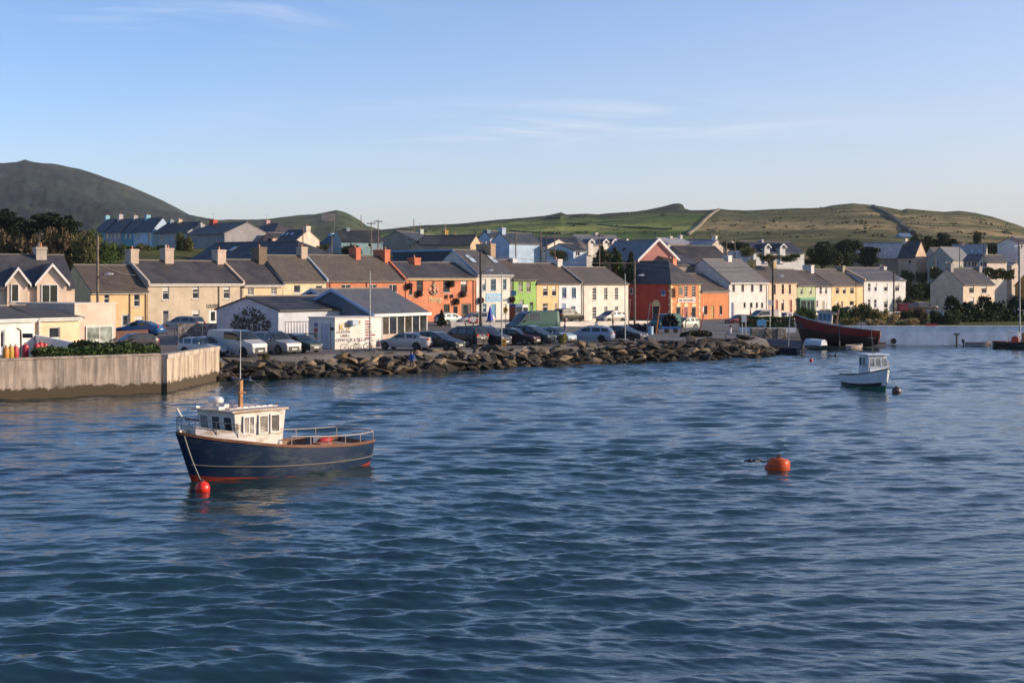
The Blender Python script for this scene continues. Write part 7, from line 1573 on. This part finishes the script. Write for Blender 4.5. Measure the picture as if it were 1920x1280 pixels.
for px, Y, tp, b, ln, c, lb in ((1211, 153, 568, 628, 8, (.25, .22, .2), 'thin grey pole leaning right behind the blue drum'), (1228, 153, 574, 632, 9, (.28, .10, .03), 'thick orange brown spar leaning beside the blue drum'), (1176, 150, 560, 636, 6, (.2, .17, .15), 'thin pole leaning against the slim metal pole'), (1276, 154, 580, 632, 4, (.12, .07, .05), 'dark spar leaning over the trailer'), (1283, 153, 585, 634, 5, (.15, .09, .06), 'second dark spar leaning over the trailer'), (1310, 150, 588, 630, 10, (.32, .06, .03), 'thin red tipped pole leaning beside the nets'), (1478, 150, 592, 640, 3, (.3, .32, .33), 'thin pale stake at the head of the slipway')):
    pole(px, Y, tp, b, lb, .06 if 'thick' not in lb else .12, mat('wood', c), name='spar', cat='spar', lean=ln)
# fence and rails beside the shed
def railing(label, pts, z0, hs, post_n, mt, r_=.03, name='railing'):
    o = Vector((*pts[0], z0)); t = thing(name, label, 'railing', o); P = [Vector((*p, z0))-o for p in pts]
    for h in hs: m = MB(); m.tube([p+Vector((0, 0, h)) for p in P], r_, 6); m.build('rail', mt, t)
    for k in range(post_n): q = k/(post_n-1); p = P[0].lerp(P[-1], q); m = MB(); m.tube([p, p+Vector((0, 0, max(hs)+.05))], r_*1.2, 6); m.build('post', mt, t)
railing('black two bar railing between the green hatchback and the takeaway', [(at(523, 640, 118).x, 118), (at(593, 640, 118.5).x, 118.5)], 1.5, (.75, 1.35), 4, mat('paint', (.03, .025, .03)), .05)
railing('pinkish steel gate frame against the white shed wall', [(at(535, 640, 123).x, 123), (at(579, 640, 123.5).x, 123.5)], 1.5, (.2, 2.2), 9, mat('metal', (.42, .30, .26)), .03, name='gate_frame')
railing('thin wire fence in front of the stone wall and the brick gable', [(at(334, 640, 127).x, 127), (at(455, 640, 126).x, 126), (at(520, 640, 124).x, 124)], 1.5, (1.0, 1.95), 5, mat('paint', (.18, .17, .16)), .018, name='wire_fence')
# hanging baskets on the orange pub
def basket(px, py, lb, seed, flw=(.25, .02, .08)):
    A = row_pt(px); p = at(px, py, A.y-.35); t = thing('hanging_basket', lb, 'hanging basket', p, group='hanging baskets on the pub fronts'); m = MB(); m.lathe([(.05, -.35), (.28, -.2), (.36, 0), (.34, .02)], n=12); m.build('basket', mat('paint', (.06, .04, .03)), t)
    cloud_obj('foliage', leaf_cloud([(0, 0, .08, .42, .42, .34), (0, 0, -.2, .38, .38, .25)], 500, .13, seed), LEAFM['dark'], t); cloud_obj('flowers', leaf_cloud([(0, 0, .12, .48, .48, .34), (0, 0, -.2, .44, .44, .26)], 170, .10, seed+1), mat('leaf', flw), t)
    m = MB(); m.tube([(0, 0, .1), (0, 0, .8), (.25, .26, .85)], .02, 5); m.build('bracket', DARKP, t)
for px, py, lb in ((787, 550, 'flower basket under the left upper window of the orange pub'), (869, 551, 'large flower basket under the right upper window of the orange pub'), (768, 536, 'small flower basket at the left end of the orange pub'), (847, 532, 'flower basket between the upper windows of the orange pub'), (856, 565, 'flower basket above the small ground floor window of the orange pub'), (902, 563, 'flower basket at the left corner of the white pub'), (961, 561, 'flower basket at the right corner of the white pub')): basket(px, py, lb, int(px))
for px, py, lb in ((848, 556, 'black wall lantern right of the gold lettering on the orange pub'), (838, 557, 'black wall lantern left of the other beside the gold lettering')):
    A = row_pt(px); p = at(px, py, A.y-.25); t = thing('wall_lantern', lb, 'lantern', p); m = MB(); m.lathe([(.10, -.2), (.16, .15), (.18, .17), (.03, .33)], n=6); m.build('lantern', mat('paint', (.08, .06, .04)), t); m = MB(); m.tube([(0, 0, -.2), (.1, .1, -.35), (.18, .18, -.2)], .02, 5); m.build('bracket', DARKP, t)
# ---- people
def person(label, px, py_feet, Y, h, face, shirt, trousers, pose='stand', hair=(.04, .03, .02), z=None, skin=(.50, .30, .21)):
    p = at(px, py_feet, Y); z = p.z if z is None else z; k = h/1.75; V, E_, Rd = [], [], []
    def add(c, r_, par): V.append(tuple(x*k for x in c)); Rd.append(r_*k); 
    def chain(par, pts):
        for c, r_ in pts: V.append(tuple(x*k for x in c)); Rd.append(r_*k); E_.append((par, len(V)-1)); par = len(V)-1
        return par
    if pose == 'sit': hz, kn, ft = .52, (.46, .56), (.52, .10)
    else: hz = .93
    V.append((0, 0, hz*k)); Rd.append(.135*k)
    ch = chain(0, [((0, 0, hz+.18), .125), ((.0, 0, hz+.38), .145), ((0, 0, hz+.50), .10)]); nk = chain(ch, [((.015, 0, hz+.58), .052), ((.03, 0, hz+.66), .085), ((.035, 0, hz+.76), .092), ((.02, 0, hz+.82), .06)])
    chain(nk-2, [((.125, 0, hz+.655), .014)])                      # nose
    for s in (1, -1):
        if pose == 'sit': chain(0, [((.05, s*.10, hz), .09), ((.44, s*.12, hz+.03), .062), ((.50, s*.12, .22), .048), ((.50, s*.12, .07), .036), ((.64, s*.13, .035), .034)])
        elif pose == 'walk': chain(0, [((.0, s*.10, hz-.08), .09), ((s*.14+.04, s*.10, .48), .062), ((s*.20-.02, s*.10, .26), .048), ((s*.24-.06, s*.10, .08), .036), ((s*.24+.09, s*.11, .035), .034)])
        else: chain(0, [((.0, s*.10, hz-.08), .09), ((.02, s*.11, .48), .062), ((.0, s*.12, .28), .050), ((0, s*.12, .08), .036), ((.15, s*.13, .035), .034)])
        el, wr = ((.02, s*.27, hz+.18), (.16, s*.26, hz-.04)) if pose != 'sit' else ((.03, s*.26, hz+.2), (.28, s*.16, hz+.10))
        w = chain(ch-1, [((0, s*.19, hz+.45), .062), (el, .042), (wr, .028)]); hx = Vector(wr)+Vector((.05, 0, -.06)); hd = chain(w, [(tuple(hx), .026)])
        for q in range(4): chain(hd, [((hx.x+.03, hx.y+(q-1.5)*.018, hx.z-.03-.005*(q in (1, 2))), .009), ((hx.x+.045, hx.y+(q-1.5)*.020, hx.z-.065-.008*(q in (1, 2))), .008)])
        chain(w, [((wr[0]+.055, wr[1]-s*.035, wr[2]-.04), .010), ((wr[0]+.075, wr[1]-s*.035, wr[2]-.065), .009)])
    me = bpy.data.meshes.new('body'); me.from_pydata(V, E_, []); o = bpy.data.objects.new('tmp', me); COL.objects.link(o); sk = o.modifiers.new('s', 'SKIN'); sk.use_smooth_shade = True
    for i, r_ in enumerate(Rd): me.skin_vertices[0].data[i].radius = (r_, r_); me.skin_vertices[0].data[i].use_root = (i == 0)
    sb = o.modifiers.new('b', 'SUBSURF'); sb.levels = 1; dg = bpy.context.evaluated_depsgraph_get(); m2 = bpy.data.meshes.new_from_object(o.evaluated_get(dg)); bpy.data.objects.remove(o); m2.name = 'body'
    m2.materials.clear(); 
    for c in (skin, shirt, trousers, (.04, .035, .03)): m2.materials.append(mat('paint', c, rough=.8))
    for f_ in m2.polygons:
        c = f_.center/k; hand = abs(c.y) > .14 and c.z < hz+.02 and c.z > hz-.25 and (c.x > .12 if pose != 'sit' else c.x > .24)
        f_.material_index = 0 if (c.z > hz+.53 or hand) else (1 if c.z > hz-.02 and not (pose == 'sit' and c.x > .2 and c.z < hz+.06) else (2 if c.z > .09 else 3))
    t = thing('person', label, 'person', (p.x, Y, z), math.atan2(face[1], face[0])); b = bpy.data.objects.new('body', m2); COL.objects.link(b); b.parent = t
    m = MB(); m.lathe([(.05, -.02), (.098, .0), (.105, .06), (.085, .125), (.03, .15)], (.012*k, 0, (hz+.70)*k), 12); m.build('hair', mat('paint', hair, rough=.9), t, smooth=True)
    return t
person('person in a blue jacket standing among the boulders looking down', 772.5, 694, 112.6, 1.55, (-.3, -1), (.02, .10, .38), (.05, .045, .04), 'stand')
person('person in a white top sitting on the breakwater with dark trousers', 1370, 631, 135.5, 1.6, (-1, .1), (.62, .58, .58), (.03, .04, .08), 'sit', z=1.75)
person('small figure in a dark coat sitting at the end of the breakwater', 1437, 637, 138.5, 1.35, (1, -.1), (.10, .09, .07), (.06, .05, .04), 'sit', z=1.55)
person('person in a grey blue top walking behind the silver estate car', 1059, 634, 137, 1.65, (1, .1), (.12, .14, .18), (.15, .15, .17), 'walk', hair=(.18, .04, .03))
person('person in a brown jacket standing left of the slim metal pole', 1149, 618, 165, 1.65, (1, 0), (.18, .12, .07), (.08, .07, .06), 'stand')
person('person in a pink top sitting outside the white pub', 880, 608, 161, 1.6, (1, -.2), (.45, .12, .20), (.08, .06, .06), 'sit', z=2.0)
person('person in a bright red top sitting outside the white pub', 895, 608, 160, 1.6, (-1, -.2), (.50, .03, .03), (.06, .05, .06), 'sit', z=2.0)
person('person in red walking past the white house doors', 1407, 600, 205, 1.65, (1, 0), (.35, .03, .03), (.05, .05, .06), 'walk')
person('person in white standing outside the corner bar', 1296, 612, 176, 1.65, (1, -.3), (.55, .38, .34), (.30, .10, .08), 'walk')
# benches the two red and pink figures sit on, closed blue parasol
for px, Y, lb in ((888, 160.8, 'low dark bench under the people in pink and red'),):
    p = at(px, 605, Y); t = thing('bench', lb, 'bench', (p.x, Y, 1.75)); m = MB(); m.box(-1.1, 1.1, -.2, .25, .62, .70); m.build('seat', mat('wood', (.16, .1, .07)), t)
    for x in (-.9, .9): m = MB(); m.box(x-.05, x+.05, -.15, .2, -.2, .62); m.build('leg', mat('wood', (.16, .1, .07)), t)
p = at(919, 600, 162); t = thing('parasol', 'closed royal blue parasol in front of the white pub', 'parasol', (p.x, 162, 1.9)); m = MB(); m.tube([(0, 0, -.2), (0, 0, 2.5)], .03, 6); m.build('pole', DARKP, t); m = MB(); m.lathe([(.38, .75), (.30, 1.2), (.16, 2.0), (.05, 2.4)], n=10); m.build('canopy', mat('paint', (.01, .04, .32)), t)
# ---- bicycles
def bicycle(label, px, py, Y, rz, col):
    p = at(px, py, Y); t = thing('bicycle', label, 'bicycle', (p.x, Y, p.z), rz); fm = mat('paint', col, rough=.3)
    for x in (-.52, .52):
        m = MB(); n = 22; rg = []
        for k in range(n+1): a = 2*math.pi*k/n; rg.append([(x+(.33+.02*math.cos(q))*math.cos(a), .02*math.sin(q), .35+(.33+.02*math.cos(q))*math.sin(a)) for q in [j*math.pi/3 for j in range(6)]])
        m.rings(rg, cap=False); w = m.build('wheel', TYRE, t); m = MB()
        for k in range(8): a = k*math.pi/8; m.tube([(x-.32*math.cos(a), 0, .35-.32*math.sin(a)), (x+.32*math.cos(a), 0, .35+.32*math.sin(a))], .004, 3)
        m.build('spokes', GPOLE, w)
    m = MB(); B_, S_, H_, H2 = (-.08, 0, .30), (-.20, 0, .80), (.36, 0, .88), (.40, 0, .72)
    for a, b in ((B_, S_), (S_, H_), (B_, H2), (H_, H2), (B_, (-.52, 0, .35)), (S_, (-.52, 0, .35)), (H2, (.52, 0, .35))): m.tube([a, b], .018, 6)
    m.build('frame', fm, t); m = MB(); m.rings([[(-.34, .06, .86), (-.34, -.06, .86), (-.34, -.05, .82), (-.34, .05, .82)], [(-.08, .02, .86), (-.08, -.02, .86), (-.08, -.02, .83), (-.08, .02, .83)]]); m.tube([S_, (-.22, 0, .84)], .015, 5); m.build('saddle', BLK, t)
    m = MB(); m.tube([(.36, 0, .88), (.34, 0, .98)], .014, 5); m.tube([(.26, .26, 1.0), (.36, .12, .99), (.36, -.12, .99), (.26, -.26, 1.0)], .014, 5); m.build('handlebar', BLK, t)
bicycle('dark bicycle leaning by the gold lettering of the takeaway', 658, 660, 115.2, .15, (.05, .05, .06)); bicycle('black bicycle between the other two in front of the takeaway', 677, 659, 115.8, .1, (.02, .02, .02)); bicycle('red and white bicycle at the right corner of the takeaway', 702, 657, 116.6, .2, (.50, .10, .07))
# ================================================================ thin evening haze over the bay and hills
m = MB(); m.box(-9800, 9800, -500, 14600, -4.5, 420); hz = m.build('haze', None); hz.data.materials.clear()
hm = bpy.data.materials.new('haze'); hm.use_nodes = True; t_ = hm.node_tree; t_.nodes.clear(); o_ = nd(t_, 'ShaderNodeOutputMaterial'); v_ = nd(t_, 'ShaderNodeVolumePrincipled')
v_.inputs['Color'].default_value = (.80, .86, .95, 1); v_.inputs['Density'].default_value = 0.000045; t_.links.new(v_.outputs[0], o_.inputs['Volume']); hz.data.materials.append(hm)
tag(hz, kind='stuff', label='thin pale evening haze over the bay and the hills')
